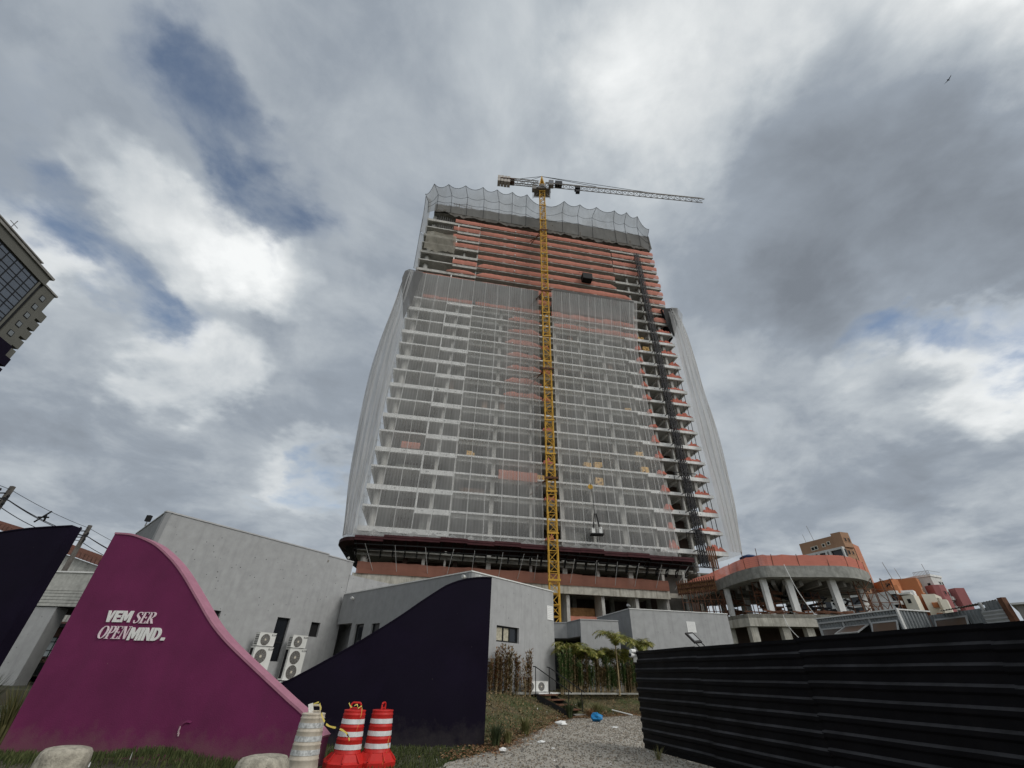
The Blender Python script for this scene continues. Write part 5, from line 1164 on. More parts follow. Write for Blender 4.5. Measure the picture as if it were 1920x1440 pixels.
# ------------------------------------------------------------------ debris tray (dark red canopy) round the podium
def tray(name_label, x0, x1, steps, leftround):
    r = fthing('debris_tray', name_label, 'canopy')
    zf = lambda x: 15.9 + .45 * min(1, max(0, (x + 22) / 10)) - .4 * max(0, (x - 4) / 20)
    g = MB(); n = steps
    for i in range(n):
        a = x0 + (x1 - x0) * i / n; b_ = x0 + (x1 - x0) * (i + 1) / n; z = zf((a + b_) / 2) + .10 * (i % 2)
        for (ya, yb, za, zb) in ((-3.1, -.8, z - .05, z - 1.0),):
            g.add([(a, ya, za), (b_, ya, za), (b_, yb, zb), (a, yb, zb), (a, ya, za - .12), (b_, ya, za - .12), (b_, yb, zb - .12), (a, yb, zb - .12)], [(0, 3, 2, 1)[::-1], (4, 5, 6, 7)[::-1], (0, 1, 5, 4), (1, 2, 6, 5), (2, 3, 7, 6), (3, 0, 4, 7)])
    g.build('deck', 'tray', r)
    g = MB()
    for i in range(n):
        a = x0 + (x1 - x0) * i / n; b_ = x0 + (x1 - x0) * (i + 1) / n; z = zf((a + b_) / 2) + .10 * (i % 2); d = .05 * (i % 2)
        g.box(a, b_, -3.2 - d, -3.11 - d, z - .52, z + .12); g.box(a, b_, -3.32 - d, -3.21 - d, z - .50, z - .42); g.box(a, b_, -3.26 - d, -3.205 - d, z - .18, z - .08)
    g.build('fascia', 'tray_edge', r)
    g = MB(); m_ = int((x1 - x0) / 1.55)
    for i in range(m_ + 1):
        x = x0 + .2 + (x1 - x0 - .4) * i / m_; z = zf(x)
        g.bar((x, -3.0, z - .42), (x, -.6, z - 1.35), .16); g.bar((x, -.6, z - 1.35), (x, -.3, z - 2.0), .13); g.bar((x, -1.9, z - .8), (x, -.5, z - 2.1), .09); g.bar((x - .15, -.9, z - 1.75), (x + .15, -.9, z - 1.75), .14)
    for yy, dz in ((-2.5, -.72), (-1.5, -1.1)): g.bar((x0, yy, zf(x0) + dz), (x1, yy, zf(x1) + dz), .14)
    g.build('brackets', 'black_metal', r)
    if leftround:
        g = MB(); cx, cy = x0, 1.0; nn = 7; pr = []
        for i in range(nn + 1):
            a = R(90 + 90 * i / nn); pr.append((cx + 4.0 * math.cos(a) * .62, cy - 4.1 * math.sin(a)))
        z = 15.88
        g.add([(cx, cy, z - .9)] + [(p[0], p[1], z) for p in pr] + [(cx, cy, z - 1.1)] + [(p[0], p[1], z - .45) for p in pr], [(0, i + 1, i + 2) for i in range(nn)] + [(nn + 2, nn + 4 + i, nn + 3 + i) for i in range(nn)] + [(i + 1, nn + 3 + i, nn + 4 + i, i + 2) for i in range(nn)])
        g.box(cx - 2.45, cx, 1.01, 12, z - .45, z - .30); g.build('corner_deck', 'tray', r)
        g = MB()
        for i in range(1, nn): g.bar((cx, cy, z - 2.2), (pr[i][0] * .7 + cx * .3, pr[i][1] * .7 + cy * .3, z - .5), .12)
        for i in range(6): y = 2 + i * 1.7; g.bar((cx - 2.2, y, z - .6), (cx, y, z - 1.9), .13)
        g.build('brackets', 'black_metal', r)
    return r
t1 = tray('dark red debris tray ringing the podium on the left of the crane mast', -22.0, 3.4, 7, True)
t2_ = tray('dark red debris tray on the right of the crane mast, ending by the round podium', 4.9, 25.2, 6, False)
def ropes(par, xs, ztop, zbot, y0, y1, lean):
    for i, x in enumerate(xs): MB().bar((x, y0, ztop), (x + lean[i % len(lean)], y1, zbot), .075, n=5).build('stay_rope', 'seam', par)
ropes(t1, [-20.6, -16.8, -12.9, -9.2, -6.4, -2.6, .3, 2.2], 15.2, 12.3, -2.9, -.9, [1.4, .6, .7, -.5, -.1, -.2, -.5, -.1]); ropes(t2_, [7.4, 10.6, 13.6, 16.8, 20.2, 24.3], 15.0, 12.2, -2.9, -.9, [-.2, .2, .1, -.2, -.4, -1.6])

# ------------------------------------------------------------------ nets
def net_panel(label, x0f, x1f, z0, z1, seams, topv, botv, m='net', cat='safety net', sag=.35, zt=None):
    r = fthing('facade_net', label, cat); g = MB(); nu, nv = 40, 46
    def pos(a, b, lift=0.0):
        z = z0 + (z1 - z0) * b + (zt(a) * b if zt else 0); x = x0f(z) + (x1f(z) - x0f(z)) * a
        d = topv * b + botv * (1 - b) - .6 * math.sin(math.pi * b) * 0.6; w = .22 * sn(a * 26 + .3 * b, b * 1.3) + .12 * sn(a * 61, b * 4)
        return (x, -(d + w * (1 - abs(2 * b - 1) ** 6)) - lift, z)
    g.grid(lambda a, b: pos(a, b), nu, nv); g.build('mesh_sheet', m, r, smooth=True)
    for s_ in seams:
        g = MB()
        for j in range(nv):
            p = Vector(pos(s_ + .002 * sn(j * .4, s_ * 9), j / nv, .03)); q = Vector(pos(s_ + .002 * sn((j + 1) * .4, s_ * 9), (j + 1) / nv, .03)); g.add([p - Vector((.06, 0, 0)), p + Vector((.06, 0, 0)), q + Vector((.06, 0, 0)), q - Vector((.06, 0, 0))], [(0, 1, 2, 3)])
        g.build('seam_rope', 'seam', r)
    return r, pos
nl, posl = net_panel('pale debris net over the left half of the facade, left of the crane mast', lambda z: -22.35, lambda z: 3.2 - .2 * (68 - z) / 52, 16.3, 68.0, [i / 10.5 for i in range(11)] + [1.0], 1.9, 2.9)
nr, posr = net_panel('pale debris net over the right half of the facade, between crane mast and black hoist', lambda z: 6.2 - .5 * (69 - z) / 52, lambda z: (23.5 if z < 55 else 23.5 + (z - 55) / 15 * 1.9) - .4 * (69 - z) / 52, 16.7, 69.0, [0, .11, .2, .31, .42, .50, .58, .69, .80, .91, .955, 1.0], 1.6, 2.9, zt=lambda a: .9 * a)
def scallop(par, x0, x1, n, z):
    g = MB(); rgs = random.Random(int(abs(x0) * 7))
    def fn(a, b):
        x = x0 + (x1 - x0) * a; u = (a * n) % 1.0; env = 1 - 4 * (u - .5) ** 2; 
        return (x, -3.0 + .25 * b - .15 * sn(x * 4), z + 1.0 * (1 - b) * (1 - .55 * env) + .15 * b * sn(x * 3))
    g.grid(fn, n * 8, 2); g.build('gathered_hem', 'seam', par, smooth=True)
scallop(nl, -22.3, 3.2, 10, 16.1); scallop(nr, 5.8, 23.0, 8, 16.2)
def side_net(label, prof, inner, yfront, yback, sgn, nseam, m='net_side'):
    """prof: (z, u_outer); sheet from the building corner out to u_outer then back along the side"""
    r = fthing('side_net', label, 'safety net'); pz = catmull(prof, 5); g = MB()
    NF = 28
    def pos(i, k, lift=0.0):
        z, uo = pz[i]; ui = inner(z); f = k / NF
        if f <= .6:
            a = f / .6; x = ui + (uo - ui) * (1 - (1 - a) ** 1.25); y = yfront + 1.3 * a ** 4 + .30 * sn(k * 1.15 + .05 * z, z * .06) * (1 - abs(2 * i / (n - 1) - 1) ** 4 * .7); x += sgn * .10 * sn(k * 2.3, z * .12)
        else: t = (f - .6) / .4; x = uo - sgn * .6 * t * t + sgn * .15 * sn(k * 1.4, z * .1); y = yfront + 1.35 + (yback - yfront - 1.35) * t
        return (x + sgn * lift, y - lift, z)
    n = len(pz); vs = [pos(i, k) for i in range(n) for k in range(NF + 1)]
    fs = [(i * (NF + 1) + k, i * (NF + 1) + k + 1, (i + 1) * (NF + 1) + k + 1, (i + 1) * (NF + 1) + k) for i in range(n - 1) for k in range(NF)]
    g.add(vs, fs); g.build('mesh_sheet', m, r, smooth=True)
    for s_ in range(1, nseam + 1):
        g = MB()
        k0 = int(NF * .6 * s_ / nseam); pts = [Vector(pos(i, k0, .06)) for i in range(n)]
        g.path(pts, .085); g.build('seam_rope', 'seam' if sgn > 0 else 'coping', r)
    return r, pos
LPz = [(16.3, -23.9), (24, -24.8), (32.5, -25.4), (41, -25.8), (49.5, -25.6), (56, -25.0), (62, -24.6), (65.5, -24.3), (67.8, -23.9)]
ln, _ = side_net('billowing pale net bulging past the left edge of the tower', LPz, lambda z: -22.4, -2.2, 15, -1, 5)
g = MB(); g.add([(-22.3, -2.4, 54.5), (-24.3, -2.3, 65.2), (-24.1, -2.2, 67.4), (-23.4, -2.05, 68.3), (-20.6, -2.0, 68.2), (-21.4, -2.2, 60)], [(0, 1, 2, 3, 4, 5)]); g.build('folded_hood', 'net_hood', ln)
RPz = [(18, 35.6), (25.8, 36.7), (32.5, 37.1), (39, 37.3), (47, 37.1), (55.4, 37.05), (61.8, 36.8), (66, 36.4), (68.4, 35.9), (69.8, 35.0)]
rn, _ = side_net('opaque pale net standing off the right edge of the tower', RPz, lambda z: 32.9 if z < 62 else 32.9, -1.0, 9, 1, 5)
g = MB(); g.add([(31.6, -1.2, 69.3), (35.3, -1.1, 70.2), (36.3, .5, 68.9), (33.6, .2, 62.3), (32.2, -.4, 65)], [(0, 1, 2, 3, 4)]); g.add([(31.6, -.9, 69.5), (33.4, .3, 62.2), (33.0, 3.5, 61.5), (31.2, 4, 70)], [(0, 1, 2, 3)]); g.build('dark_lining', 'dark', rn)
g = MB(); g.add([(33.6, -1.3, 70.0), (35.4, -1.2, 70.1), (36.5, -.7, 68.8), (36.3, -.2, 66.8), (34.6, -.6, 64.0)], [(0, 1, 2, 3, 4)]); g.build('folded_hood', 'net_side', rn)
# upper catch tray behind the tops of the nets
for x0_, x1_, lab in ((-22.3, 3.2, 'grey catch tray along the top of the left facade net'), (6.4, 24.6, 'grey catch tray along the top of the right facade net')):
    r = fthing('catch_tray', lab, 'canopy'); g = MB(); zt = 68.0 if x0_ < 0 else 69.4
    g.add([(x0_, -.1, zt - 4.6), (x1_, -.1, zt - 4.6), (x1_, -1.75, zt), (x0_, -1.75, zt)], [(0, 1, 2, 3)]); g.add([(x0_, -.1, zt - 4.5), (x1_, -.1, zt - 4.5), (x1_, -1.75, zt + .1), (x0_, -1.75, zt + .1)], [(3, 2, 1, 0)]); g.build('tray_mesh', 'tray_net', r)
    g = MB(); n = int((x1_ - x0_) / 2.6)
    for i in range(n + 1): x = x0_ + (x1_ - x0_) * i / n; g.bar((x, 0, zt - 4.6), (x, -1.75, zt), .09)
    g.build('outriggers', 'steel', r)
# rooftop fence of bent poles and net
r = fthing('rooftop_net_fence', 'grey net on bent poles standing up round the tower roof', 'safety net')
TOPS = [(-23.9, 95.3), (-22.42, 100.15), (-18.98, 101.02), (-14.85, 101.81), (-10.54, 102.5), (-6.96, 102.6), (-3.02, 102.78), (0.75, 102.9), (5.2, 99.6), (10.58, 103.0), (14.81, 102.8), (19.32, 103.0), (24.28, 103.0), (27.66, 103.2), (30.53, 102.3), (33.0, 97.4)]
BOTB = [-22.6, -20.69, -17.47, -13.76, -9.74, -5.91, -2.79, .68, 4.8, 9.98, 14.09, 17.73, 23.85, 26.71, 30.38, 32.6]
def tz(i, b):
    x0, z0 = BOTB[i], 91.5 if i not in (0, 15) else 90.0; x1, z1 = TOPS[i]; off = 1.6
    if b < .72: t = b / .72; return Vector((x0 + (x1 - x0) * .25 * t, -.5 - .1 * t, z0 + (z1 - z0) * .72 * t))
    t = (b - .72) / .28; return Vector((x0 + (x1 - x0) * (.25 + .75 * t), -.6 - (off - .6) * t, z0 + (z1 - z0) * (.72 + .28 * t)))
g = MB(); vs = []; NB = 10; seg = 5; m_ = (len(TOPS) - 1) * seg + 1
for b_ in range(NB + 1):
    for i in range(m_):
        k = min(len(TOPS) - 2, i // seg); t = i / seg - k; p = tz(k, b_ / NB).lerp(tz(k + 1, b_ / NB), t); s_ = 4 * t * (1 - t) * (b_ / NB)
        vs.append((p.x, p.y + .35 * s_, p.z - .95 * s_ * (b_ / NB)))
g.add(vs, [(j * m_ + i, j * m_ + i + 1, (j + 1) * m_ + i + 1, (j + 1) * m_ + i) for j in range(NB) for i in range(m_ - 1)]); g.build('mesh_sheet', 'net_top', r, smooth=True)
for lev in (10, 7, 4):
    g2 = MB(); g2.path([Vector(vs[lev * m_ + i]) + Vector((0, -.04, 0)) for i in range(m_)], .07 if lev == 10 else .045); g2.build('edge_rope', 'hoist', r)
for i in range(len(TOPS)):
    g = MB(); g.path([tz(i, b_ / 12) + Vector((0, -.03, 0)) for b_ in range(13)], .10, n=5); g.build('bent_pole', 'hoist', r)
g = MB()
g.grid(lambda a, b: (-23.3 - .4 * b + 1.3 * a, -1.1 - .2 * sn(b * 9) + 1.0 * a, 82 + 13.3 * b), 5, 16); g.build('side_sheet', 'net_top', r, smooth=True)
g = MB(); g.path([(-23.2, -1.0, 82), (-23.3, -1.0, 88), (-23.8, -1.1, 95.3)], .09); g.path([(-22.9, -.5, 70.5), (-23.3, -.5, 82.5), (-22.9, -.5, 83)], .07); g.build('corner_pole', 'hoist', r)
r = fthing('mesh_screen', 'beige mesh sheet hung across the upper left corner of the tower', 'safety net'); g = MB()
g.grid(lambda a, b: (-21.8 + 6.6 * a, -.5 - .25 * sn(a * 5, b * 4), 77.0 + 6.5 * b + .5 * sn(a * 6) * (1 - b) - .5 * a * b), 14, 12); g.build('mesh_sheet', 'net_patch', r, smooth=True)
g = MB(); g.grid(lambda a, b: (-22.9 - .4 * b + .9 * a, -.5 + .6 * a, 70.5 + 12 * b), 3, 10); g.build('mesh_sheet', 'net_top', r)

# ------------------------------------------------------------------ tower crane
CX, CY = 6.25, 60.6
cr = thing('tower_crane', 'yellow lattice tower crane standing against the facade with a grey horizontal jib', 'crane', (CX, CY, 0))
def lattice(g, p, q, w, h, step, wl_, wb, tri=False, up=Vector((0, 0, 1))):
    p = Vector(p); q = Vector(q); d = (q - p); L_ = d.length; d.normalize(); a = d.cross(up).normalized() if abs(d.dot(up)) < .95 else Vector((1, 0, 0)); b_ = a.cross(d).normalized()
    if tri: cs = [a * (-w / 2), a * (w / 2), b_ * h]
    else: cs = [a * (-w / 2) - b_ * (h / 2), a * (w / 2) - b_ * (h / 2), a * (w / 2) + b_ * (h / 2), a * (-w / 2) + b_ * (h / 2)]
    n = max(1, round(L_ / step)); m_ = len(cs)
    for c in cs: g.bar(p + c, q + c, wl_)
    for k in range(n):
        t0, t1 = L_ * k / n, L_ * (k + 1) / n
        for i in range(m_):
            c0, c1 = cs[i], cs[(i + 1) % m_]
            g.bar(p + d * t0 + c0, p + d * t0 + c1, wb)
            if k % 2: c0, c1 = c1, c0
            g.bar(p + d * t0 + c0, p + d * t1 + c1, wb)
g = MB(); lattice(g, (CX, CY, 0), (CX, CY, 103.2), 1.25, 1.25, 1.3, .16, .085); 
for k in range(1, 18): g.box(CX - .82, CX + .82, CY - .82, CY - .70, k * 6 - .12, k * 6 + .12); 
g.build('mast', 'crane', cr)
g = MB(); g.box(CX - .95, CX + .95, CY - .95, CY + .95, 103.2, 103.7); g.lathe([(1.15, 0), (1.15, .7), (.9, .8)], 16, (CX, CY, 103.75)); g.build('slewing_ring', 'crane_grey', cr)
g = MB(); g.box(CX - 2.0, CX + 2.0, CY - 1.2, CY + 1.2, 102.52, 102.6)
for x in (-2.2, 2.2):
    for y in (-1.7, 0, 1.7): g.bar((CX + x, CY + y, 102.6), (CX + x, CY + y, 103.7), .09)
    g.bar((CX + x, CY - 1.7, 103.65), (CX + x, CY + 1.7, 103.65), .09)
for y in (-1.7, 1.7): g.bar((CX - 2.2, CY + y, 103.65), (CX + 2.2, CY + y, 103.65), .09); g.bar((CX - 2.2, CY + y, 103.1), (CX + 2.2, CY + y, 103.1), .07)
g.bar((CX - 2.0, CY, 100.6), (CX - .8, CY, 102.5), .12); g.bar((CX + 2.0, CY, 100.6), (CX + .8, CY, 102.5), .12)
g.build('platform', 'crane_grey', cr)
MB().box(CX - 2.6, CX - 1.6, CY - 1.9, CY - .8, 101.1, 102.4).build('electrical_cabinet', 'crane_grey', cr); g = MB(); g.box(CX + 1.6, CX + 2.8, CY - 2.0, CY - .9, 102.9, 105.0); g.build('cabin', 'crane_grey', cr)
MB().box(CX + 1.75, CX + 2.65, CY - 2.03, CY - 2.005, 103.4, 104.7).build('cabin_window', 'glass_blue', cr)
g = MB(); g.bar((CX - .7, CY - .6, 104.5), (CX + .05, CY, 110.0), .20); g.bar((CX + .7, CY - .6, 104.5), (CX + .05, CY, 110.0), .20); g.bar((CX + .7, CY + .6, 104.5), (CX + .05, CY, 110.0), .20); g.bar((CX - .7, CY + .6, 104.5), (CX + .05, CY, 110.0), .20)
for z_, w_ in ((105.7, .58), (107, .43), (108.3, .27)): g.box(CX - w_, CX + w_, CY - w_, CY + w_, z_, z_ + .15)
g.build('tower_head', 'crane', cr)
JD = Vector((.9971, .0760, 0)); J0 = Vector((CX, CY, 106.2))
g = MB(); lattice(g, J0 + JD * 1.0, J0 + JD * 43.2, 1.1, 1.25, 1.55, .14, .07, tri=True); g.build('jib', 'crane_grey', cr)
g = MB(); lattice(g, J0 - JD * 9.0, J0 - JD * .9, 1.2, .9, 1.4, .17, .07); g.build('counter_jib', 'crane_grey', cr)
for i in range(4):
    for j in range(2):
        c = J0 - JD * (9.0 + .82 * (i - .5)) + Vector((0, 0, -.85 + 1.32 * j - .12 * (i < 2))); g = MB(); plate(g, c, JD, Vector((0, 0, 1)), JD.cross(Vector((0, 0, 1))), .72, 1.22, 1.6); g.build('counterweight', 'counterweight', cr)
g = MB(); plate(g, J0 - JD * 8.9 + Vector((0, 0, -.17)), JD, Vector((0, 0, 1)), JD.cross(Vector((0, 0, 1))), 3.6, .16, 1.9); g.build('counterweight_frame', 'rust', cr)
g = MB(); hd = Vector((CX + .05, CY, 110.0))
g.bar(hd, J0 + JD * 14.5 + Vector((0, 0, 1.6)), .09); g.bar(hd, J0 + JD * 29 + Vector((0, 0, 1.3)), .09); g.bar(hd, J0 - JD * 8.5 + Vector((0, 0, .6)), .09); g.bar(hd, J0 - JD * 4 + Vector((0, 0, .6)), .07); g.build('tie_ropes', 'hoist', cr)
g = MB(); q = J0 + JD * 9.3; plate(g, q + Vector((0, 0, -.55)), JD, Vector((0, 0, 1)), JD.cross(Vector((0, 0, 1))), 1.3, .55, 1.2); g.box(q.x - .5, q.x + .5, q.y - .4, q.y + .4, 104.1, 105.0); q = J0 + JD * 4.4
plate(g, q + Vector((0, 0, .9)), JD, Vector((0, 0, 1)), JD.cross(Vector((0, 0, 1))), 1.8, 1.3, 1.2); g.build('trolley', 'hoist', cr)
for z_ in (26, 46.3, 66, 86):
    g = MB()
    for s_ in (-1, 1): g.bar((CX + .7 * s_, CY + .6, z_), (CX + 2.4 * s_ - 1.2, CY + 3.4 + .25 * s_, z_ + .4), .16)
    g.box(CX - 1.0, CX + 1.0, CY - 1.0, CY - .84, z_ - .15, z_ + .15); g.bar((CX - .8, CY, z_), (CX - 3.0, CY + 2.3, z_ - 1.6), .13)
    g.build('wall_tie', 'rust', cr)
# suspended load
r = thing('suspended_load', 'white sacks on a dark tray hanging from a rope in front of the right net', 'load', (11.9, 60.5, 18.5))
lx, ly = 12.6, 62.6
MB().bar((lx, ly - 1.3, 20.6), (lx - .25, ly - 1.3, 26), .05).build('rope', 'dark', r); MB().bar((lx - .32, ly - 1.3, 25.4), (lx - .32, ly - 1.2, 25.4), .75, n=16).build('pulley', 'crane', r)
g = MB()
for s_ in (-.45, .45): g.bar((lx + s_, ly - 1.3, 19.0), (lx + s_ * .3, ly - 1.3, 21.3), .09); g.bar((lx + s_, ly - 1.9, 19.0), (lx + s_ * .3, ly - 1.5, 21.3), .09)
g.box(lx - .9, lx + .9, ly - 2.1, ly - .9, 18.2, 18.35); g.build('cradle', 'dark', r)
g = MB(); g.box(lx - .75, lx - .3, ly - 1.9, ly - 1.1, 18.36, 19.1); g.box(lx + .3, lx + .72, ly - 1.9, ly - 1.1, 18.36, 19.25); g.build('sacks', 'bag_white', r)
r = fthing('loading_platform', 'black box platform jutting from an upper floor right of the crane mast', 'platform')
g = MB(); g.box(13.6, 15.8, -1.6, -1.5, 74.8, 76.5); g.box(13.6, 13.7, -1.5, -.1, 74.8, 76.5); g.box(15.7, 15.8, -1.5, -.1, 74.8, 76.5); g.box(13.6, 15.8, -1.5, 0, 74.7, 74.8); g.bar((13.7, -1.5, 76.5), (13.3, -.1, 78.2), .07); g.bar((15.7, -1.5, 76.5), (15.9, -.1, 78.2), .07); g.build('box', 'dark', r)
# ------------------------------------------------------------------ hoist mast
r = fthing('hoist_mast', 'black twin lattice hoist mast climbing the right end of the facade', 'hoist')
for s_, nm in ((-.34, 'a'), (.34, 'b')):
    g = MB(); lattice(g, (27.95 + s_, -1.35, 15.5), (27.95 + s_, -1.35, 86.8), .46, .46, 2.1, .095, .05); g.build('mast', 'hoist', r)
for k in range(0, 24): MB().bar((27.6, -1.1, Z[k] - .3), (27.4, -.1, Z[k] - .3), .10).build('wall_tie', 'hoist', r); MB().bar((28.3, -1.1, Z[k] - .3), (28.5, -.1, Z[k] - .3), .10).build('wall_tie', 'hoist', r)
g = MB()
for z_ in (20.3, 30.2, 15.4): g.bar((26.0, -1.3, z_), (30, -1.3, z_), .12); g.bar((26.0, -1.3, z_), (26.6, -.2, z_ - .8), .1)
tag(g.build('landing_bars', 'hoist', r), kind='stuff')
g = MB()
for k in range(5): g.box(28.9 + k * .34, 29.08 + k * .34, -1.0, -.9, 15.4, 18.6)
g.build('timber_gate', 'rust', r)
g = MB()
for k in range(16): x = 31.2 + .45 * (k % 5); g.bar((x, -.25, Z[k // 3] - 3), (x + .1, -.25, Z[k // 3] - .2), .07)
# thin edge props between the right-hand slab tips
pr = fthing('edge_props', 'thin dark props standing between the slab tips at the right end of the tower', 'props')
g = MB()
for k in range(0, 12):
    for x in (31.9, 32.7): g.bar((x, .4, Z[k] + .01), (x + .05, .4, Z[k + 1] - .2), .08)
g.build('props', 'hoist', pr)
g = MB()
for k in range(0, 10): g.bar((UL + .3, .3, Z[k] + 1.1), (UL - .9, -.3, Z[k] + 1.15), .06); g.bar((UL - .5, .2, Z[k]), (UL - .7, 0, Z[k] + 1.6), .06); g.bar((UL + .05, .2, Z[k]), (UL - .1, 0, Z[k] + 1.3), .06)
pl_ = fthing('edge_props', 'thin guard stubs along the slab tips at the left end of the tower', 'props'); g.build('props', 'steel', pl_)
# ------------------------------------------------------------------ round podium on the right
RING = [(26.0, 64.3), (26.7, 59.0), (26.75, 54.5), (27.1, 51.3), (27.9, 49.6), (29.2, 49.05), (32.0, 48.75), (35.1, 48.35), (37.4, 48.6), (39.6, 49.9), (41.6, 51.7), (43.2, 54.2), (44.2, 58), (43.5, 63), (40, 68), (33, 70), (27, 69)]
def offs(poly, d):
    cx = sum(p[0] for p in poly) / len(poly); cy = sum(p[1] for p in poly) / len(poly); out = []
    for x, y in poly: v = Vector((x - cx, y - cy)); l = v.length; out.append((cx + v.x * (l - d) / l, cy + v.y * (l - d) / l))
    return out
def smoothpoly(poly, n=4): return [q[:2] for q in catmull(poly + [poly[0]], n)][:-1]
RS = smoothpoly(RING)
pod = thing('round_podium', 'unfinished concrete podium with a curved roof slab on tall columns, right of the tower', 'building', (34, 57, 0))
def band(g, poly, z0, z1):
    n = len(poly); g.add([(x, y, z0) for x, y in poly] + [(x, y, z1) for x, y in poly], [(i, (i + 1) % n, n + (i + 1) % n, n + i) for i in range(n)])
g = MB(); g.prism(RS, (0, 0, 11.05), (1, 0, 0), (0, 1, 0), (0, 0, 1.15)); g.build('roof_slab', 'concrete_raw', pod)
g = MB(); inner = offs(RS, 1.6)
for i in range(0, len(inner), 3): 
    x, y = inner[i]; g.bar((x, y, 10.75), (35, 59, 10.75), .35, .55)
g.build('roof_ribs', 'concrete_dark', pod)
gm = MB(); outer = offs(RS, .25); n = len(outer); vs = []; 
use = list(range(0, 56))
for j, zz in enumerate((12.2, 12.75, 13.35)):
    for i in range(n): x, y = outer[i]; vs.append((x + .05 * sn(i * 1.3, j), y + .05 * sn(i * 2.1, j + 4), zz + (.08 * sn(i * .9) if j == 2 else 0)))
o = gm.add(vs, [(j * n + i, j * n + (i + 1) % n, (j + 1) * n + (i + 1) % n, (j + 1) * n + i) for j in range(2) for i in range(n)]).build('guard_mesh', 'guard_bright', pod)
g = MB()
for i in range(0, n, 4): x, y = outer[i]; g.bar((x, y, 12.2), (x + .1 * hash1(i), y, 13.45 + .7 * (hash1(i, 2) > .75)), .05)
g.build('guard_posts', 'rust', pod)
colp = [(24.6, 53.6, .6), (25.9, 50.9, .62), (28.0, 50.5, .65), (31.0, 50.3, .7), (36.3, 50.4, .75), (41.0, 53.9, .7), (30, 60, .7), (36, 60, .7), (42, 61, .7), (33, 66, .7)]
for x, y, w in [(27.2, 56.8, .5), (28.4, 50.3, .55), (31.0, 50.0, .62), (35.6, 49.7, .66), (41.6, 53.9, .6), (31, 60, .6), (37, 61, .6), (42, 62, .6), (34, 67, .6)]:
    MB().box(x - w / 2, x + w / 2, y, y + .5, 7.5, 11.06).build('column', 'concrete_light', pod)
LW = smoothpoly(offs(RING, -.1)); g = MB()
LOW = [(24.0, 53.5), (25.2, 49.5), (28.5, 48.9), (36, 48.1), (40.5, 49.6), (44, 54), (44.4, 60), (40, 68), (27, 69), (24, 62)]
g.prism(LOW, (0, 0, 7.1), (1, 0, 0), (0, 1, 0), (0, 0, .35)); g.build('floor_slab', 'concrete_stain', pod)
g = MB()
for a_, b_ in zip(LOW[:6], LOW[1:7]): g.wall(a_, b_, 6.35, 7.46, .35)
g.build('edge_beam', 'concrete_stain', pod)
for x, y in ((24.6, 52.6), (25.6, 49.7), (28.7, 49.3), (31.0, 49.05), (36.0, 48.6), (40.3, 50.0)): MB().box(x - .38, x + .38, y, y + .7, 0, 6.4).build('column', 'concrete_stain', pod)
MB().wall((24.8, 57), (43, 56), 0, 6.9, .2).build('back_wall', 'core', pod)
# shoring and scaffold under the slab
def scaffold(label, x0, x1, y0, y1, z0, z1, sx, seed, junk=14, diag=True):
    r = thing('scaffold', label, 'scaffold', ((x0 + x1) / 2, y0, z0)); g = MB(); rgs = random.Random(seed); x = x0; k = 0
    while x <= x1 + .01:
        for y in (y0, y1): g.bar((x, y, z0), (x + rgs.gauss(0, .05), y, z1), .07)
        if x + sx <= x1 + .01:
            zz = z0 + .9
            while zz < z1:
                for y in (y0, y1): g.bar((x, y, zz), (x + sx, y, zz), .06)
                if diag and rgs.random() < .7: g.bar((x, y0, zz), (x + sx, y0, min(z1, zz + 1.3)), .05)
                if rgs.random() < .5: g.bar((x + sx, y0, zz), (x, y0, min(z1, zz + 1.3)), .05)
                zz += 1.3
        x += sx; k += 1
    g.build('tubes', 'rust', r); g = MB()
    for i in range(junk): a = rgs.uniform(x0, x1 - 1); z = rgs.choice([z0 + .1, z0 + 1.0, z0 + 2.2]) + rgs.uniform(0, .5); w = rgs.uniform(.8, 2.2); g.bar((a, y0 + rgs.uniform(0, 1.5), z), (a + w, y0 + rgs.uniform(0, 1.5), z + rgs.gauss(0, .2)), rgs.uniform(.08, .28), rgs.uniform(.08, .3))
    g.build('planks', 'rust' if seed % 2 else 'hoist', r); return r
scaffold('dense dark scaffold under the podium slab between its second and third columns', 27.9, 30.8, 52.2, 55, 7.46, 11, 1.0, 1, 26)
scaffold('scaffold with piled forms under the podium slab, in the widest bay', 32.2, 35.8, 53, 56, 7.46, 10.3, .9, 2, 40)
scaffold('tall scaffold standing outside the right end of the podium slab', 38.2, 43.4, 50.2, 53.0, 5.5, 11.4, 1.05, 3, 34)
scaffold('shoring under the formwork bridge beside the tower', 22.6, 26.9, 57.0, 60, 5.0, 10.8, .8, 4, 30)
scaffold('cluttered shoring behind the left columns of the podium', 26.9, 29.0, 58, 61, 7.46, 11, .8, 5, 36)
r = thing('stacked_forms', 'dark heap of stacked forms on the podium floor', 'formwork', (34, 54, 7.5)); g = MB(); rg = random.Random(77)
for i in range(60): x = rg.uniform(32.3, 36.8); y = rg.uniform(53, 57); z = 7.6 + rg.random() * 1.7 * (1 - abs(x - 34.4) / 2.8); g.bar((x, y, z), (x + rg.uniform(.4, 1.5), y + rg.gauss(0, .5), z + rg.gauss(0, .2)), rg.uniform(.1, .35), rg.uniform(.08, .3))
for i in range(30): x = rg.uniform(37, 40.5); y = rg.uniform(53, 57); z = 7.6 + rg.random() * 2.2; g.bar((x, y, z), (x + rg.uniform(.4, 1.2), y, z + rg.gauss(0, .3)), rg.uniform(.1, .35), rg.uniform(.08, .3))
g.build('forms', 'hoist', r)
r = thing('edge_debris', 'brown planks and loose forms lying along the edge of the podium floor', 'planks', (32, 49, 7.5)); g = MB()
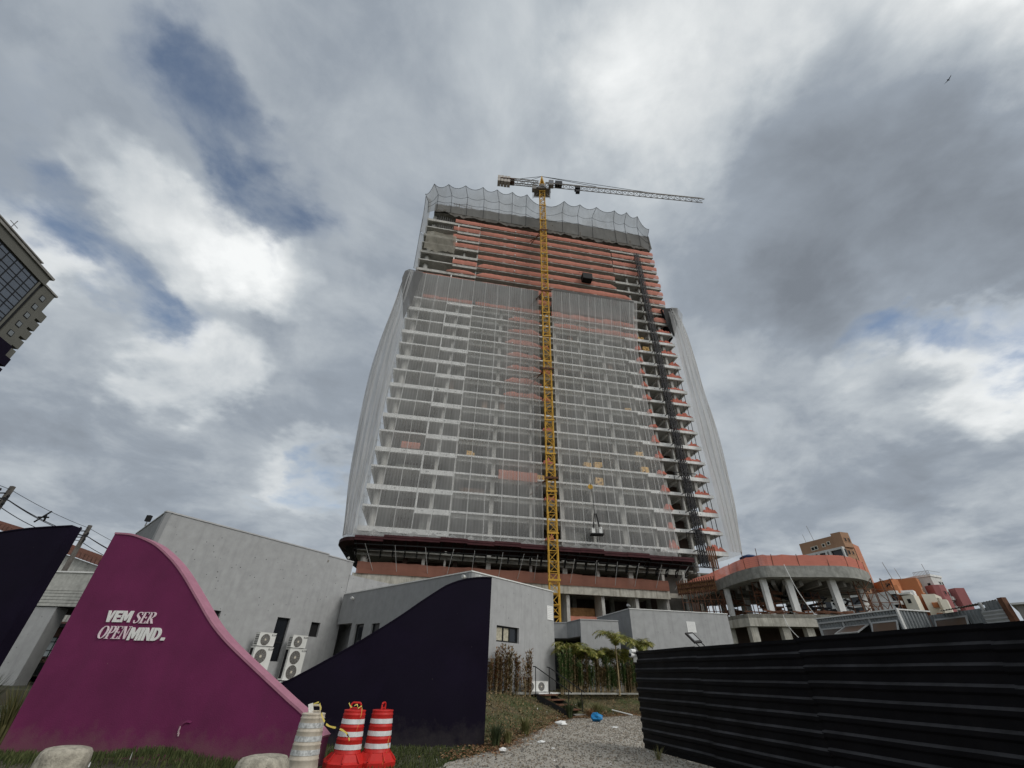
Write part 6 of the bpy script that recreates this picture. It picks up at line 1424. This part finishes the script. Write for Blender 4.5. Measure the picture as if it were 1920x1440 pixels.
for i in range(46): x = rg.uniform(25.6, 40); y = 49.2 - .05 * (x - 28) + rg.uniform(-.2, .7) + (1.2 if x < 27 else 0); g.bar((x, y, 7.55 + rg.uniform(0, .35)), (x + rg.uniform(.5, 2), y + rg.gauss(0, .15), 7.55 + rg.uniform(0, .35)), rg.uniform(.06, .2), rg.uniform(.05, .15))
g.build('planks', 'rust', r)
fb = thing('formwork_bridge', 'brown ribbed timber formwork linking the tower podium to the curved slab', 'formwork', (24.6, 60, 10.8)); g = MB()
pa_, pb_ = Vector((22.9, 61.6, 0)), Vector((26.2, 57.6, 0))
g.wall((pa_.x, pa_.y), (pb_.x, pb_.y), 10.9, 12.25, .15); g.build('panel', 'timber', fb); g = MB()
for i in range(17): q = pa_.lerp(pb_, i / 16); g.bar((q.x - .08, q.y - .1, 10.75), (q.x - .08, q.y - .1, 12.55), .10)
for z_ in (11.0, 11.6, 12.1): g.bar((pa_.x - .1, pa_.y - .16, z_), (pb_.x - .1, pb_.y - .16, z_), .12)
g.build('ribs', 'rust', fb)
r = thing('water_tank', 'dark blue round water tank on the podium roof', 'tank', (28.7, 52.6, 12.2)); c_ = (28.75, 52.7, 12.2)
MB().lathe([(.75, 0), (.85, .3), (.92, .9), (1.0, 1.25), (.98, 1.5)], 20, c_).build('tank_body', 'tank', r, smooth=True); MB().lathe([(1.04, 1.5), (1.04, 1.6), (.7, 1.78), (.3, 1.83), (.28, 1.9), (.001, 1.9)], 20, c_).build('lid', 'tank', r, smooth=True)
for pts, lab in (([(29.7, 47.9, 12.1), (30.0, 47.7, 10.0), (30.6, 47.8, 8.5), (31.2, 47.9, 7.4)], 'thin pale hose hanging from the curved slab to the podium floor'), ([(28.2, 48.3, 7.3), (28.4, 48.2, 6.2), (29.3, 48.2, 5.0), (30.0, 48.2, 4.2)], 'pale hose hanging below the podium floor between the lower columns')):
    r = thing('hose', lab, 'hose', pts[0]); MB().path([Vector(p) for p in catmull(pts, 6)], .07, n=5).build('hose', 'coping_white', r)

# ------------------------------------------------------------------ distant apartment towers on the right
def dwin(par, a, b, rects, gm='dark', fm='white_bldg', d=.15):
    A, t, n, _ = frame(a, b)
    for (s0, s1, z0, z1) in rects:
        P_ = lambda s_, z, q: A + t * s_ - n * q + Vector((0, 0, z)); g = MB()
        v = [P_(s0 - .2, z0 - .2, 0.002), P_(s1 + .2, z0 - .2, 0.002), P_(s1 + .2, z1 + .2, 0.002), P_(s0 - .2, z1 + .2, 0.002), P_(s0 - .2, z0 - .2, .1), P_(s1 + .2, z0 - .2, .1), P_(s1 + .2, z1 + .2, .1), P_(s0 - .2, z1 + .2, .1)]
        g.add(v, [(4, 5, 6, 7), (0, 1, 5, 4), (1, 2, 6, 5), (2, 3, 7, 6), (3, 0, 4, 7)]); w = g.build('window', fm, par)
        MB().add([P_(s0, z0, .11), P_(s1, z0, .11), P_(s1, z1, .11), P_(s0, z1, .11)], [(0, 1, 2, 3)]).build('pane', gm, w)
def block(par, a, b, dep, z0, z1, m, name='wall_block'):
    A, t, n, Ln = frame(a, b); g = MB(); pl = [(a[0], a[1]), (b[0], b[1]), (b[0] + n.x * dep, b[1] + n.y * dep), (a[0] + n.x * dep, a[1] + n.y * dep)]
    g.prism(pl, (0, 0, z0), (1, 0, 0), (0, 1, 0), (0, 0, z1 - z0)); return g.build(name, m, par)
def mix2(a, b, t): return (a[0] + (b[0] - a[0]) * t, a[1] + (b[1] - a[1]) * t)
def foot(par, pts, z0, z1, m, name='wall_block'):
    g = MB(); g.prism(pts, (0, 0, z0), (1, 0, 0), (0, 1, 0), (0, 0, z1 - z0)); return g.build(name, m, par)
bt = thing('apartment_tower', 'tall brown and terracotta apartment tower with white balcony bands, behind the podium', 'building', (118, 160, 0))
Pa, Pb, Pc, Pd = (111.9, 166.2), (117.6, 152.2), (122.0, 153.6), (124, 172)
foot(bt, [Pa, Pb, Pc, Pd], 0, 41.2, 'brown_bldg')
foot(bt, [(111.7, 166.6), (116.6, 154.0), (120.2, 154.6), (120, 170)], 41.3, 45.6, 'brown_bldg', 'penthouse'); foot(bt, [(116.3, 154.6), (117.9, 151.9), (121.5, 152.8), (121.4, 158)], 41.3, 46.4, 'brown_bldg', 'penthouse')
wa, wb_ = (110.4, 166.6), (116.4, 151.6)
for k in range(11):
    z = 41.3 - k * 3.0; block(bt, wa, wb_, 1.2, z - .7, z + (.1 if k else 0.0), 'white_bldg', 'balcony_band')
    block(bt, (111.1, 166.6), (117.2, 151.6), .5, z - 3.0, z - .71, 'glass', 'glazing')
for s_ in (0, .33, .42, .60, .68, .97): p = mix2(wa, wb_, s_); q = mix2(wa, wb_, min(1, s_ + .045)); block(bt, (p[0] - .05, p[1] - .03), (q[0] - .05, q[1] - .03), 1.2, 0, 41.25, 'white_bldg', 'pier')
for k in range(8):
    z = 40.3 - 3.0 * k; dwin(bt, Pb, Pc, [(.9, 1.9, z - 1.3, z), (2.9, 3.6, z - 1.2, z - .2)], 'dark', 'brown_bldg')
dwin(bt, (116.3, 154.6), (117.9, 151.9), [], 'dark'); dwin(bt, (117.9, 151.9), (121.5, 152.8), [(.9, 1.6, 43.2, 44.4), (2.5, 3.1, 43.2, 44.4)], 'dark', 'brown_bldg')
foot(bt, [(122.1, 153.5), (123.3, 155.8), (123.6, 172), (122.6, 172)], 0, 42.8, 'concrete_dark', 'recessed_stair'); foot(bt, [(123.6, 156.0), (129.6, 160.6), (129, 175), (122.8, 172)], 0, 43.8, 'terracotta', 'side_wing')
dwin(bt, (111.7, 166.6), (116.6, 154.0), [(4.2, 5.2, 42.4, 43.4), (5.5, 6.5, 42.5, 43.5), (8.6, 9.4, 42.8, 43.6), (10.6, 11.4, 43.1, 43.9)], 'dark', 'cream_bldg')
g = MB(); g.bar((114, 161, 45.6), (113.2, 161, 51), .12); g.bar((112.9, 164, 45.6), (112.6, 164, 48.5), .10); g.build('antenna', 'steel', bt)
ob = thing('apartment_building', 'stepped orange apartment block above the site huts', 'building', (130, 152, 0))
foot(ob, [(124.8, 152.2), (126.1, 148.8), (130.5, 151.5), (130, 165)], 0, 30.5, 'orange_bldg'); foot(ob, [(131.0, 153.9), (135.9, 150.2), (139.8, 153.5), (138, 168), (131, 168)], 0, 31.5, 'orange_bldg'); foot(ob, [(127.6, 149.9), (131.2, 152), (131, 160), (127.5, 160)], 0, 31.0, 'orange_bldg')
foot(ob, [(123.8, 147.2), (125.6, 146.7), (128.6, 149.2), (127.5, 151), (124.6, 149.5)], 0, 28.4, 'orange_bldg', 'stair_bay')
for k in range(8):
    z = 26.4 - 2.9 * k; block(ob, (119.6, 152.5), (121.6, 144.2), 1.6, z - 1.0, z, 'white_bldg', 'balcony_band'); block(ob, (121.6, 144.2), (124.2, 146.6), 1.5, z - 1.0, z, 'white_bldg', 'balcony_band')
    block(ob, (120.3, 152.6), (122.2, 145.2), 1.2, z - 2.9, z - 1.01, 'glass', 'glazing')
    z = 24.4 - 2.9 * k; dwin(ob, (135.9, 150.2), (139.8, 153.5), [(1.8, 2.8, z + 3, z + 4.1)], 'dark', 'cream_bldg')
foot(ob, [(119.5, 153), (121.3, 146), (125.5, 149), (125, 156)], 0, 26.3, 'concrete_light', 'wing')
dwin(ob, (124.8, 152.2), (126.1, 148.8), [(1.5, 2.9, 28.3, 29.4)], 'dark', 'orange_bldg')
g = MB(); g.bar((127.8, 150, 30.5), (126.8, 150, 36), .12); g.bar((132.5, 152, 31), (131.8, 152, 34.6), .10); g.build('antenna', 'steel', ob)
cb_ = thing('apartment_building', 'small cream block with a grey roof terrace in front of the orange building', 'building', (125, 143, 0))
foot(cb_, [(123.6, 144.6), (125.1, 141.9), (128.4, 144.0), (127.6, 147)], 0, 24.9, 'cream_bldg'); foot(cb_, [(126.0, 147.5), (128.9, 145.6), (131.5, 147.8), (129.6, 149.6)], 24.4, 26.9, 'concrete_light', 'roof_terrace'); foot(cb_, [(124.0, 145.9), (125.6, 143.2), (130.5, 147.6), (127.6, 149.5)], 25.4, 25.9, 'white_bldg', 'terrace_slab')
dwin(cb_, (123.6, 144.6), (125.1, 141.9), [(1.0, 1.9, 23.9 - 2.9 * k - 1.2, 23.9 - 2.9 * k) for k in range(5)], 'dark', 'cream_bldg')
cc_ = thing('apartment_building', 'narrow cream and orange block between the orange and the rose buildings', 'building', (134, 146, 0))
foot(cc_, [(130.4, 144.9), (133.4, 143.6), (139.6, 148.4), (137, 152)], 0, 25.6, 'cream_bldg'); foot(cc_, [(130.0, 139.3), (131.8, 138.9), (134.2, 141), (133, 143.5)], 0, 23.4, 'cream_bldg', 'bay')
for k in range(7):
    z = 23.2 - 2.9 * k; block(cc_, (131.6, 143.9), (133.3, 143.1), 1.0, z - 1.4, z, 'orange_bldg', 'panel'); block(cc_, (133.9, 143.5), (138.2, 146.8), 1.0, z - 1.3, z - .1, 'orange_bldg', 'panel')
    dwin(cc_, (133.4, 143.4), (139.6, 148.2), [(.8, 2.2, z + .2, z + 1.3), (4.2, 5.6, z + .2, z + 1.3)], 'dark', 'cream_bldg')
wb = thing('apartment_building', 'white and rose apartment block farthest right on the skyline', 'building', (145, 152, 0))
foot(wb, [(140.2, 154.6), (142.0, 151.2), (147.6, 153.5), (146, 166), (140, 166)], 0, 32.2, 'white_bldg'); foot(wb, [(139.9, 154.8), (141.9, 150.9), (148.0, 153.4), (146.3, 166.2), (139.8, 166.2)], 32.25, 32.9, 'concrete_light', 'parapet')
foot(wb, [(140.6, 150.6), (142.2, 150.0), (144.4, 150.3), (145.5, 160), (140.8, 160)], 0, 29.5, 'pink_bldg', 'rose_stair_tower')
foot(wb, [(144.3, 151.5), (149.6, 154.6), (149, 164), (144, 164)], 0, 29.0, 'white_bldg', 'wing'); foot(wb, [(148.6, 151.6), (151.2, 151.0), (152.6, 152.8), (152, 162), (148.6, 162)], 0, 28.9, 'pink_bldg', 'rose_stair_tower')
dwin(wb, (144.3, 151.5), (149.6, 154.6), [(s, s + .9, 26.6 - 2.9 * k, 27.8 - 2.9 * k) for k in range(7) for s in (1.0, 2.6)], 'dark', 'white_bldg'); dwin(wb, (142.2, 150.0), (144.4, 150.3), [(.8, 1.4, 26.6, 27.6)], 'dark', 'pink_bldg')
for k in range(7): block(wb, (147.0, 152.3), (148.8, 153.3), 1.2, 25.4 - 2.9 * k, 26.4 - 2.9 * k, 'white_bldg', 'balcony')
dwin(wb, (140.2, 154.6), (142.0, 151.2), [(2.2, 3.0, 29.3, 30.3)], 'dark', 'white_bldg'); dwin(wb, (142.0, 151.2), (147.6, 153.5), [(3.4, 4.2, 30.0, 30.9), (4.9, 5.6, 30, 30.9)], 'dark', 'white_bldg')
g = MB()
for i in range(12): p = mix2((139.9, 154.8), (141.9, 150.9), i / 11); g.bar((p[0], p[1], 32.9), (p[0], p[1], 34.0), .09)
g.bar((139.9, 154.8, 34.0), (141.9, 150.9, 34.0), .09); g.bar((141.9, 150.9, 34.0), (148, 153.4, 34.0), .09); g.bar((143, 153, 33), (142.8, 153, 36.5), .1); g.build('roof_railing', 'steel', wb)

# ------------------------------------------------------------------ far left office tower
lt = thing('office_tower', 'olive tower with a dark glass grid facade and stepped corner at the far left edge', 'building', (-126, 80, 0))
FDv = Vector((.1815, -.9834, 0)); Q0 = Vector((-126.0, 80.0, 0)); nL = Vector((.9834, .1815, 0))
def lp(s_, d, z): q = Q0 + FDv * s_ + nL * d; return (q.x, q.y, z)
def lbox(g, s0, s1, d0, d1, z0, z1):
    v = [lp(s0, d0, z0), lp(s1, d0, z0), lp(s1, d1, z0), lp(s0, d1, z0), lp(s0, d0, z1), lp(s1, d0, z1), lp(s1, d1, z1), lp(s0, d1, z1)]
    return g.add(v, [(0, 3, 2, 1), (4, 5, 6, 7), (0, 1, 5, 4), (1, 2, 6, 5), (2, 3, 7, 6), (3, 0, 4, 7)])
g = MB(); lbox(g, 1.2, 60, -40, 0, 0, 84.5); lbox(g, 0, 40, -30, .5, 84.5, 87.0); g.build('wall', 'olive_bldg', lt)
g = MB(); lbox(g, -.6, 60, -30, .9, 87.0, 87.6); lbox(g, 5, 60, -30, .5, 87.6, 88.1); lbox(g, 4.4, 60, -30, .8, 88.1, 88.4); g.build('cornice', 'concrete_dark', lt)
g = MB(); lbox(g, 1.6, 60, .01, .12, 40, 84.2); g.build('curtain_wall', 'glass_blue', lt)
g = MB()
for i in range(24): s_ = 1.6 + i * 2.45; lbox(g, s_ - .10, s_ + .10, .12, .22, 40, 84.2)
for k in range(15): z = 84.2 - k * 3.05; lbox(g, 1.6, 60, .12, .2, z - .09, z + .09); lbox(g, 1.6, 60, .12, .2, z - 1.15, z - 1.03)
g.build('mullions', 'dark', lt)
g = MB(); lbox(g, -.1, .9, -1.5, -.2, 40, 84.6); g.build('dark_strip', 'dark', lt); g = MB(); lbox(g, .95, 1.55, -.1, .3, 40, 84.4); g.build('pilaster', 'olive_bldg', lt)
g = MB(); lbox(g, -4.6, -.2, -8, 0, 66, 84.8); 
for k in range(5): z = 79.2 - k * 3.05; lbox(g, -6.6, -4.6, -7, 0, z - 2.35, z)
lbox(g, -5.0, -4.6, -7.5, .2, 84.81, 85.2); g.build('stepped_bay', 'olive_bldg', lt)
g = MB(); lbox(g, -5.1, 0, -8, .25, 84.85, 85.3); g.build('bay_cornice', 'concrete_dark', lt)
g = MB(); lbox(g, -4.8, -.1, -8, .3, 40, 67.2); 
for k in range(5): z = 64.6 - k * 3.05; lbox(g, -6.8, -4.8, -7, .2, z - 2.3, z)
g.build('dark_lower_bay', 'navy', lt)
for k in range(5):
    z = 82.6 - k * 3.05; g = MB(); lbox(g, -3.0, -1.6, .01, .10, z - 1.5, z); w = g.build('window', 'dark', lt); g = MB(); lbox(g, -2.85, -1.75, .10, .12, z - 1.35, z - .15); g.build('pane', 'office', w)
g = MB(); g.bar(lp(13.5, -2, 88.5), lp(13.5, -2, 93.0), .14); g.bar(lp(12.3, -2, 91.6), lp(14.7, -2, 91.6), .12); g.build('roof_mast', 'steel', lt)
g = MB(); lbox(g, 13, 20, -6, -2, 88.4, 90.5); g.build('roof_plant', 'olive_bldg', lt)

# ------------------------------------------------------------------ left background: canopy, brick house, poles and wires
cp = thing('forecourt_canopy', 'pale grey canopy with grooved fascia and broad pier, seen between the navy and magenta walls', 'canopy', (-26, 28, 0))
g = MB(); g.box(-34, -22.85, 28, 33, 5.15, 6.12)
g.build('fascia', 'panel_white', cp)
g = MB()
for k in range(5): z = 5.15 - k * .17; g.box(-34, -22.85, 28.02 + .0 * k, 33, z - .15, z)
g.build('grooved_fascia', 'panel_white', cp); MB().box(-34, -22.85, 28.08, 32.9, 4.28, 5.14).build('groove_backing', 'dark', cp)
MB().box(-29.0, -26.15, 28.1, 28.9, 0, 4.28).build('pier', 'stucco_plain', cp); MB().box(-34.1, -22.8, 27.94, 33.05, 6.12, 6.2).build('coping', 'coping_white', cp)
ho = thing('brick_house', 'dark brick house with tiled roof and a barred window, behind the grey canopy', 'house', (-36, 37, 0))
g = MB(); g.wall((-46, 36), (-28, 36), 0, 4.1, .3, holes=[(46 - 33.15, 46 - 31.2, 1.92, 3.15)]); g.build('wall', 'brick', ho)
g = MB(); g.box(-46, -28, 35.4, 36.4, 3.72, 3.95); g.build('awning', 'dark', ho)
a, b_ = (-46, 36.4), (-26, 36.4); g = MB(); corr(g, a, b_, 4.1, 5.2, .35, .05); g.build('upper_panel', 'panel_white', ho)
w = window(ho, (-46, 36), (-28, 36), 46 - 33.15, 46 - 31.2, 1.92, 3.15, .12, bars=(.2, .4, .6, .8), hb=(.33, .75), gm='pale_glass', fw=.05)
g = MB(); vs = []; 
A, t, n, Ln = frame((-46, 36.5), (-26, 36.5)); k = 48; vs = []
for i in range(k + 1):
    x = -46 + 20 * i / k; zt = 10.85 - .255 * (x + 41.9) ; d = .06 * (i % 2)
    vs += [(x, 36.5 - d, 5.2), (x, 36.5 - d, zt - .43)]
g.add(vs, [(2 * i, 2 * i + 2, 2 * i + 3, 2 * i + 1) for i in range(k)]); g.build('gable_panel', 'panel_white', ho)
g = MB(); n_ = 60
for i in range(n_):
    x0_ = -47 + 21.5 * i / n_; x1_ = x0_ + 21.5 / n_ + .04; za = 10.95 - .262 * (x0_ + 41.9); zb = 10.95 - .262 * (x1_ + 41.9)
    g.add([(x0_, 36.1, za - .42), (x1_, 36.1, zb - .42 + .04), (x1_, 36.1, zb + .04), (x0_, 36.1, za), (x0_, 44, za - .42), (x1_, 44, zb - .38), (x1_, 44, zb + .04), (x0_, 44, za)], [(0, 1, 2, 3), (3, 2, 6, 7), (4, 5, 1, 0), (1, 5, 6, 2), (4, 0, 3, 7)])
g.build('tiled_roof', 'tile_roof', ho)
g = MB(); g.box(-46, -26, 36.55, 44, 0, 6); g.build('house_body', 'brick', ho)
r = thing('wall_kerb', 'low pale kerb wall in front of the brick house', 'wall', (-32, 34, 0)); MB().box(-40, -28, 34.0, 34.3, 0, .85).build('kerb', 'cream_bldg', r)
r = thing('hedge', 'dark clipped hedge under the barred window of the brick house', 'hedge', (-33, 35, 0)); rg = random.Random(31); g = MB()
for i in range(3600): 
    x = rg.uniform(-38, -29); y = rg.uniform(34.5, 35.5); z = rg.uniform(.7, 1.85); s_ = rg.uniform(.05, .11); a = rg.random() * 6.28; e_ = rg.uniform(-1, 1); c, t_ = math.cos(a) * s_, math.sin(a) * s_
    g.add([(x, y, z), (x + c, y + t_, z + e_ * s_), (x + c * .4 - t_, y + t_ * .4 + c, z + s_ * .5)], [(0, 1, 2)])
g.build('foliage', 'hedge', r); MB().box(-38, -29, 34.7, 35.3, 0, 1.6).build('inner_growth', 'dark', r)
POLES = [(-29.9, 24.98, 10.3), (-31.85, 33.2, 10.3)]
for i, (x, y, h) in enumerate(POLES):
    r = thing('utility_pole', ['dark concrete utility pole rising at the left edge above the navy wall', 'dark utility pole with insulators between the navy and magenta walls'][i], 'pole', (x, y, 0))
    g = MB(); g.add([(x - .17, y - .14, 0), (x + .17, y - .14, 0), (x + .17, y + .14, 0), (x - .17, y + .14, 0), (x - .10, y - .09, h), (x + .10, y - .09, h), (x + .10, y + .09, h), (x - .10, y + .09, h)], [(4, 5, 6, 7), (0, 1, 5, 4), (1, 2, 6, 5), (2, 3, 7, 6), (3, 0, 4, 7)]); g.build('shaft', 'pole', r)
    g = MB()
    for z_ in (h - .45, h - .9): g.bar((x, y - .1, z_), (x - .75, y - .15, z_ - .02), .06); g.lathe([(.07, 0), (.04, .08), (.08, .14), (.05, .25)], 8, (x - .5, y - .13, z_ + .03)); g.lathe([(.07, 0), (.04, .08), (.08, .14), (.05, .25)], 8, (x + .28, y - .13, z_ - .35))
    g.bar((x, y - .1, h - .72), (x + .35, y - .12, h - .74), .05)
    if i: g.bar((x - .5, y - .2, h - 3.9), (x + .5, y - .2, h - 3.75), .07); g.bar((x - .35, y - .2, h - 4.0), (x - .5, y - .2, h - 4.2), .1)
    g.build('insulators', 'dark', r)
p1 = Vector((-29.9, 24.98, 10.1)); p2 = Vector((-31.85, 33.2, 10.1)); p3 = Vector((-34.6, 44.8, 10.1)); p0 = Vector((-28.3, 18.2, 10.1))
def cable(label, a, b_, sag, dz=0.0, w=.035, off=0.0):
    r = thing('overhead_cable', label, 'cable', a, group='overhead cables between the utility poles'); pts = []
    for i in range(15): t = i / 14; p = a.lerp(b_, t); pts.append((p.x + off, p.y, p.z + dz - sag * 4 * t * (1 - t)))
    MB().path([Vector(p) for p in pts], w, n=5).build('cable', 'hoist', r)
for (a, b_, nm) in ((p0, p1, 'left of the left utility pole'), (p1, p2, 'between the two utility poles'), (p2, p3, 'right of the second utility pole')):
    for dz, sag, off, nn in ((0, .12, 0, 'thin topmost cable'), (-.62, .22, .28, 'middle cable'), (-.66, .26, .34, 'cable just under the middle one'), (-.95, .30, -.1, 'lowest cable')): cable('%s %s' % (nn, nm), a, b_, sag, dz, .03 if dz == 0 else .045, off)
r = thing('cable_spacer', 'small black spacer clamp holding the cables between the poles', 'clamp', (-30.6, 28.2, 9.3)); q = Vector((-30.65, 28.3, 9.35)); g = MB(); g.bar(q + Vector((-.25, 0, -.22)), q + Vector((.45, 0, .5)), .07); g.bar(q + Vector((-.2, 0, .1)), q + Vector((.5, 0, .1)), .08); g.bar(q + Vector((.25, 0, .25)), q + Vector((.35, 0, -.15)), .08); g.build('clamp', 'dark', r)
# ------------------------------------------------------------------ a bird
r = thing('bird', 'tiny dark bird gliding high against the clouds at the upper right', 'bird', (69.24, 27.34, 82.59)); bx, by, bz = 69.24, 27.34, 82.59
g = MB(); k_ = .55
def bp(x, y, z): return (bx + x * k_, by + y * k_, bz + z * k_)
g.add([bp(-.55, -.1, 0), bp(-.2, -.12, .1), bp(.35, -.02, .06), bp(.55, 0, 0), bp(.2, .1, -.1), bp(-.25, .1, -.08), bp(-.1, 0, .14)], [(0, 1, 6), (1, 2, 6), (2, 3, 6), (3, 4, 6), (4, 5, 6), (5, 0, 6), (0, 5, 4, 3, 2, 1)])
g.add([bp(-.1, 0, .05), bp(.25, 0, .05), bp(.3, .9, .45), bp(-.05, 1.3, .3)], [(0, 1, 2, 3)]); g.add([bp(-.1, 0, .05), bp(.25, 0, .05), bp(.3, -.9, .45), bp(-.05, -1.3, .3)], [(3, 2, 1, 0)])
g.build('body_and_wings', 'dark', r)
for o in bpy.data.objects:
    for k in ('_world', '_off'):
        if k in o: del o[k]
